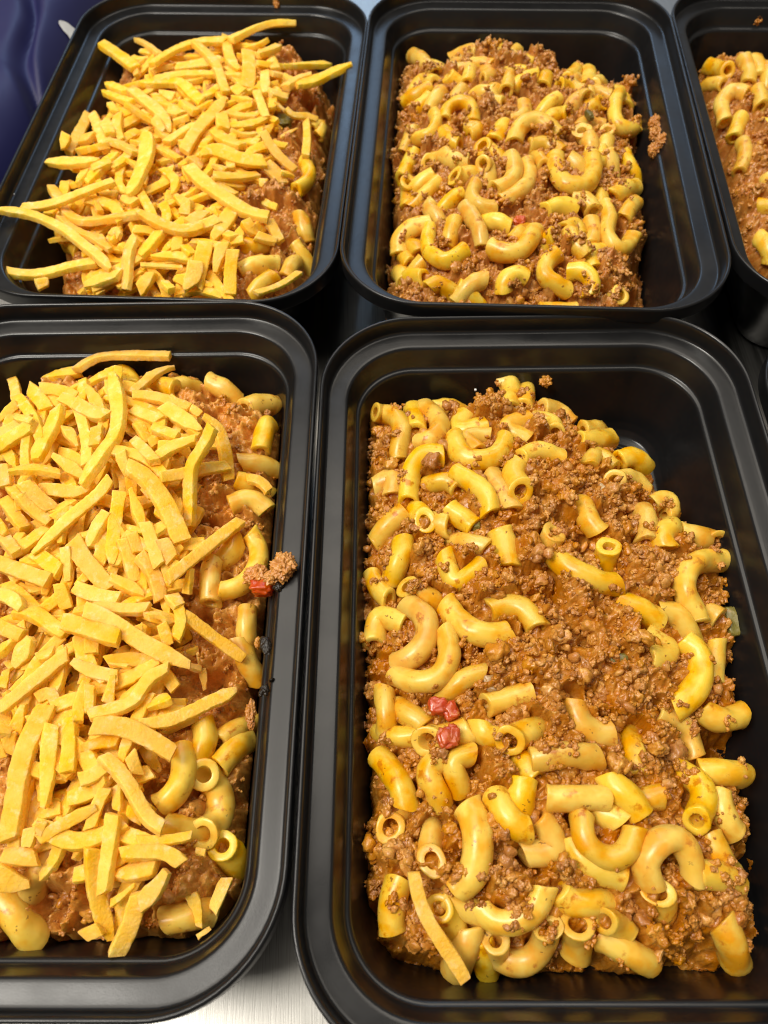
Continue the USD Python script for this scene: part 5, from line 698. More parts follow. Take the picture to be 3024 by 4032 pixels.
('D', 43, 29, [-37, -844, -88, 45, -831, -91, 143, -846, -94], 'straight cheese shred lying crosswise, centre front end of back left tray', 'cheese shreds on the back left tray'),
('D', 24, 13, [-73, -894, -85, 4, -891, -92, 101, -887, -99], 'thin cheese shred lying crosswise, centre front end of back left tray', 'cheese shreds on the back left tray'),
('D', 52, 30, [-310, -971, -138, -229, -951, -119, -158, -937, -102], 'straight cheese shred lying crosswise, left front end of back left tray', 'cheese shreds on the back left tray'),
('D', 53, 31, [-517, -936, -143, -505, -967, -162], 'short straight cheese shred lying lengthwise, far left front end of back left tray', 'cheese shreds on the back left tray'),
('D', 29, 18, [-236, -739, -67, -217, -708, -66, -191, -748, -64], 'short thin cheese shred lying crosswise, left front end of back left tray', 'cheese shreds on the back left tray'),
('D', 52, 27, [-24, -924, -103, -55, -963, -129, -76, -984, -144], 'short straight cheese shred slanting rightward, centre front end of back left tray', 'cheese shreds on the back left tray'),
('D', 52, 28, [105, -919, -110, 96, -956, -130], 'short straight cheese shred lying lengthwise, centre front end of back left tray, nearer one', 'cheese shreds on the back left tray'),
('D', 66, 29, [154, -869, -87, 156, -927, -101, 123, -996, -119], 'short broad cheese shred lying lengthwise, right front end of back left tray', 'cheese shreds on the back left tray'),
('D', 38, 27, [27, -950, -131, 74, -1009, -115], 'short straight cheese shred slanting leftward, centre front end of back left tray', 'cheese shreds on the back left tray'),
('D', 45, 27, [-346, -471, -63, -278, -462, -75], 'short straight cheese shred lying crosswise, left front of back left tray', 'cheese shreds on the back left tray'),
('D', 40, 27, [-352, -532, -62, -320, -585, -71], 'short straight cheese shred slanting leftward, far left front of back left tray', 'cheese shreds on the back left tray'),
('D', 48, 30, [60, -729, -79, 63, -808, -84], 'short straight cheese shred lying lengthwise, centre front end of back left tray, farther one', 'cheese shreds on the back left tray'),
('D', 50, 33, [-245, -485, -76, -174, -521, -72], 'short straight cheese shred slanting leftward, left front of back left tray', 'cheese shreds on the back left tray'),
('D', 43, 23, [97, -784, -78, 137, -830, -82], 'short straight cheese shred slanting leftward, right front end of back left tray', 'cheese shreds on the back left tray'),
('D', 46, 25, [-458, -309, -70, -432, -466, -19], 'straight cheese shred lying lengthwise, far left front of back left tray', 'cheese shreds on the back left tray'),
('D', 51, 33, [-407, -335, -44, -349, -258, -53], 'short straight cheese shred slanting rightward, far left front of back left tray', 'cheese shreds on the back left tray'),
('C', 45, 27, [-207, 977, -169, -131, 1035, -164, -30, 1039, -156, 70, 1033, -152, 164, 1025, -148], 'long curved cheese shred lying crosswise, centre back end of front left tray', 'cheese shreds on the front left tray'),
('C', 38, 26, [281, -703, -55, 280, -774, -74, 277, -829, -88, 275, -891, -104], 'straight cheese shred lying lengthwise, right front end of front left tray', 'cheese shreds on the front left tray'),
('C', 38, 26, [315, -801, -70, 379, -797, -74, 440, -800, -79, 479, -823, -82], 'straight cheese shred lying crosswise, far right front end of front left tray', 'cheese shreds on the front left tray'),
('C', 48, 25, [445, -843, -68, 417, -886, -76, 383, -918, -82], 'short straight cheese shred slanting rightward, far right front end of front left tray', 'cheese shreds on the front left tray'),
('C', 37, 25, [230, -553, -37, 291, -604, -49, 340, -667, -61, 379, -713, -69, 415, -736, -74], 'straight cheese shred slanting leftward, far right front end of front left tray', 'cheese shreds on the front left tray'),
('C', 43, 28, [69, -465, -31, 74, -547, -44, 82, -624, -56, 83, -683, -66], 'straight cheese shred lying lengthwise, centre front end of front left tray', 'cheese shreds on the front left tray'),
('C', 55, 29, [37, -407, -46, 14, -482, -47, 2, -546, -48, 3, -649, -53, 10, -766, -57], 'long straight cheese shred lying lengthwise, centre front end of front left tray', 'cheese shreds on the front left tray'),
('C', 55, 33, [-2, 855, -58, 30, 764, -45, 55, 686, -36, 70, 612, -30, 73, 537, -19, 53, 463, -7, 29, 383, 1, 14, 317, 8], 'long straight cheese shred lying lengthwise, centre back end of front left tray', 'cheese shreds on the front left tray'),
('C', 46, 28, [427, 545, 26, 398, 479, 2, 362, 420, -24, 354, 338, -61, 353, 221, -108], 'long straight cheese shred lying lengthwise, far right back of front left tray', 'cheese shreds on the front left tray'),
('C', 61, 26, [155, 386, 22, 207, 359, 6, 261, 304, -14, 308, 232, -33, 355, 140, -57], 'broad cheese shred slanting leftward, right back of front left tray', 'cheese shreds on the front left tray'),
('C', 37, 26, [97, 352, 0, 67, 303, -10, -3, 237, -27, -70, 165, -43, -127, 99, -57], 'long straight cheese shred slanting rightward, centre back of front left tray', 'cheese shreds on the front left tray'),
('C', 40, 26, [341, -10, -20, 394, 74, -59, 449, 164, -102, 517, 269, -154], 'long straight cheese shred slanting rightward, far right middle of front left tray', 'cheese shreds on the front left tray'),
('C', 53, 31, [111, -126, 4, 177, -151, -10, 250, -195, -24, 321, -233, -41, 429, -273, -78], 'long straight cheese shred slanting leftward, right front of front left tray', 'cheese shreds on the front left tray'),
('C', 55, 29, [44, -157, -16, 118, -180, -9, 231, -220, 4], 'straight cheese shred lying crosswise, right middle of front left tray, nearer one', 'cheese shreds on the front left tray'),
('C', 39, 21, [375, -294, -45, 316, -342, -40, 294, -393, -36, 238, -422, -30, 173, -441, -23], 'straight cheese shred slanting rightward, right front of front left tray', 'cheese shreds on the front left tray'),
('C', 39, 24, [-98, -429, -30, -36, -361, -33, 14, -305, -36, 66, -252, -38], 'straight cheese shred slanting rightward, centre front of front left tray', 'cheese shreds on the front left tray'),
('C', 40, 21, [310, -457, -47, 380, -445, -75, 463, -393, -116, 557, -326, -169], 'straight cheese shred slanting rightward, far right front of front left tray', 'cheese shreds on the front left tray'),
('C', 52, 25, [193, -475, -12, 257, -471, -26, 339, -496, -46, 418, -539, -68], 'straight cheese shred lying crosswise, right front of front left tray', 'cheese shreds on the front left tray'),
('D', 53, 26, [-303, 489, -26, -246, 606, -35, -169, 721, -52, -81, 770, -59, 22, 778, -62], 'long curved cheese shred slanting rightward, left back end of back left tray', 'cheese shreds on the back left tray'),
('D', 67, 33, [51, 770, -51, 113, 926, -89, 213, 1019, -98, 360, 1037, -99], 'long broad cheese shred slanting rightward, right back end of back left tray', 'cheese shreds on the back left tray'),
('D', 72, 29, [-230, -32, -51, -192, -185, -54, -190, -370, -49, -201, -496, -50], 'long broad cheese shred lying lengthwise, left front of back left tray', 'cheese shreds on the back left tray'),
('D', 37, 26, [-690, -553, -80, -562, -548, -67, -457, -529, -41, -358, -495, -20, -267, -460, -6], 'long straight cheese shred lying crosswise, far left front of back left tray', 'cheese shreds on the back left tray'),
('D', 53, 32, [-138, -616, -41, -78, -647, -47, 27, -698, -54, 114, -705, -59, 161, -675, -62], 'curved cheese shred lying crosswise, centre front end of back left tray', 'cheese shreds on the back left tray'),
('D', 62, 32, [-661, 786, -87, -569, 719, -101, -421, 556, -85], 'broad cheese shred slanting leftward, far left back end of back left tray', 'cheese shreds on the back left tray'),
('D', 46, 28, [-135, 725, -42, -57, 641, -51, 1, 561, -56, 52, 439, -61, 96, 320, -65], 'long straight cheese shred slanting leftward, centre back of back left tray', 'cheese shreds on the back left tray'),
('D', 69, 30, [443, 411, -76, 537, 502, -97, 614, 565, -94, 707, 604, -77], 'broad cheese shred slanting rightward, far right back of back left tray', 'cheese shreds on the back left tray'),
('D', 54, 28, [100, 265, -63, 64, 150, -62, 13, 5, -58, -15, -178, -48], 'long straight cheese shred lying lengthwise, centre middle of back left tray', 'cheese shreds on the back left tray'),
('D', 68, 27, [64, -201, -50, 118, -153, -57, 213, -181, -67, 362, -190, -83], 'broad cheese shred lying crosswise, right middle of back left tray', 'cheese shreds on the back left tray'),
('D', 42, 28, [346, -53, -25, 389, -114, -65, 494, -183, -130], 'straight cheese shred slanting leftward, far right middle of back left tray', 'cheese shreds on the back left tray'),
('D', 39, 28, [498, 264, -171, 517, 125, -172, 528, -44, -155], 'straight cheese shred lying lengthwise, far right middle of back left tray', 'cheese shreds on the back left tray'),
('D', 66, 32, [25, -283, -54, 122, -390, -63, 227, -468, -78, 321, -524, -97, 423, -549, -106], 'long broad cheese shred slanting leftward, right front of back left tray', 'cheese shreds on the back left tray'),
('D', 44, 29, [-740, -665, -10, -639, -636, -46, -529, -663, -66, -425, -726, -70, -333, -800, -77, -267, -853, -82, -201, -921, -92], 'long curved cheese shred slanting leftward, far left front end of back left tray', 'cheese shreds on the back left tray'),
('A', 37, 20, [-465, -751, -78, -450, -815, -101, -411, -888, -128, -372, -940, -152, -335, -995, -176], 'pale curved cheese shred hanging from the pasta at the near left corner, front right tray', None)]
LAYERS = [('C', 'shredded yellow cheese beneath the top shreds of the front left tray'), ('D', 'shredded yellow cheese beneath the top shreds of the back left tray')]
FILL = [
('C',34,23,[-194,819,-200,-131,847,-199,-65,865,-198]),
('C',44,22,[-373,821,-217,-311,822,-208,-249,822,-198]),
('C',47,19,[-90,120,-162,-183,154,-176,-257,219,-189]),
('C',49,26,[273,661,-166,179,704,-170,107,779,-172]),
('C',34,23,[-226,541,-175,-293,550,-179,-354,579,-182]),
('C',38,25,[-24,698,-169,-37,806,-160,-58,911,-149]),
('C',47,21,[245,234,-178,233,353,-171,210,470,-163]),
('C',47,23,[-181,767,-194,-97,816,-157,-14,865,-119]),
('C',44,20,[269,278,-164,297,376,-181,321,475,-197]),
('C',46,26,[192,264,-175,193,321,-174,166,371,-174]),
('C',39,24,[284,312,-155,306,403,-170,363,478,-185]),
('C',49,23,[-53,694,-151,30,771,-157,136,813,-161]),
('C',41,27,[258,598,-164,178,631,-167,109,684,-169]),
('C',43,19,[428,580,-206,313,599,-171,238,689,-136]),
('C',35,23,[-53,-284,-165,-116,-189,-171,-145,-78,-175]),
('C',37,25,[224,-521,-166,333,-459,-159,446,-405,-148]),
('C',43,19,[-256,248,-180,-266,361,-185,-254,475,-191]),
('C',45,20,[224,-82,-165,148,3,-161,84,97,-158]),
('C',38,20,[225,-411,-171,315,-375,-166,413,-372,-160]),
('C',47,21,[224,179,-166,272,210,-161,284,266,-155]),
('C',34,25,[363,-687,-111,294,-651,-140,222,-621,-169]),
('C',48,21,[-141,69,-158,-22,107,-155,96,148,-152]),
('C',35,26,[-62,439,-135,-163,473,-157,-269,474,-179]),
('C',35,22,[-240,637,-185,-260,695,-182,-315,723,-179]),
('C',41,21,[-114,689,-170,-186,715,-171,-263,704,-172]),
('C',35,26,[130,397,-151,246,445,-153,361,397,-156]),
('C',39,21,[289,157,-172,337,209,-187,405,224,-201]),
('C',44,20,[-31,-558,-178,-75,-521,-188,-107,-472,-199]),
('C',34,21,[116,-425,-157,20,-347,-158,-43,-241,-156]),
('C',40,20,[163,-24,-153,151,71,-148,114,158,-142]),
('C',36,26,[-262,610,-172,-312,687,-169,-341,775,-166]),
('C',46,23,[287,37,-180,238,61,-168,195,97,-156]),
('C',33,25,[-169,-187,-163,-94,-122,-158,6,-130,-153]),
('C',39,26,[-322,462,-193,-313,537,-167,-323,611,-141]),
('C',37,21,[117,-512,-158,161,-436,-161,182,-351,-164]),
('C',44,21,[12,597,-163,37,684,-160,113,732,-158]),
('C',34,23,[38,-303,-164,79,-252,-162,109,-193,-160]),
('C',41,26,[239,405,-135,223,525,-144,181,638,-152]),
('C',43,25,[51,593,-149,-69,625,-155,-183,676,-161]),
('C',32,24,[136,195,-164,176,238,-163,188,294,-162]),
('C',44,26,[-210,134,-164,-212,195,-166,-247,245,-169]),
('C',36,22,[276,-448,-150,303,-384,-153,328,-320,-156]),
('C',47,26,[-41,-573,-167,32,-590,-166,97,-552,-164]),
('C',32,25,[-147,604,-157,-219,614,-144,-291,626,-131]),
('C',37,20,[94,317,-171,76,431,-157,133,532,-143]),
('C',45,21,[86,-414,-148,74,-287,-151,2,-182,-154]),
('C',36,27,[-93,-357,-151,-42,-274,-145,45,-231,-140]),
('C',37,23,[173,664,-140,195,717,-151,181,772,-163]),
('C',48,23,[318,-900,-216,332,-828,-176,343,-755,-135]),
('C',49,22,[-77,-29,-167,-38,40,-157,32,77,-148]),
('C',40,21,[-317,756,-158,-204,792,-148,-102,851,-136]),
('C',33,20,[-22,660,-146,34,675,-148,86,700,-150]),
('C',40,27,[-164,353,-157,-105,395,-132,-77,463,-107]),
('C',42,26,[113,-103,-152,-4,-60,-158,-126,-81,-162]),
('C',32,22,[62,191,-158,74,310,-159,5,408,-160]),
('C',47,23,[-99,187,-167,-31,251,-157,61,270,-147]),
('C',46,23,[256,59,-157,328,110,-138,414,127,-117]),
('C',33,21,[404,527,-210,300,545,-170,212,603,-129]),
('C',48,25,[354,444,-143,316,501,-137,254,531,-130]),
('C',48,25,[-52,494,-97,-99,577,-119,-168,643,-139]),
('C',42,23,[-241,382,-177,-253,443,-161,-231,501,-146]),
('C',33,26,[-164,691,-147,-225,709,-144,-270,754,-142]),
('C',42,27,[339,-26,-117,257,35,-131,197,118,-144]),
('C',49,26,[259,-198,-99,196,-134,-119,128,-75,-139]),
('C',41,23,[-266,184,-153,-169,226,-155,-84,289,-158]),
('C',32,21,[43,423,-152,11,472,-120,-23,520,-88]),
('C',40,26,[46,-234,-126,106,-159,-115,190,-111,-103]),
('C',43,27,[70,61,-133,4,156,-142,-101,207,-151]),
('C',46,25,[109,-124,-99,128,-16,-118,119,94,-136]),
('C',37,25,[309,-325,-114,340,-238,-144,414,-184,-175]),
('C',42,23,[118,312,-149,48,350,-149,-23,389,-149]),
('C',37,19,[-28,729,-140,-85,753,-151,-145,770,-161]),
('C',44,26,[-69,-117,-143,-29,-33,-142,-25,59,-141]),
('C',45,19,[-60,-527,-173,-15,-428,-161,-18,-320,-148]),
('C',37,27,[318,-635,-121,285,-584,-136,251,-533,-151]),
('C',40,24,[-76,258,-147,-54,374,-113,-69,491,-79]),
('C',39,24,[-216,163,-131,-236,262,-148,-260,360,-165]),
('C',47,24,[-191,-146,-153,-167,-79,-152,-140,-14,-152]),
('C',41,26,[247,525,-99,301,600,-139,384,641,-181]),
('C',45,19,[143,177,-136,164,237,-144,181,298,-153]),
('C',36,21,[-128,453,-133,-145,512,-119,-116,566,-104]),
('C',37,26,[19,-348,-143,140,-311,-124,265,-330,-104]),
('C',38,24,[-196,438,-127,-275,472,-144,-354,506,-162]),
('C',42,26,[-154,698,-133,-101,717,-131,-48,738,-129]),
('C',38,22,[-15,-620,-155,-14,-531,-154,14,-447,-153]),
('C',48,22,[281,248,-146,181,221,-132,89,271,-119]),
('C',45,20,[-113,-99,-148,-77,1,-136,-17,90,-124]),
('C',49,24,[125,-474,-148,180,-461,-150,236,-471,-153]),
('C',48,22,[324,-206,-134,259,-98,-124,156,-24,-108]),
('C',34,25,[-27,-495,-143,82,-452,-137,196,-483,-131]),
('C',46,26,[49,735,-145,85,778,-146,121,820,-147]),
('C',41,19,[-200,892,-208,-109,922,-156,-13,915,-104]),
('C',41,25,[378,202,-180,336,239,-163,325,294,-147]),
('C',39,20,[-52,257,-129,3,290,-134,42,342,-140]),
('C',33,22,[-28,-160,-145,41,-78,-111,146,-58,-76]),
('C',37,20,[-72,-221,-149,-149,-130,-143,-156,-12,-138]),
('C',45,25,[115,379,-137,116,458,-136,169,517,-134]),
('C',38,21,[82,575,-140,135,597,-135,169,643,-131]),
('C',36,20,[388,-410,-142,334,-393,-142,278,-404,-143]),
('C',38,21,[333,-805,-129,288,-741,-120,300,-664,-110]),
('C',33,23,[-279,210,-129,-172,246,-122,-76,306,-114]),
('C',44,26,[49,-451,-117,109,-389,-134,195,-376,-152]),
('C',37,27,[-177,44,-150,-107,114,-140,-65,204,-130]),
('C',43,20,[-68,-518,-138,-43,-400,-133,33,-307,-128]),
('C',42,25,[359,-566,-168,308,-493,-145,291,-407,-122]),
('C',41,22,[81,398,-128,56,472,-104,-3,524,-79]),
('C',38,19,[256,160,-121,285,253,-135,259,347,-149]),
('C',47,23,[301,324,-134,303,382,-130,273,431,-125]),
('C',47,22,[-12,497,-40,5,577,-85,55,643,-131]),
('C',48,19,[-136,-303,-151,-92,-214,-140,-66,-119,-130]),
('C',40,23,[86,734,-134,18,802,-116,-17,892,-96]),
('C',43,20,[180,187,-112,179,300,-127,189,414,-141]),
('C',40,25,[-186,-7,-129,-124,14,-125,-83,65,-122]),
('C',40,23,[-23,222,-121,5,281,-124,40,336,-127]),
('C',45,20,[97,-317,-116,113,-252,-114,145,-192,-111]),
('C',42,23,[-284,263,-132,-265,318,-143,-252,376,-153]),
('C',46,19,[235,-39,-105,180,35,-115,120,105,-124]),
('C',37,27,[-299,738,-127,-199,773,-129,-98,802,-131]),
('C',46,21,[-108,262,-105,-162,364,-113,-205,470,-119]),
('C',33,23,[-108,-106,-127,-77,-43,-120,-63,25,-112]),
('C',42,20,[216,-575,-120,113,-561,-125,28,-502,-131]),
('C',38,20,[194,620,-121,122,620,-117,59,656,-113]),
('C',39,26,[-148,91,-127,-189,132,-121,-246,144,-115]),
('C',44,24,[52,103,-119,84,165,-130,62,231,-141]),
('C',38,21,[-356,593,-127,-336,679,-139,-345,766,-152]),
('C',36,25,[152,114,-112,105,203,-109,41,281,-106]),
('C',43,25,[25,510,-32,126,527,-74,197,602,-112]),
('C',46,26,[-127,660,-120,-183,711,-116,-245,756,-113]),
('C',37,27,[173,-807,-129,193,-751,-130,205,-692,-132]),
('C',43,23,[-101,-463,-186,-109,-401,-151,-134,-343,-117]),
('C',47,27,[249,-374,-142,160,-384,-125,72,-367,-108]),
('C',35,24,[-117,-240,-132,-56,-198,-124,-20,-134,-117]),
('C',44,22,[-270,603,-120,-212,653,-109,-176,722,-99]),
('C',43,26,[-53,331,-103,3,394,-92,30,474,-80]),
('C',43,23,[28,650,-105,-49,711,-112,-111,788,-118]),
('C',44,21,[207,335,-121,273,383,-117,335,437,-114]),
('C',41,20,[-30,108,-116,-129,153,-112,-236,176,-106]),
('C',37,22,[271,109,-114,335,208,-131,373,319,-149]),
('C',36,26,[59,-78,-85,35,14,-100,12,107,-113]),
('C',46,19,[-27,-364,-123,22,-278,-116,53,-185,-109]),
('C',44,25,[-152,320,-95,-253,396,-116,-299,514,-134]),
('C',44,26,[344,228,-120,299,308,-112,245,381,-103]),
('C',32,27,[146,359,-123,198,451,-104,206,557,-84]),
('C',35,19,[221,-584,-114,295,-487,-115,345,-376,-115]),
('C',38,25,[-3,-805,-139,95,-763,-124,201,-769,-111]),
('C',45,26,[202,-658,-114,272,-610,-111,351,-579,-109]),
('C',49,24,[17,-502,-118,134,-509,-119,227,-437,-121]),
('C',49,24,[20,-621,-120,60,-566,-112,61,-499,-104]),
('C',44,20,[114,-720,-104,137,-650,-106,159,-579,-107]),
('C',37,21,[49,-770,-116,32,-697,-110,70,-632,-105]),
('C',49,27,[173,715,-126,241,697,-126,308,719,-127]),
('C',45,23,[-170,417,-105,-202,481,-108,-269,506,-111]),
('C',34,22,[96,289,-109,108,385,-99,66,472,-89]),
('C',37,23,[290,-590,-98,233,-523,-103,147,-504,-108]),
('C',37,22,[99,833,-135,89,888,-145,94,943,-155]),
('C',35,21,[-168,70,-115,-99,79,-111,-29,88,-107]),
('C',35,24,[271,-523,-91,321,-434,-103,418,-402,-115]),
('C',42,23,[131,138,-96,204,133,-104,260,181,-113]),
('C',37,23,[-5,-131,-105,-28,-80,-106,-77,-54,-107]),
('C',46,20,[-130,128,-104,-113,210,-99,-92,291,-94]),
('C',42,22,[-295,790,-137,-224,837,-151,-152,882,-163]),
('C',40,20,[-152,-99,-130,-133,-12,-116,-145,76,-101]),
('C',48,21,[-89,-9,-104,-152,-11,-104,-211,15,-105]),
('C',42,20,[179,-848,-125,273,-821,-119,351,-760,-114]),
('C',46,20,[-110,-492,-133,-49,-432,-124,16,-377,-115]),
('C',41,27,[262,138,-94,207,223,-96,124,282,-96]),
('C',41,24,[112,326,-93,186,312,-93,248,353,-92]),
('C',46,23,[169,-325,-103,122,-281,-103,73,-237,-103]),
('C',42,19,[-376,610,-120,-354,688,-118,-305,751,-116]),
('C',38,24,[51,654,-94,19,739,-96,-26,817,-97]),
('C',40,23,[-300,479,-92,-332,528,-125,-388,549,-157]),
('C',42,21,[-325,521,-91,-237,570,-100,-163,637,-106]),
('C',46,19,[15,61,-93,-19,181,-95,-25,306,-93]),
('C',43,20,[-304,725,-94,-301,798,-116,-247,848,-138]),
('C',39,25,[-68,706,-100,-109,759,-103,-102,825,-106]),
('C',32,21,[-152,-260,-123,-88,-222,-116,-56,-154,-109]),
('C',48,21,[415,159,-109,317,143,-89,227,187,-69]),
('C',38,27,[38,-399,-98,-4,-364,-103,-21,-311,-108]),
('C',47,27,[264,661,-112,165,689,-112,77,743,-111]),
('C',46,25,[246,-117,-99,235,5,-94,195,120,-90]),
('C',44,19,[243,517,-79,303,589,-100,318,682,-120]),
('C',37,19,[336,-493,-85,328,-381,-98,342,-270,-112]),
('C',33,21,[235,421,-112,286,449,-107,343,435,-103]),
('C',37,20,[-235,287,-101,-249,357,-101,-246,429,-100]),
('C',33,27,[196,-370,-98,246,-261,-89,275,-145,-81]),
('C',48,19,[310,-977,-209,324,-876,-151,388,-797,-99]),
('C',38,25,[-50,-571,-131,-9,-465,-105,-28,-353,-80]),
('C',43,25,[388,-338,-106,300,-260,-82,183,-269,-60]),
('C',38,20,[-118,487,-95,-70,603,-94,-17,717,-91]),
('C',33,19,[347,-376,-88,284,-391,-87,229,-358,-85]),
('C',38,21,[-221,439,-93,-184,529,-95,-155,623,-96]),
('C',48,24,[206,533,-69,144,629,-77,50,693,-84]),
('C',45,21,[-187,750,-90,-181,818,-110,-143,874,-129]),
('C',32,19,[-102,-249,-106,-134,-186,-112,-116,-118,-117]),
('C',47,25,[103,-591,-100,184,-553,-93,268,-579,-86]),
('C',37,24,[23,59,-83,93,62,-95,164,69,-107]),
('C',39,26,[-194,-116,-124,-131,-99,-107,-66,-95,-90]),
('C',34,22,[-175,15,-96,-224,99,-98,-206,194,-98]),
('C',41,21,[112,-332,-96,135,-214,-84,122,-94,-70]),
('C',42,19,[39,-748,-105,64,-699,-100,117,-682,-95]),
('C',37,22,[-216,600,-86,-170,669,-88,-113,730,-90]),
('C',42,21,[-79,-30,-96,-73,77,-94,-89,183,-92]),
('C',36,19,[-163,318,-84,-111,347,-87,-58,372,-89]),
('C',47,22,[166,768,-144,102,818,-119,22,831,-95]),
('C',47,21,[-63,-429,-112,-84,-348,-123,-57,-269,-134]),
('C',46,20,[136,-207,-64,47,-135,-83,-68,-135,-102]),
('C',34,20,[335,-108,-102,309,-23,-107,290,65,-114]),
('C',43,20,[283,692,-102,171,722,-100,82,796,-97]),
('C',37,23,[73,-668,-83,54,-616,-95,12,-579,-106]),
('C',42,26,[15,-786,-98,4,-675,-91,21,-565,-85]),
('C',36,26,[-6,168,-84,72,198,-84,117,270,-82]),
('C',45,23,[173,-536,-81,223,-421,-79,311,-332,-75]),
('C',40,21,[264,600,-88,266,697,-93,208,774,-99]),
('C',35,24,[-100,-119,-76,-14,-27,-82,-20,98,-85]),
('C',37,26,[-76,-494,-100,-17,-515,-95,42,-492,-91]),
('C',46,22,[138,-656,-87,211,-630,-80,253,-565,-73]),
('C',35,23,[267,-211,-60,337,-183,-96,386,-124,-133]),
('C',41,25,[218,661,-99,108,725,-81,-18,745,-65]),
('C',36,19,[-105,-346,-109,-11,-263,-86,98,-203,-60]),
('C',39,21,[-68,548,-86,-158,585,-79,-243,633,-72]),
('C',49,19,[-66,-117,-60,-130,-54,-74,-204,-3,-88]),
('C',45,26,[382,-122,-93,316,-117,-88,254,-93,-83]),
('C',32,22,[287,174,-55,163,189,-65,41,221,-73]),
('C',43,26,[385,-776,-86,293,-745,-102,200,-721,-117]),
('C',33,26,[286,376,-92,294,431,-94,267,481,-96]),
('C',45,20,[269,161,-31,311,237,-65,301,323,-98]),
('C',36,24,[69,-45,-75,117,1,-81,134,65,-86]),
('C',37,23,[253,248,-83,253,348,-82,197,431,-81]),
('C',43,25,[125,-467,-85,57,-408,-85,31,-321,-85]),
('C',34,22,[273,-560,-64,293,-463,-66,327,-369,-67]),
('C',37,27,[-83,691,-70,-108,772,-81,-125,855,-93]),
('C',34,20,[-87,135,-83,-48,206,-85,-28,284,-87]),
('C',34,21,[336,661,-80,273,664,-82,222,703,-84]),
('C',40,26,[145,268,-66,40,318,-74,-76,316,-79]),
('C',46,20,[-64,-281,-85,-92,-213,-72,-112,-142,-59]),
('C',46,22,[-219,114,-88,-167,157,-86,-120,208,-85]),
('C',47,20,[233,60,-81,298,87,-86,366,105,-90]),
('C',44,23,[-171,94,-90,-71,81,-78,12,137,-65]),
('C',38,25,[-205,563,-34,-235,681,-70,-258,802,-107]),
('C',36,23,[-278,538,-84,-293,612,-74,-271,685,-63]),
('C',42,23,[-15,-567,-74,32,-472,-73,127,-425,-72]),
('C',37,22,[145,336,-83,125,431,-53,51,493,-22]),
('C',38,20,[190,-96,-62,273,-33,-85,367,10,-110]),
('C',43,26,[-195,292,-75,-113,264,-69,-36,302,-63]),
('C',47,27,[-81,752,-57,-186,732,-67,-276,789,-76]),
('C',37,21,[-222,315,-65,-263,355,-84,-303,395,-104]),
('C',40,25,[125,-595,-85,64,-590,-72,5,-575,-60]),
('C',38,23,[89,-852,-133,131,-784,-106,134,-705,-79]),
('C',47,20,[245,559,-55,336,570,-98,426,586,-141]),
('C',44,25,[-23,320,-50,-68,374,-72,-111,429,-93]),
('C',36,26,[230,541,-36,214,639,-58,217,738,-78]),
('C',46,23,[69,-720,-68,187,-769,-79,306,-720,-88]),
('C',36,25,[4,571,-54,4,650,-53,-30,721,-52]),
('C',34,21,[-22,-440,-78,42,-339,-70,27,-221,-62]),
('C',43,22,[-28,438,-68,-72,484,-68,-132,505,-68]),
('C',43,26,[135,-602,-65,62,-521,-62,-3,-434,-59]),
('C',41,23,[362,459,-94,308,511,-54,243,549,-13]),
('C',33,25,[150,59,-72,164,144,-58,117,217,-44]),
('C',34,23,[326,-12,-85,309,65,-77,349,132,-68]),
('C',40,24,[-284,453,-81,-323,513,-81,-382,552,-82]),
('C',33,20,[365,46,-77,269,108,-58,168,163,-43]),
('C',42,24,[-318,570,-68,-353,634,-78,-337,704,-88]),
('C',42,26,[122,-352,-85,236,-325,-71,338,-267,-57]),
('C',43,26,[355,585,-77,310,623,-73,268,665,-68]),
('C',48,22,[30,-5,-78,91,93,-70,69,207,-60]),
('C',47,24,[-46,140,-61,-59,195,-58,-59,251,-55]),
('C',46,26,[237,-636,-67,175,-546,-59,84,-483,-50]),
('C',47,27,[198,333,-78,249,415,-45,258,510,-10]),
('C',35,20,[-39,-408,-53,-35,-292,-54,26,-193,-54]),
('C',38,26,[-34,-161,-81,74,-125,-64,187,-129,-49]),
('C',39,24,[288,356,-29,195,445,-21,70,475,-12]),
('C',36,23,[-169,325,-76,-228,437,-52,-239,562,-23]),
('C',44,22,[283,-997,-192,246,-895,-133,235,-787,-70]),
('C',47,20,[188,-334,-51,123,-268,-52,88,-182,-53]),
('D',33,21,[-472,-161,-212,-406,-81,-195,-403,22,-177]),
('D',39,19,[100,-863,-217,80,-783,-197,50,-707,-177]),
('D',39,20,[-218,-813,-199,-300,-825,-206,-366,-776,-213]),
('D',35,22,[-382,30,-150,-467,39,-188,-539,86,-227]),
('D',47,26,[-316,573,-161,-390,605,-173,-460,644,-185]),
('D',33,22,[-57,-795,-182,-15,-672,-176,94,-602,-169]),
('D',35,20,[-251,127,-150,-358,167,-173,-473,164,-196]),
('D',42,26,[-455,431,-202,-423,514,-175,-359,575,-146]),
('D',43,26,[256,809,-198,196,874,-199,111,904,-199]),
('D',34,22,[293,-136,-157,325,-82,-174,353,-26,-192]),
('D',39,24,[-75,-838,-174,-121,-775,-177,-184,-728,-180]),
('D',38,21,[156,-756,-194,150,-697,-174,143,-637,-155]),
('D',35,24,[-371,-765,-202,-317,-750,-186,-261,-759,-170]),
('D',48,27,[-421,-3,-129,-375,108,-151,-375,229,-171]),
('D',39,25,[-318,258,-187,-345,383,-178,-303,504,-169]),
('D',46,22,[-491,279,-204,-366,309,-175,-239,285,-149]),
('D',33,21,[-433,-269,-193,-369,-237,-181,-301,-258,-168]),
('D',40,27,[238,770,-184,214,852,-184,140,894,-184]),
('D',45,26,[16,642,-159,131,678,-163,228,748,-167]),
('D',34,27,[-194,-107,-161,-196,-16,-160,-236,66,-159]),
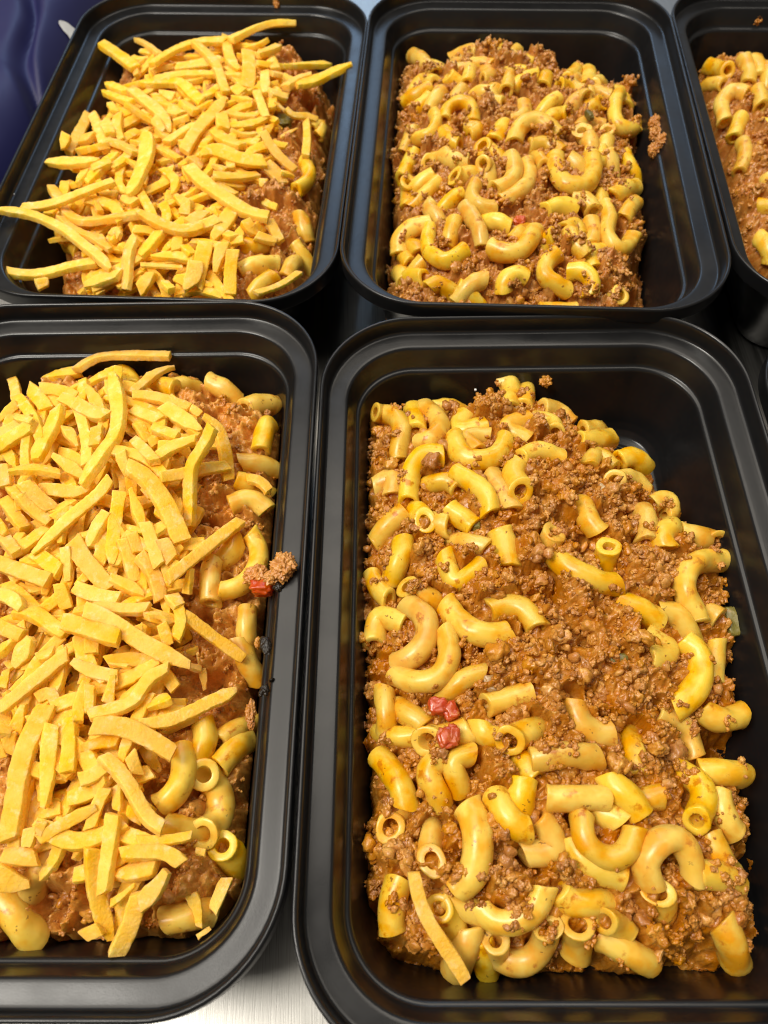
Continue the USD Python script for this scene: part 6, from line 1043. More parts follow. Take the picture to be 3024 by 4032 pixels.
('D',41,24,[-232,133,-139,-290,219,-150,-371,283,-161]),
('D',41,24,[-484,425,-185,-414,445,-172,-342,452,-160]),
('D',35,21,[-266,-1017,-170,-304,-976,-202,-332,-927,-233]),
('D',44,25,[294,-72,-160,313,3,-171,363,63,-183]),
('D',46,22,[149,-176,-157,185,-122,-159,220,-66,-161]),
('D',38,25,[-384,-467,-164,-301,-445,-163,-215,-453,-162]),
('D',34,27,[-329,504,-144,-235,591,-159,-218,718,-174]),
('D',37,25,[19,-975,-259,-7,-912,-222,-3,-844,-184]),
('D',39,24,[144,560,-142,238,560,-165,330,573,-189]),
('D',35,24,[-386,-918,-241,-336,-860,-208,-297,-795,-174]),
('D',40,26,[328,453,-171,327,544,-167,290,627,-163]),
('D',41,25,[-455,-17,-121,-524,2,-161,-561,64,-200]),
('D',36,24,[-117,-191,-147,-171,-174,-149,-225,-187,-151]),
('D',34,20,[-198,-921,-235,-262,-858,-188,-318,-788,-142]),
('D',45,23,[-178,422,-161,-294,454,-140,-365,551,-118]),
('D',48,22,[-164,722,-165,-57,788,-179,68,798,-192]),
('D',48,24,[-367,-591,-191,-297,-544,-177,-214,-532,-163]),
('D',33,21,[-429,-432,-99,-427,-310,-157,-486,-203,-217]),
('D',47,24,[-183,-81,-143,-150,-33,-153,-136,24,-163]),
('D',46,23,[-479,-556,-152,-457,-494,-116,-416,-444,-79]),
('D',39,24,[-99,547,-138,-17,545,-149,46,598,-159]),
('D',46,24,[-192,620,-140,-276,655,-156,-366,661,-172]),
('D',46,27,[-277,-20,-171,-289,34,-171,-315,83,-170]),
('D',45,22,[200,-852,-181,122,-758,-175,4,-724,-168]),
('D',41,21,[-49,-772,-171,-48,-697,-137,-57,-622,-102]),
('D',40,24,[-351,-661,-194,-315,-589,-169,-271,-521,-145]),
('D',40,22,[-520,-342,-219,-543,-239,-231,-589,-144,-243]),
('D',36,24,[330,346,-123,219,398,-138,100,430,-150]),
('D',38,24,[-549,-56,-177,-493,-70,-144,-439,-47,-112]),
('D',41,23,[-359,285,-147,-285,369,-150,-176,395,-151]),
('D',42,24,[233,-882,-175,257,-756,-142,323,-646,-102]),
('D',48,23,[-492,-224,-185,-432,-170,-184,-415,-92,-183]),
('D',43,27,[-161,90,-151,-173,169,-146,-172,249,-140]),
('D',46,25,[127,-619,-144,86,-573,-153,39,-532,-161]),
('D',47,22,[-552,-204,-214,-536,-136,-176,-560,-71,-138]),
('D',36,23,[-437,-395,-92,-354,-349,-127,-260,-347,-162]),
('D',44,24,[57,102,-151,80,219,-124,170,296,-94]),
('D',32,27,[28,-47,-150,18,50,-140,29,147,-129]),
('D',33,20,[-167,693,-157,-94,693,-161,-22,697,-164]),
('D',48,24,[-363,-284,-165,-382,-185,-169,-410,-87,-172]),
('D',35,25,[-1,663,-145,74,688,-149,128,744,-152]),
('D',38,19,[-306,-88,-174,-355,-37,-147,-377,31,-120]),
('D',40,25,[283,-360,-159,193,-288,-150,78,-290,-141]),
('D',37,25,[-85,-985,-267,-139,-956,-238,-195,-934,-210]),
('D',39,24,[66,-981,-246,131,-940,-240,207,-936,-234]),
('D',32,20,[-268,-933,-199,-194,-875,-184,-152,-791,-168]),
('D',43,21,[-360,649,-157,-422,686,-167,-493,678,-178]),
('D',39,24,[-42,263,-141,-167,297,-140,-296,302,-137]),
('D',40,20,[98,-1030,-167,84,-909,-171,126,-794,-168]),
('D',33,21,[-451,326,-183,-387,356,-162,-322,385,-140]),
('D',35,21,[-190,-791,-166,-143,-699,-131,-158,-596,-94]),
('D',47,24,[278,-846,-134,188,-773,-143,116,-682,-151]),
('D',46,24,[148,-420,-159,214,-394,-152,282,-371,-144]),
('D',35,22,[-216,-306,-162,-161,-252,-152,-87,-232,-141]),
('D',40,24,[-21,-844,-172,-101,-742,-131,-171,-633,-87]),
('D',32,20,[120,-250,-163,79,-209,-156,24,-193,-150]),
('D',48,26,[-155,-501,-155,-127,-415,-149,-54,-362,-143]),
('D',49,23,[155,-530,-155,187,-473,-150,236,-432,-144]),
('D',45,23,[-176,665,-134,-117,748,-152,-47,822,-170]),
('D',37,22,[-378,-407,-76,-347,-294,-126,-320,-181,-176]),
('D',44,25,[137,172,-152,175,215,-131,214,256,-109]),
('D',44,22,[-240,-747,-160,-298,-632,-162,-419,-586,-167]),
('D',41,22,[-191,391,-140,-225,495,-140,-271,595,-140]),
('D',41,24,[-177,-938,-199,-72,-898,-172,14,-826,-143]),
('D',42,20,[69,535,-163,120,641,-147,105,756,-130]),
('D',47,22,[245,623,-159,170,652,-141,91,664,-123]),
('D',48,27,[-166,-328,-153,-272,-300,-132,-365,-241,-110]),
('D',40,19,[190,1,-154,294,12,-159,373,79,-165]),
('D',37,20,[106,-76,-159,153,-5,-129,201,65,-99]),
('D',40,25,[22,-570,-146,36,-512,-145,71,-464,-144]),
('D',42,27,[-449,124,-184,-402,178,-145,-384,247,-106]),
('D',46,26,[217,-222,-150,161,-108,-143,43,-61,-135]),
('D',46,22,[-83,-465,-140,-196,-401,-133,-315,-349,-121]),
('D',46,23,[-97,559,-126,-86,654,-141,-54,745,-155]),
('D',32,26,[28,362,-136,86,417,-132,165,422,-129]),
('D',35,22,[244,472,-170,291,522,-159,317,586,-147]),
('D',37,22,[-260,-184,-151,-364,-161,-157,-471,-175,-164]),
('D',44,19,[379,132,-135,320,217,-127,332,320,-116]),
('D',48,23,[317,-1022,-172,254,-940,-167,198,-853,-156]),
('D',39,23,[156,-848,-149,102,-775,-153,19,-735,-157]),
('D',39,27,[115,-294,-128,238,-254,-138,367,-263,-148]),
('D',37,21,[-16,438,-139,-114,492,-135,-225,505,-130]),
('D',47,24,[-465,316,-168,-405,332,-151,-347,351,-135]),
('D',43,23,[88,-777,-142,14,-769,-133,-37,-715,-125]),
('D',45,24,[-45,-699,-112,52,-676,-123,111,-595,-133]),
('D',40,20,[-128,-259,-126,-65,-169,-138,-23,-68,-149]),
('D',39,24,[-310,-947,-189,-337,-891,-165,-326,-830,-141]),
('D',42,24,[-45,281,-129,-2,403,-130,1,532,-130]),
('D',38,22,[11,-555,-134,-9,-452,-134,-77,-373,-132]),
('D',41,22,[-211,-830,-158,-206,-764,-146,-192,-700,-135]),
('D',40,27,[-446,-356,-87,-541,-309,-144,-610,-228,-195]),
('D',45,26,[-157,-48,-132,-83,-17,-132,-4,-20,-131]),
('D',41,22,[-342,-99,-157,-274,-61,-145,-198,-78,-132]),
('D',38,27,[55,745,-177,-6,804,-159,-90,813,-142]),
('D',46,24,[-11,-263,-146,49,-181,-135,77,-84,-123]),
('D',46,20,[148,-50,-117,120,74,-117,91,199,-112]),
('D',33,20,[-168,139,-135,-108,173,-135,-69,230,-134]),
('D',35,24,[-77,-152,-127,-50,-68,-121,-78,16,-115]),
('D',41,21,[339,-562,-196,231,-538,-158,152,-459,-120]),
('D',39,24,[-455,764,-211,-511,771,-226,-566,789,-241]),
('D',36,23,[150,691,-122,198,778,-148,197,877,-172]),
('D',38,21,[-432,367,-145,-408,429,-135,-350,462,-124]),
('D',35,25,[-15,-4,-100,-85,82,-114,-111,190,-125]),
('D',37,21,[305,-95,-150,292,26,-132,351,133,-111]),
('D',46,27,[-293,-511,-133,-263,-460,-125,-231,-411,-117]),
('D',33,19,[238,385,-123,229,512,-133,222,639,-139]),
('D',38,20,[-116,615,-122,-230,618,-132,-319,691,-143]),
('D',46,20,[-154,756,-138,-91,769,-142,-27,774,-146]),
('D',43,27,[-362,634,-142,-435,687,-155,-520,716,-169]),
('D',44,25,[57,-226,-127,131,-190,-131,212,-201,-135]),
('D',44,22,[-15,799,-133,47,812,-158,111,816,-182]),
('D',45,25,[-248,693,-130,-145,730,-128,-59,797,-127]),
('D',38,22,[70,418,-117,138,482,-128,193,557,-137]),
('D',46,22,[-336,-653,-155,-361,-532,-106,-426,-426,-49]),
('D',35,24,[257,432,-116,309,483,-142,382,481,-168]),
('D',47,25,[-239,-77,-124,-298,-75,-126,-342,-35,-128]),
('D',43,21,[8,-294,-136,-53,-250,-126,-128,-244,-115]),
('D',47,24,[-264,-526,-120,-186,-495,-125,-106,-468,-128]),
('D',48,24,[-303,-20,-117,-295,70,-135,-324,155,-151]),
('D',45,27,[61,-460,-131,78,-365,-121,123,-280,-110]),
('D',46,20,[-63,-452,-126,-8,-404,-120,43,-352,-114]),
('D',40,23,[-195,582,-121,-281,623,-125,-361,678,-131]),
('D',41,21,[398,-143,-194,338,-87,-149,256,-90,-105]),
('D',34,19,[96,-435,-113,144,-387,-128,205,-356,-143]),
('D',39,27,[214,-194,-121,323,-136,-128,407,-45,-138]),
('D',38,21,[-175,-359,-141,-93,-316,-130,-4,-287,-118]),
('D',36,24,[-469,-297,-106,-509,-225,-129,-523,-143,-151]),
('D',48,21,[-95,325,-142,-171,412,-130,-183,528,-119]),
('D',43,27,[-303,-94,-112,-374,-98,-114,-445,-85,-115]),
('D',32,22,[-537,-627,-206,-580,-531,-203,-572,-426,-198]),
('D',32,25,[57,565,-143,42,645,-135,5,717,-128]),
('D',39,23,[-99,-745,-97,-219,-734,-127,-337,-712,-160]),
('D',36,26,[-109,25,-105,-137,75,-107,-127,131,-109]),
('D',46,25,[-425,-143,-146,-368,-146,-146,-312,-139,-145]),
('D',37,22,[-143,242,-130,-121,350,-127,-59,440,-124]),
('D',40,27,[-328,558,-108,-354,678,-118,-423,779,-133]),
('D',43,21,[136,560,-128,240,635,-132,278,758,-140]),
('D',46,23,[-241,180,-130,-318,215,-134,-351,292,-136]),
('D',45,23,[91,461,-112,52,585,-115,-13,697,-117]),
('D',48,22,[-467,-150,-143,-369,-153,-117,-286,-101,-91]),
('D',36,19,[-476,239,-170,-421,303,-142,-339,323,-115]),
('D',34,24,[-310,354,-108,-306,410,-111,-337,457,-114]),
('D',34,20,[-369,516,-111,-269,513,-111,-176,554,-111]),
('D',48,21,[275,683,-125,189,756,-127,136,856,-131]),
('D',39,25,[-161,301,-118,-168,403,-117,-233,481,-115]),
('D',42,24,[-264,271,-128,-210,280,-113,-159,301,-98]),
('D',41,26,[170,-106,-129,245,-31,-128,351,-27,-127]),
('D',38,24,[7,-185,-119,109,-163,-119,208,-132,-119]),
('D',39,24,[-27,80,-100,-43,156,-113,-67,230,-125]),
('D',47,21,[313,439,-119,331,521,-129,334,605,-138]),
('D',38,20,[109,-723,-140,222,-712,-119,337,-711,-96]),
('D',32,19,[263,469,-113,253,550,-118,230,628,-123]),
('D',35,20,[253,-736,-103,126,-738,-106,1,-715,-107]),
('D',34,23,[-465,-519,-96,-529,-494,-135,-596,-505,-172]),
('D',49,23,[178,-428,-112,191,-365,-107,157,-311,-102]),
('D',43,19,[163,-72,-106,81,-6,-115,51,95,-122]),
('D',45,20,[-182,-620,-75,-187,-518,-100,-177,-416,-124]),
('D',40,26,[96,669,-110,138,763,-115,189,854,-119]),
('D',37,20,[161,484,-119,193,530,-114,227,574,-110]),
('D',40,24,[232,539,-100,125,590,-103,8,597,-105]),
('D',46,26,[297,-707,-89,213,-656,-105,117,-635,-119]),
('D',48,26,[-133,248,-117,-99,299,-116,-107,361,-114]),
('D',38,27,[-198,-845,-144,-243,-805,-138,-299,-780,-131]),
('D',40,22,[-92,-76,-114,-197,-8,-123,-231,112,-129]),
('D',47,20,[-515,12,-126,-522,111,-151,-456,186,-174]),
('D',38,22,[-231,-340,-114,-241,-261,-127,-205,-191,-139]),
('D',42,21,[-244,58,-117,-241,181,-112,-251,303,-106]),
('D',43,25,[-192,-248,-125,-153,-177,-124,-167,-98,-122]),
('D',37,22,[-354,-14,-107,-293,35,-106,-235,87,-106]),
('D',43,26,[-332,88,-124,-440,99,-130,-549,107,-134]),
('D',48,23,[-244,227,-98,-312,250,-102,-354,308,-107]),
('D',41,24,[247,613,-111,174,654,-103,99,690,-96]),
('D',36,26,[-384,270,-85,-395,366,-112,-463,435,-138]),
('D',35,27,[55,175,-115,22,229,-113,-39,244,-110]),
('D',39,23,[-14,480,-119,-72,545,-115,-100,627,-112]),
('D',44,20,[270,-190,-112,163,-156,-106,101,-62,-100]),
('D',48,22,[9,-191,-108,67,-153,-100,127,-118,-91]),
('D',33,21,[97,42,-109,45,112,-103,-25,164,-97]),
('D',41,21,[26,-1010,-209,-17,-967,-183,-51,-917,-158]),
('D',41,25,[-207,-274,-111,-267,-269,-105,-326,-260,-99]),
('D',43,19,[-130,-378,-130,-100,-304,-115,-84,-225,-101]),
('D',45,25,[67,-577,-122,-27,-505,-116,-54,-390,-109]),
('D',35,20,[-516,83,-113,-497,191,-138,-502,300,-162]),
('D',40,26,[235,-483,-115,133,-510,-115,38,-465,-115]),
('D',46,24,[-55,742,-110,19,800,-126,65,882,-144]),
('D',36,21,[330,244,-109,286,365,-108,199,460,-107]),
('D',38,22,[278,-1001,-158,186,-956,-161,86,-983,-160]),
('D',49,24,[-259,-524,-110,-321,-466,-82,-371,-397,-53]),
('D',47,24,[-242,-125,-117,-184,-80,-110,-112,-68,-103]),
('D',43,25,[-247,-992,-161,-280,-944,-153,-314,-897,-146]),
('D',32,27,[94,-610,-106,51,-576,-105,26,-525,-104]),
('D',40,23,[-369,-670,-137,-299,-616,-120,-227,-565,-103]),
('D',39,19,[268,-102,-93,334,-25,-110,434,-8,-127]),
('D',36,20,[-235,-834,-127,-120,-825,-132,-5,-813,-134]),
('D',45,21,[-280,-746,-121,-248,-685,-112,-244,-616,-103]),
('D',45,27,[-131,471,-123,-118,531,-108,-95,589,-93]),
('D',36,26,[-192,-455,-100,-288,-371,-94,-304,-245,-85]),
('D',41,26,[377,336,-119,331,414,-109,262,473,-100]),
('D',48,21,[-388,-717,-128,-471,-648,-163,-576,-622,-198]),
('D',46,20,[-65,442,-115,-137,444,-110,-187,495,-105]),
('D',34,26,[-278,-989,-143,-169,-918,-147,-40,-922,-147]),
('D',34,26,[-282,137,-99,-191,169,-104,-95,183,-109]),
('D',39,24,[-16,372,-116,-32,480,-104,9,581,-93]),
('D',44,23,[-56,-495,-103,40,-413,-99,118,-313,-94]),
('D',38,21,[39,-562,-93,142,-543,-99,207,-461,-104]),
('D',48,20,[303,522,-118,313,603,-118,279,677,-117]),
('D',32,23,[-321,-299,-76,-431,-245,-99,-550,-220,-121]),
('D',35,24,[-361,-804,-126,-260,-773,-112,-155,-786,-103]),
('D',34,27,[-266,448,-111,-328,514,-97,-333,604,-84]),
('D',42,24,[-406,648,-133,-467,688,-144,-528,728,-154]),
('D',34,24,[292,-27,-94,300,48,-101,291,123,-109]),
('D',45,23,[329,-253,-132,234,-225,-109,164,-155,-85]),
('D',41,22,[9,234,-100,83,253,-91,154,282,-83]),
('D',33,21,[106,879,-123,154,930,-162,223,941,-201]),
('D',41,23,[-438,144,-117,-386,164,-126,-331,151,-135]),
('D',42,24,[-166,-211,-112,-230,-163,-96,-252,-86,-79]),
('D',46,25,[132,-540,-85,48,-500,-87,-20,-435,-89]),
('D',36,19,[145,722,-103,219,750,-116,251,822,-130]),
('D',44,24,[-116,125,-95,-189,230,-92,-275,326,-87]),
('D',36,19,[23,-325,-108,-2,-263,-104,-20,-200,-99]),
('D',37,24,[-24,-716,-97,-82,-678,-90,-151,-682,-82]),
('D',46,25,[-145,-197,-100,-101,-157,-108,-41,-159,-117]),
('D',49,25,[-294,-835,-105,-282,-770,-100,-309,-710,-96]),
('D',44,20,[-180,693,-119,-117,697,-109,-72,741,-99]),
('D',32,24,[150,724,-90,218,707,-103,286,724,-116]),
('D',45,27,[430,503,-136,307,539,-104,194,598,-76]),
('D',40,21,[127,362,-97,53,424,-101,38,520,-105]),
('D',45,27,[-41,762,-91,70,807,-98,189,791,-103]),
('D',43,20,[20,-137,-96,31,-33,-98,80,61,-98]),
('D',42,23,[-210,-483,-81,-147,-402,-94,-82,-323,-105]),
('D',37,25,[373,141,-99,300,178,-105,221,156,-111]),
('D',35,23,[49,-898,-165,93,-844,-147,140,-792,-128]),
('D',38,27,[5,-97,-86,-51,-61,-90,-91,-7,-95]),
('D',37,23,[-384,681,-105,-452,708,-125,-501,762,-145]),
('D',48,24,[-340,-288,-65,-288,-199,-69,-275,-97,-69]),
('D',35,20,[-170,-973,-143,-92,-885,-133,12,-831,-125]),
('D',33,22,[-240,-62,-69,-187,-20,-92,-179,48,-116]),
('D',47,23,[282,-607,-116,227,-582,-104,192,-534,-92]),
('D',34,25,[177,170,-124,219,222,-100,257,277,-77]),
('D',47,22,[229,-944,-152,159,-911,-145,96,-867,-138]),
('D',43,20,[314,-54,-80,214,-30,-93,111,-14,-104]),
('D',47,21,[11,-794,-123,-90,-816,-103,-186,-780,-81]),
('D',33,21,[29,-744,-98,84,-677,-96,124,-599,-94]),
('D',47,24,[98,268,-76,56,340,-86,23,416,-94]),
('D',43,20,[-23,-450,-76,-39,-331,-88,-120,-243,-97]),
('D',49,20,[-404,-233,-85,-379,-175,-87,-327,-139,-89]),
('D',35,21,[219,34,-87,165,117,-97,140,214,-107]),
('D',35,23,[-459,92,-116,-389,89,-114,-334,131,-111]),
('D',40,26,[125,742,-79,183,784,-85,223,844,-92]),
('D',37,19,[25,650,-107,-18,690,-102,-77,695,-96]),
('D',35,19,[-445,531,-142,-388,577,-101,-328,619,-60]),
('D',46,27,[-420,223,-96,-458,301,-129,-480,385,-162]),
('D',35,26,[-514,-635,-155,-410,-608,-127,-302,-607,-98]),
('D',36,22,[225,486,-91,128,522,-93,47,587,-93]),
('D',37,20,[-354,338,-99,-297,399,-94,-289,481,-89]),
('D',33,26,[-214,-770,-70,-233,-715,-83,-220,-658,-95]),
('D',48,20,[-80,-885,-122,28,-834,-117,146,-827,-112]),
('D',47,20,[-81,158,-98,-88,258,-101,-80,358,-104]),
('D',45,20,[-118,548,-86,-222,570,-81,-327,570,-74]),
('D',43,25,[-31,-230,-90,33,-157,-86,104,-90,-81]),
('D',36,22,[63,-149,-55,75,-34,-80,149,55,-105]),
('D',44,20,[295,545,-82,286,658,-88,216,747,-93]),
('D',37,23,[-29,-8,-89,1,87,-89,4,187,-88]),
('D',47,25,[-48,493,-91,-149,457,-94,-249,495,-97]),
('D',35,20,[32,8,-90,88,49,-90,136,99,-89]),
('D',48,27,[-603,-523,-144,-574,-414,-144,-581,-300,-138]),
('D',36,21,[89,-311,-86,117,-238,-82,125,-160,-79]),
('D',34,24,[139,380,-88,140,443,-87,98,489,-86]),
('D',41,23,[-242,105,-88,-356,166,-88,-476,214,-87]),
('D',40,26,[-177,146,-82,-60,179,-80,33,257,-78]),
('D',42,22,[-314,634,-53,-231,647,-80,-167,703,-106]),
('D',32,26,[288,-795,-92,206,-749,-93,112,-736,-95]),
('D',47,23,[370,246,-103,335,297,-99,299,348,-96]),
('D',42,21,[-178,664,-80,-102,668,-85,-25,669,-90]),
('D',41,23,[-76,307,-93,-152,392,-86,-176,504,-78]),
('D',45,19,[-349,-189,-76,-361,-63,-88,-298,47,-98]),
('D',43,23,[-51,-173,-94,-164,-119,-74,-287,-103,-52]),
('D',43,22,[159,-347,-65,220,-340,-99,264,-298,-132]),
('D',45,23,[127,175,-92,179,219,-82,244,240,-71]),
('D',33,26,[-301,434,-76,-387,444,-97,-474,436,-118]),
('D',37,27,[128,58,-73,237,82,-80,328,146,-87]),
('D',46,21,[-108,277,-84,-15,309,-80,47,386,-76]),
('D',45,22,[-49,-681,-80,20,-656,-87,64,-597,-93]),
('D',42,20,[-87,-625,-96,-115,-564,-98,-109,-497,-100]),
('D',38,20,[-605,-161,-170,-491,-129,-118,-388,-72,-70]),
('D',33,27,[241,683,-78,167,664,-80,94,686,-82]),
('D',33,26,[52,-523,-68,125,-442,-83,223,-394,-96]),
('D',33,21,[-87,183,-68,-183,220,-73,-269,276,-78]),
('D',39,19,[4,-812,-95,37,-754,-89,99,-725,-84]),
('D',47,19,[-379,-2,-100,-445,-8,-109,-495,35,-118]),
('D',41,23,[258,-177,-92,295,-111,-82,365,-82,-72]),
('D',37,23,[-417,126,-78,-359,156,-78,-324,211,-78]),
('D',42,21,[-27,-623,-94,-32,-554,-93,-64,-493,-92]),
('D',36,24,[41,-1012,-186,7,-933,-140,-60,-880,-92]),
('D',38,20,[-326,683,-88,-389,740,-106,-461,788,-124]),
('D',44,21,[-298,-912,-137,-187,-892,-117,-86,-842,-92]),
('D',48,24,[-207,-649,-68,-277,-543,-70,-400,-509,-69]),
('D',38,23,[161,327,-85,236,404,-88,332,457,-91]),
('D',41,27,[-79,-600,-85,-134,-504,-77,-196,-414,-69]),
('D',35,25,[89,-677,-83,148,-629,-84,205,-578,-85]),
('D',42,22,[204,167,-97,258,184,-95,304,217,-93]),
('D',43,23,[210,-245,-84,192,-127,-77,185,-7,-70]),
('D',44,21,[-170,-405,-60,-194,-298,-62,-280,-232,-59]),
('D',44,27,[70,594,-81,44,695,-82,36,799,-81]),
('D',46,19,[-470,-7,-103,-374,80,-89,-269,156,-73]),
('D',41,25,[340,224,-85,326,331,-81,246,404,-76])]
BITS = [
('meat_crumb', 'beef crumb', 'brown beef crumb stuck on the right ledge of the front left tray', M_meat, 'C', [(69.3, 4.5, -5.5, 7.4, 9.2, 6.0, 0.0), (66.0, 1.6, -7.5, 5.4, 4.3, 4.0, 0.0), (59.7, 4.9, -13.0, 7.6, 6.9, 6.0, 0.0)]),
('tomato_piece', 'tomato', 'wet red tomato bit beside the beef crumb, right ledge of front left tray', M_tomato, 'C', [(62.0, -0.0, -12.0, 6.5, 4.4, 5.0, 0.0)]),
('meat_crumb', 'beef crumb', 'ragged beef crumb climbing the right wall of the back right tray', M_meat, 'B', [(65.2, 21.1, -15.0, 6.3, 9.2, 6.0, 0.0), (64.7, 15.0, -16.0, 5.7, 7.8, 6.0, 0.0), (66.6, 6.3, -14.0, 6.7, 7.0, 6.0, 0.0), (62.7, 4.1, -17.0, 4.6, 7.1, 5.0, 0.0)]),
('meat_crumb', 'beef crumb', 'small beef crumb on the back ledge of the far right tray', M_meat, 'E', [(-24.4, 109.3, -14.0, 5.7, 6.6, 6.0, 0.0)]),
('meat_crumb', 'beef crumb', 'small beef crumb on the bare back wall of the front right tray', M_meat, 'A', [(9.1, 102.5, -21.0, 4.5, 4.5, 4.0, 0.0)]),
('meat_crumb', 'beef crumb', 'beef crumb on the back rim of the back left tray', M_meat, 'D', [(24.4, 116.6, -6.0, 3.7, 5.9, 5.0, 0.0)]),
('meat_crumb', 'beef crumb', 'pale tiny crumb at the back right corner of the front left tray', M_meat, 'C', [(56.1, 79.1, -22.0, 2.3, 2.9, 2.5, 0.0)]),
('meat_crumb', 'beef crumb', 'rusty crumb low on the right wall of the front left tray, between grease drops', M_meat, 'C', [(61.4, -17.0, -17.0, 2.2, 3.4, 3.0, 0.0)]),
('meat_crumb', 'beef crumb', 'rusty crumb strip on the right wall of the front left tray, below grease drops', M_meat, 'C', [(60.8, -39.4, -18.0, 2.8, 7.0, 3.0, 0.0), (61.3, -42.6, -18.0, 1.9, 3.5, 2.0, 0.0)]),
('tomato_piece', 'tomato', 'shiny red tomato piece, upper of two in the front right tray', M_tomato, 'A', [(-38.2, -29.7, -12.0, 5.3, 4.6, 3.5, 0.0), (-34.6, -31.1, -12.0, 4.3, 4.8, 3.5, 0.4)]),
('tomato_piece', 'tomato', 'bright red tomato piece on a macaroni hole in the front right tray', M_tomato, 'A', [(-36.0, -39.8, -9.5, 4.9, 5.5, 4.0, 0.2), (-34.2, -38.7, -9.5, 3.3, 4.7, 3.5, 0.0)]),
('tomato_piece', 'tomato', 'orange tomato piece among beef in the middle of the back right tray', M_tomato, 'B', [(-2.9, -54.4, -12.0, 4.5, 4.7, 4.0, 0.0)]),
('tomato_piece', 'tomato', 'thin red tomato sliver beside the big arched macaroni, back right tray', M_tomato, 'B', [(-6.2, 12.7, -13.0, 4.2, 8.5, 5.0, -0.5)]),
('chilli_piece', 'green chilli', 'large olive green chilli piece against the right wall of the front right tray', M_pepper, 'A', [(61.6, 2.1, -26.0, 7.6, 12.7, 7.0, 0.0)]),
('chilli_piece', 'green chilli', 'small dark green chilli bit among beef near the back of front right tray', M_pepper, 'A', [(-23.1, 33.6, -14.0, 3.7, 5.9, 4.0, 0.0)]),
('chilli_piece', 'green chilli', 'olive chilli bit in the beef, centre right of the front right tray', M_pepper, 'A', [(17.0, -15.8, -10.5, 6.5, 3.5, 4.0, 0.0)]),
('chilli_piece', 'green chilli', 'dark chilli strip on macaroni near the back of the back right tray', M_pepper, 'B', [(32.6, 20.8, -11.0, 3.6, 7.2, 4.0, 0.4)]),
('chilli_piece', 'green chilli', 'grey green chilli bit beside cheese at right of the back left tray', M_pepper, 'D', [(38.0, 25.9, -17.0, 10.5, 10.8, 6.0, 0.0)]),
('onion_piece', 'onion', 'pale translucent onion piece beside macaroni in the front right tray', M_onion, 'A', [(-21.9, -23.1, -11.0, 6.0, 6.3, 3.5, 0.0)]),
('onion_piece', 'onion', 'pale pink onion bit in the beef at right of the front right tray', M_onion, 'A', [(21.6, 46.0, -12.0, 3.7, 6.0, 3.5, 0.0)]),
('crumb', 'crumb', 'tiny white fleck on the back ledge of the front right tray', M_paper, 'A', [(-10.4, 108.3, -8.5, 1.4, 0.7, 0.8, 0.0)]),
('crumb', 'crumb', 'tiny white fleck left of the crumb on the front right tray back wall', M_paper, 'A', [(-19.0, 96.7, -19.0, 1.0, 1.1, 0.8, 0.0)]),
('crumb', 'crumb', 'tiny white fleck on the left ledge of the back left tray', M_paper, 'D', [(-75.1, -47.5, -7.2, 1.6, 1.1, 0.8, 0.0)])]
DROPS = [('C', 'dark grease drop beside the beef crumb on the right ledge, front left tray', 68.0, -1.8, -7.1, 1.95, 1.85, 0.3), ('C', 'dark grease smear in the middle of the right ledge, front left tray', 65.7, -21.2, -7.3, 2.1, 3.2, 0.2), ('C', 'round dark grease drop near the middle of the right ledge, front left tray', 66.1, -35.3, -7.3, 1.6, 2.0, 0), ('C', 'small grease fleck beside the round drop on the right ledge, front left tray', 68.2, -32.4, -7.0, 0.9, 0.5, 0.5)]
PATCH_AT = (-163.9, 464.5)
# ---------------------------------------------------------------- the counter and the trays
g = trimesh.creation.box((1400, 1400, 20)); v, f, _ = arrays(g, False)
tag(put(None, 'counter', v + [0, 250, -10], f, None, M_steel), 'brushed stainless steel counter under the trays', 'counter', kind='structure')
for n, label in TRAY_LABELS.items():
    tray(n, label)

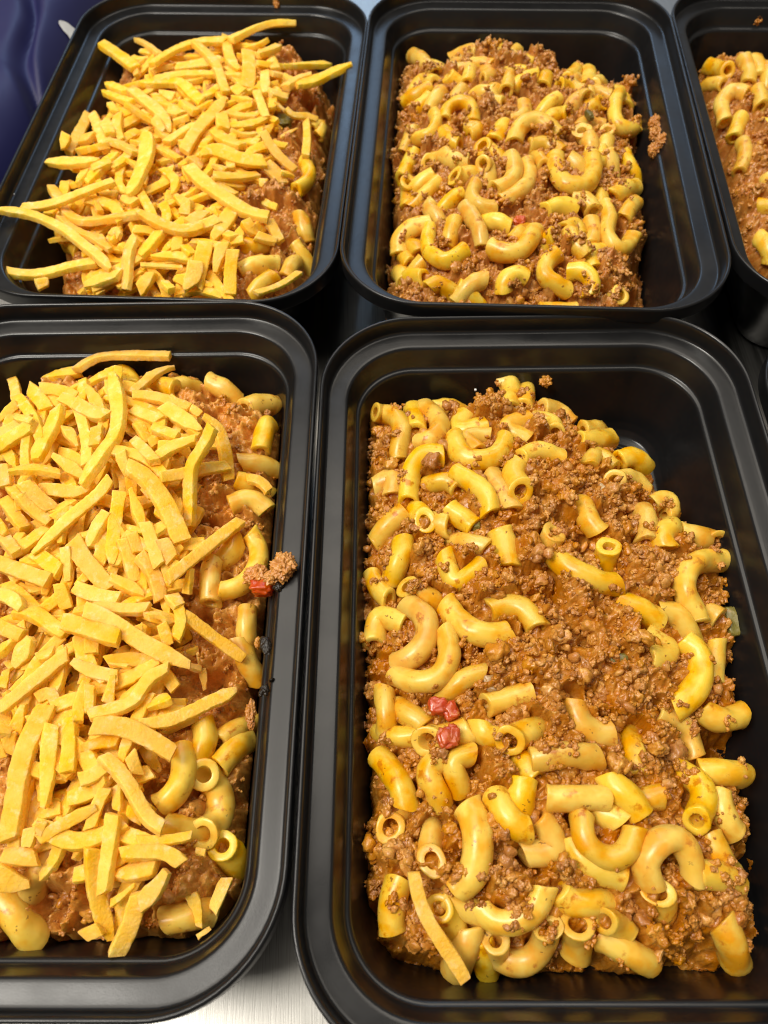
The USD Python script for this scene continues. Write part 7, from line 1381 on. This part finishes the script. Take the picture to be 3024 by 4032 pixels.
# ---------------------------------------------------------------- ground beef in sauce: one mass in each tray
FOODS, BEEF_AT, CLING = {}, {}, {n: [] for n in 'ABCDE'}
def beef(n, label, spacing):
    out, blobs, par, seed = OUTLINES[n]
    F = FOODS[n] = Food(out, blobs, *par, seed)
    rng = np.random.default_rng(seed)
    X, Y = np.meshgrid(F.x, F.y, indexing='ij'); P = np.stack([X, Y], -1).reshape(-1, 2)
    h = F.meat.reshape(-1).copy()
    q3 = np.column_stack([P, P[:, 0] * 0])
    ridge = 1 - np.abs(fbm(q3 / 5.5 + 3, 3, seed + 1) - 0.5) * 4
    h += np.clip(ridge, -1.2, 1) * 2.0 - np.clip(fbm(q3 / 7.0 + 60, 2, seed + 2) - 0.55, 0, 1) * 30.0
    gate = 0.75 + 0.45 * np.clip((fbm(q3 / 8.0 + 33, 3, 12) - 0.38) * 5, 0, 1)
    warp = np.stack([fbm(q3 / 1.6, 2, 31), fbm(q3 / 1.6 + 9, 2, 32)], 1) - 0.5
    for sp, lo, hi, amp in ((5.2, 1.8, 4.2, 0.6), (2.4, 0.7, 2.1, 0.75), (1.15, 0.4, 1.0, 0.9)):
        gx, gy = np.meshgrid(np.arange(-68, 68, sp), np.arange(-108, 108, sp), indexing='ij')
        seeds = np.stack([gx, gy], -1).reshape(-1, 2) + rng.uniform(-0.6, 0.6, (gx.size, 2)) * sp
        rad = rng.uniform(lo, hi, len(seeds)); lift = rng.uniform(-0.6, 0.5, len(seeds)) * lo
        d, i = cKDTree(seeds).query(P + warp * sp * 0.9, k=5)
        h += amp * (gate if sp < 4 else 1) * (np.sqrt(np.maximum(rad[i] ** 2 - d ** 2, 0)) + np.where(d < rad[i], lift[i], 0)).max(1)
    # the beef lies around the macaroni rather than over it
    cen = []
    for m, R, flat, label, group in PASTA:
        if m == n:
            c = np.array(flat).reshape(-1, 3) / 10.0
            for a, b in zip(c[:-1], c[1:]): cen += [a + (b - a) * t for t in np.linspace(0, 1, 7)]
    cen = np.array(cen); d, i = cKDTree(cen[:, :2]).query(P)
    bare = d > 3.6; near = d < 4.2; lim = cen[i, 2] + 0.2 + np.maximum(d - 2.6, 0) * 2.2 + (fbm(q3 / 3.0 + 70, 2, 9) - 0.45) * 5.0
    h = np.where(near, np.minimum(h, lim), h)
    H = h.reshape(X.shape)
    keep = F.dn > -11
    idx = np.full(X.shape, -1); idx[keep] = np.arange(keep.sum())
    a, b, c, d = idx[:-1, :-1], idx[1:, :-1], idx[1:, 1:], idx[:-1, 1:]
    ok = (a >= 0) & (b >= 0) & (c >= 0) & (d >= 0)
    quads = np.stack([a[ok], b[ok], c[ok], d[ok]], 1)
    V = np.stack([X[keep], Y[keep], H[keep]], -1)
    # keep the heap inside the walls of the tray
    wall_in = 14.6 + np.maximum(-17 - V[:, 2], 0) * 0.2
    V[:, 0] = np.clip(V[:, 0], -(TW / 2 - wall_in), TW / 2 - wall_in); V[:, 1] = np.clip(V[:, 1], -(TL / 2 - wall_in), TL / 2 - wall_in)
    V[:, 2] = np.maximum(V[:, 2], -49.6)
    V[:, :2] += rng.uniform(-0.12, 0.12, (len(V), 2))
    W = to_world(n, V)
    usedv, quads = np.unique(quads, return_inverse=True); quads = quads.reshape(-1, 4); W = W[usedv]
    tri = np.vstack([quads[:, [0, 1, 2]], quads[:, [0, 2, 3]]])
    t = thing('ground_beef', label, 'ground beef', kind='stuff')
    put(t, 'beef_mass', W, quads, arrays((W, tri), True)[2], M_meat)
    BEEF_AT[n] = (t, P, h, np.flatnonzero((F.dn > -1).reshape(-1) & (bare | (rng.random(len(P)) < 0.06))))
for n, label, k in BEEF:
    beef(n, label, k)

# ---------------------------------------------------------------- macaroni
def spline(pts, step):
    p = np.asarray(pts, float); s = np.r_[0, np.cumsum(np.linalg.norm(np.diff(p, axis=0), axis=1))]
    c = CubicSpline(s, p, bc_type='natural'); m = max(5, int(s[-1] / step))
    u = np.linspace(0, s[-1], m + 1); return c(u), c(u, 1)

def frames(T, up):
    T = T / np.linalg.norm(T, axis=1, keepdims=True)
    u = up - T[0] * (T[0] @ up); u /= np.linalg.norm(u); U = [u]
    for t in T[1:]:
        u = U[-1] - t * (t @ U[-1]); U.append(u / np.linalg.norm(u))
    U = np.array(U); return T, U, np.cross(T, U)

def macaroni(pts, R, seed):
    """A bent tube, hollow, its cut ends rounded and a little flared."""
    rng = np.random.default_rng(seed)
    C, T = spline(pts, 1.15); T, U, B = frames(T, np.array([0.1, 0.15, 1.0]))
    n, S = len(C), 18; r = R * rng.uniform(0.45, 0.56)
    th = np.arange(S) * 2 * np.pi / S; tilt = rng.uniform(-0.42, 0.42, 4)
    sq = rng.uniform(0.80, 1.0); circ = np.stack([np.cos(th), np.sin(th) * sq], 1)
    rows = []
    def ring(i, rad, off):
        e = tilt[0] * circ[:, 0] + tilt[1] * circ[:, 1] if i < n / 2 else tilt[2] * circ[:, 0] + tilt[3] * circ[:, 1]
        w = 1.0 if i in (0, n - 1) else 0.45 if i in (1, n - 2) else 0
        o = (off + w * e * rad)[:, None] if np.ndim(off + w * e) else off
        return C[i] + rad * (circ[:, :1] * U[i] + circ[:, 1:] * B[i]) + o * T[i]
    for i in range(n): rows.append(ring(i, R * (1.05 if i in (0, n - 1) else 1.0), 0.0))
    rows += [ring(n - 1, R * 0.97, 0.3), ring(n - 1, (R * 0.6 + r * 0.4), 0.42), ring(n - 1, r * 1.1, 0.25)]
    for i in range(n - 1, -1, -1): rows.append(ring(i, r, 0.0))
    rows += [ring(0, r * 1.1, -0.25), ring(0, (R * 0.6 + r * 0.4), -0.42), ring(0, R * 0.97, -0.3)]
    v = np.array(rows); m = len(rows)
    v = v.reshape(-1, 3)
    v = v + ((fbm(v / 5.0 + seed, 2, seed) - 0.5) * 2.0)[:, None] * np.array([0.5, 0.5, 0.7]) + (rng.uniform(-1, 1, v.shape)) * 0.02
    j = np.arange(S); k = (j + 1) % S; f = []
    for a in range(m):
        b = (a + 1) % m; f.append(np.stack([a * S + j, a * S + k, b * S + k, b * S + j], 1))
    return v, np.concatenate(f)

for q, (n, R, flat, label, group) in enumerate(PASTA):
    pts = to_world(n, np.array(flat).reshape(-1, 3) / 10.0)
    if len(pts) == 2:
        pts = np.array([pts[0], (pts[0] + pts[1]) / 2 + [0.6, 0.5, 0.5], pts[1]])
    v, f = macaroni(pts, R / 10.0, q)
    tri = np.vstack([f[:, [0, 1, 2]], f[:, [0, 2, 3]]]); nn = arrays((v, tri), True)[2]
    top = np.flatnonzero((nn[:, 2] > 0.25) & (fbm(v / 6.5 + 17, 2, 3) > (0.68 if n in 'AB' else 0.74)))
    if len(top) and n in 'AB':
        rng = np.random.default_rng(q + 900); pick = v[rng.choice(top, min(len(top), 45))] + rng.normal(0, 0.45, (min(len(top), 45), 3))
        x0, y0, z0, a0 = TRAYS[n]; c0, s0 = math.cos(a0), math.sin(a0); d0 = pick - [x0, y0, z0]
        CLING[n] += np.stack([c0 * d0[:, 0] + s0 * d0[:, 1], -s0 * d0[:, 0] + c0 * d0[:, 1], d0[:, 2]], 1).tolist()
    o = v.mean(0); o[2] = v[:, 2].min()
    tag(put(None, 'macaroni', v - o, f, nn, M_pasta, o), label, 'macaroni', group)

# loose crumbles of the beef, on its surface and clinging to the macaroni
def crumbles(n, count):
    t, P, h, where = BEEF_AT[n]; rng = np.random.default_rng(ord(n))
    ii = rng.choice(where, count, replace=False)
    cl = np.array(CLING[n]).reshape(-1, 3)
    px_, py_, pz = np.r_[P[ii, 0], cl[:, 0]], np.r_[P[ii, 1], cl[:, 1]], np.r_[h[ii], cl[:, 2]]
    ii = np.arange(len(px_))
    path = str(t.GetPath()) + '/crumbles'
    pi = UsdGeom.PointInstancer.Define(stage, path)
    targets = []
    for k in range(10):
        V, FF, base = [], [], 0
        for c in range(4):                         # a torn crumb: a few rough lumps grown together
            s = trimesh.creation.icosphere(2 if c == 0 else 1); v = np.array(s.vertices)
            v = v * (0.3 + 1.4 * fbm(v * 2.2 + 7 * k + 30 + 3 * c, 4, k + 10 * c)[:, None]) * rng.uniform(0.6, 1.3, 3) * (1.0 if c == 0 else rng.uniform(0.4, 0.75))
            if c: v = v + rng.normal(size=3) * 0.62
            V.append(v); FF.append(s.faces + base); base += len(v)
        v, f, nn = arrays((np.vstack(V), np.vstack(FF)), True)
        put(pi.GetPrim(), 'crumble', v, f, nn, M_meat); targets.append(f'{path}/crumble' + (f'_{k:03d}' if k else ''))
    pi.CreatePrototypesRel().SetTargets([Sdf.Path(p) for p in targets])
    sz = rng.uniform(0.35, 1.0, len(ii)) ** 1.6 * 1.15; big = len(ii) // 9; sz[:big] = rng.uniform(0.95, 2.1, big) * rng.uniform(0.8, 1.25, big); sz[count:] = rng.uniform(0.3, 1.0, len(cl)) ** 1.5 * 1.25
    wp = to_world(n, np.stack([px_ + rng.uniform(-.25, .25, len(ii)), py_ + rng.uniform(-.25, .25, len(ii)), pz + sz * rng.uniform(-0.45, 0.25, len(ii))], -1)) * MM
    pi.CreatePositionsAttr(Vt.Vec3fArray.FromNumpy(wp.astype(np.float32)))
    pi.CreateProtoIndicesAttr(Vt.IntArray.FromNumpy(rng.integers(0, 10, len(ii)).astype(np.int32)))
    pi.CreateScalesAttr(Vt.Vec3fArray.FromNumpy((sz[:, None] * rng.uniform(0.8, 1.25, (len(ii), 3))).astype(np.float32)))
    q = rng.normal(size=(len(ii), 4)); q /= np.linalg.norm(q, axis=1, keepdims=True)
    pi.CreateOrientationsAttr(Vt.QuathArray([Gf.Quath(*map(float, r)) for r in q]))
for n, label, k in BEEF:
    crumbles(n, k)

# ---------------------------------------------------------------- shredded cheese
def shred(pts, w, t, seed):
    rng = np.random.default_rng(seed + 1000)
    C, T = spline(pts, 1.2); T, U, B = frames(T, np.array([0.05, 0.1, 1.0]))
    n, S = len(C), 16; th = np.arange(S) * 2 * np.pi / S + 0.2
    p = 0.2; cx = np.sign(np.cos(th)) * np.abs(np.cos(th)) ** p; cy = np.sign(np.sin(th)) * np.abs(np.sin(th)) ** p
    u = np.linspace(0, 1, n); L = n * 1.2
    tw = np.radians(rng.uniform(-24, 24)) + np.radians(rng.uniform(-30, 30)) * (u - 0.5)
    x = np.arange(n) * 1.2
    wob = 0.95 + 0.12 * noise(np.stack([x / 6 + seed, x * 0, x * 0], 1), seed)
    e0, e1 = np.where(rng.random(2) < 0.22, rng.uniform(0.25, 0.6, 2), rng.uniform(0.86, 1.0, 2)); l0, l1 = rng.uniform(1.5, 4, 2) * np.where(np.array([e0, e1]) < 0.7, 2.2, 1)
    taper = np.minimum(1, e0 + (1 - e0) * x / l0) * np.minimum(1, e1 + (1 - e1) * (x[-1] - x) / l1)
    skew = rng.uniform(-0.55, 0.55, 2)
    rows = []
    for i in range(n):
        c, s = math.cos(tw[i]), math.sin(tw[i]); X = c * B[i] + s * U[i]; Y = -s * B[i] + c * U[i]
        off = 0
        if i <= 1: off = skew[0] * (1 - 0.5 * i)
        if i >= n - 2: off = skew[1] * (1 - 0.5 * (n - 1 - i))
        ww, tt = w / 2 * wob[i] * taper[i], t / 2 * wob[i] * (0.8 + 0.2 * taper[i])
        rows.append(C[i] + (cx * ww)[:, None] * X + (cy * tt)[:, None] * Y + (off * cx * ww)[:, None] * T[i])
    first, last = rows[0], rows[-1]
    inner0 = first.mean(0) + (first - first.mean(0)) * 0.9 - T[0] * 0.12; inner1 = last.mean(0) + (last - last.mean(0)) * 0.9 + T[-1] * 0.12
    rows = [inner0] + rows + [inner1]; m = len(rows)
    v = np.vstack([np.array(rows).reshape(-1, 3), [inner0.mean(0), inner1.mean(0)]])
    q = v * 0.8; q2 = v * 2.1; v = v + (np.stack([noise(q, 3), noise(q + 40, 4), noise(q + 80, 5)], 1) - 0.5) * 0.34 + (np.stack([noise(q2, 13), noise(q2 + 40, 14), noise(q2 + 80, 15)], 1) - 0.5) * 0.22 + rng.uniform(-1, 1, v.shape) * 0.045; e = slice(0, 2 * S); v[e] += rng.uniform(-1, 1, v[e].shape) * 0.10; e = slice((m - 2) * S, m * S); v[e] += rng.uniform(-1, 1, v[e].shape) * 0.10
    j = np.arange(S); k = (j + 1) % S; f = []
    for a in range(m - 1):
        f.append(np.stack([a * S + j, a * S + k, (a + 1) * S + k], 1)); f.append(np.stack([a * S + j, (a + 1) * S + k, (a + 1) * S + j], 1))
    f.append(np.stack([k, j, np.full(S, m * S)], 1)); f.append(np.stack([(m - 1) * S + j, (m - 1) * S + k, np.full(S, m * S + 1)], 1))
    return v, np.concatenate(f)

for q, (n, w, t, flat, label, group) in enumerate(CHEESE):
    pts = to_world(n, np.array(flat).reshape(-1, 3) / 10.0)
    v, f = shred(pts, w / 10.0, t / 10.0, q); v, f, nn = arrays((v, f), 42)
    o = v.mean(0); o[2] = v[:, 2].min()
    tag(put(None, 'cheese_shred', v - o, f, nn, M_cheese, o), label, 'cheese shred', group)
for n, label in LAYERS:
    V, FF, NN, base = [], [], [], 0
    for q, (m, w, t, flat) in enumerate(FILL):
        if m == n:
            v, f = shred(to_world(n, np.array(flat).reshape(-1, 3) / 10.0), w / 10.0, t / 10.0, q + 5000); v, f, nn = arrays((v, f), 42)
            V.append(v); FF.append(f + base); NN.append(nn); base += len(v)
    tag(put(None, 'cheese_layer', np.vstack(V), np.vstack(FF), np.vstack(NN), M_cheese), label, 'shredded cheese', kind='stuff')

# ---------------------------------------------------------------- crumbs, tomato, chilli, onion
def lump(size, seed, rough=0.9, flat=1.0, sub=3, freq=1.5):
    s = trimesh.creation.icosphere(sub); v = np.array(s.vertices)
    if rough < 0.99 or freq < 2.2: v = np.sign(v) * np.abs(v) ** 0.62
    v = v * (0.55 + rough * fbm(v * freq + seed * 3.1 + 20, 4, seed)[:, None]); v = v * np.array(size) / 2 * [1, 1, flat]
    return arrays((v, s.faces), True)
for q, (name, cat, label, m, n, pieces) in enumerate(BITS):
    V, FF, NN, base = [], [], [], 0
    for k, (x, y, z, sx, sy, sz, turn) in enumerate(pieces):
        v, f, nn = lump((sx, sy, sz), q * 7 + k, 1.0 if m is M_meat else 0.55 if m is not M_tomato else 1.1, freq=2.4 if m is M_meat else 1.9, sub=4 if m is M_meat else 3)
        if m is M_meat:
            v = v * (0.8 + 0.4 * noise(v * 1.9 + 50, q)[:, None])
            v, f, nn = arrays((v, f), True)
        c, s = math.cos(turn), math.sin(turn); v = v @ np.array([[c, s, 0], [-s, c, 0], [0, 0, 1]]); nn = nn @ np.array([[c, s, 0], [-s, c, 0], [0, 0, 1]])
        V.append(to_world(n, v + [x, y, z])); FF.append(f + base); NN.append(nn); base += len(v)
    v = np.vstack(V); o = v.mean(0); o[2] = v[:, 2].min()
    tag(put(None, name, v - o, np.vstack(FF), np.vstack(NN), m, o), label, cat)

# grease and sauce drops on the ledges: thin flat drops with a rounded edge
for q, (n, label, x, y, z, a, b, turn) in enumerate(DROPS):
    rng = np.random.default_rng(q + 77); S = 40; th = np.arange(S) * 2 * np.pi / S
    rad = 1 + 0.55 * (fbm(np.stack([np.cos(th) * 1.6 + q * 5 + 9, np.sin(th) * 1.6 + 9, th * 0], 1), 4, q) - 0.5) * 2
    rows = [np.stack([a * rad * k * np.cos(th), b * rad * k * np.sin(th), np.full(S, hh)], 1) for k, hh in ((1.0, -0.1), (0.9, 0.3), (0.65, 0.62), (0.3, 0.8))]
    v = np.vstack(rows + [[[0, 0, 0.82]]]); c, s = math.cos(turn), math.sin(turn); v = v @ np.array([[c, s, 0], [-s, c, 0], [0, 0, 1]])
    j = np.arange(S); k2 = (j + 1) % S; f = []
    for r in range(3):
        f.append(np.stack([r * S + j, r * S + k2, (r + 1) * S + k2], 1)); f.append(np.stack([r * S + j, (r + 1) * S + k2, (r + 1) * S + j], 1))
    f.append(np.stack([3 * S + j, 3 * S + k2, np.full(S, 4 * S)], 1))
    w = to_world(n, v + [x, y, z]); w, f, nn = arrays((w, np.concatenate(f)), True)
    o = w.mean(0); tag(put(None, 'sauce_drop', w - o, f, nn, M_grease, o), label, 'sauce drop')

# ---------------------------------------------------------------- the navy plastic bag behind the back left tray
ex = np.linspace(0, 1, 120); ey = np.linspace(0, 1, 150); EX, EY = np.meshgrid(ex, ey, indexing='ij')
lx, ly = -82.5 - EX * 150, -70 + EY * 260
q = np.stack([lx / 55 + ly / 160, ly / 120 - lx / 300, np.zeros_like(lx)], -1)
fold = np.abs(fbm(q * 1.1 + 3, 2, 4) - 0.5) * 2
edge = np.clip(EX / 0.22, 0, 1) * np.clip((1 - EX) / 0.1, 0, 1) * np.clip(EY / 0.1, 0, 1) * np.clip((1 - EY) / 0.1, 0, 1)
h = (1 - (1 - edge) ** 2.2) * (30 + 26 * fbm(q * 0.6 + 11, 1, 8) - 9 * np.exp(-(fold / 0.10) ** 2) + 2.0 * fbm(q * 4 + 5, 2, 6)) + 0.4
V = to_world('D', np.stack([lx, ly, h - TRAYS['D'][2]], -1)).reshape(-1, 3)
i = np.arange(119)[:, None] * 150 + np.arange(149)[None]; i = i.ravel()
f = np.stack([i, i + 1, i + 151, i + 150], 1)[:, ::-1]
tri = np.vstack([f[:, [0, 1, 2]], f[:, [0, 2, 3]]])
bag = thing('plastic_bag', 'shiny creased navy blue plastic bag beside the back left tray', 'plastic bag')
put(bag, 'bag_film', V, f, arrays((V, tri), True)[2], M_bag)
# its white printed patch: follows the film, a little proud of it
tree = cKDTree(V[:, :2])
S = 30; th = np.arange(S) * 2 * np.pi / S
pr = np.vstack([[[0, 0]], *[np.stack([k * 9 * np.cos(th), k * 6 * np.sin(th)], 1) * (1 + 0.25 * (fbm(np.stack([np.cos(th) * 2 + 5, np.sin(th) * 2 + 5, th * 0], 1), 3, 2) - 0.5))[:, None] for k in (0.33, 0.66, 1.0)]])
P2 = pr + np.array(PATCH_AT); dd, ii = tree.query(P2, k=6); z = (V[ii, 2] / (dd + 0.1)).sum(1) / (1 / (dd + 0.1)).sum(1) + 0.9
f = [np.stack([np.zeros(S, int), 1 + np.arange(S), 1 + (np.arange(S) + 1) % S], 1)]
for r in range(2):
    j = 1 + r * S + np.arange(S); k = 1 + r * S + (np.arange(S) + 1) % S
    f += [np.stack([j, j + S, k + S], 1), np.stack([j, k + S, k], 1)]
v, f, nn = arrays((np.column_stack([P2, z]), np.concatenate(f)), True)
put(bag, 'white_patch', v, f, nn, M_paper)
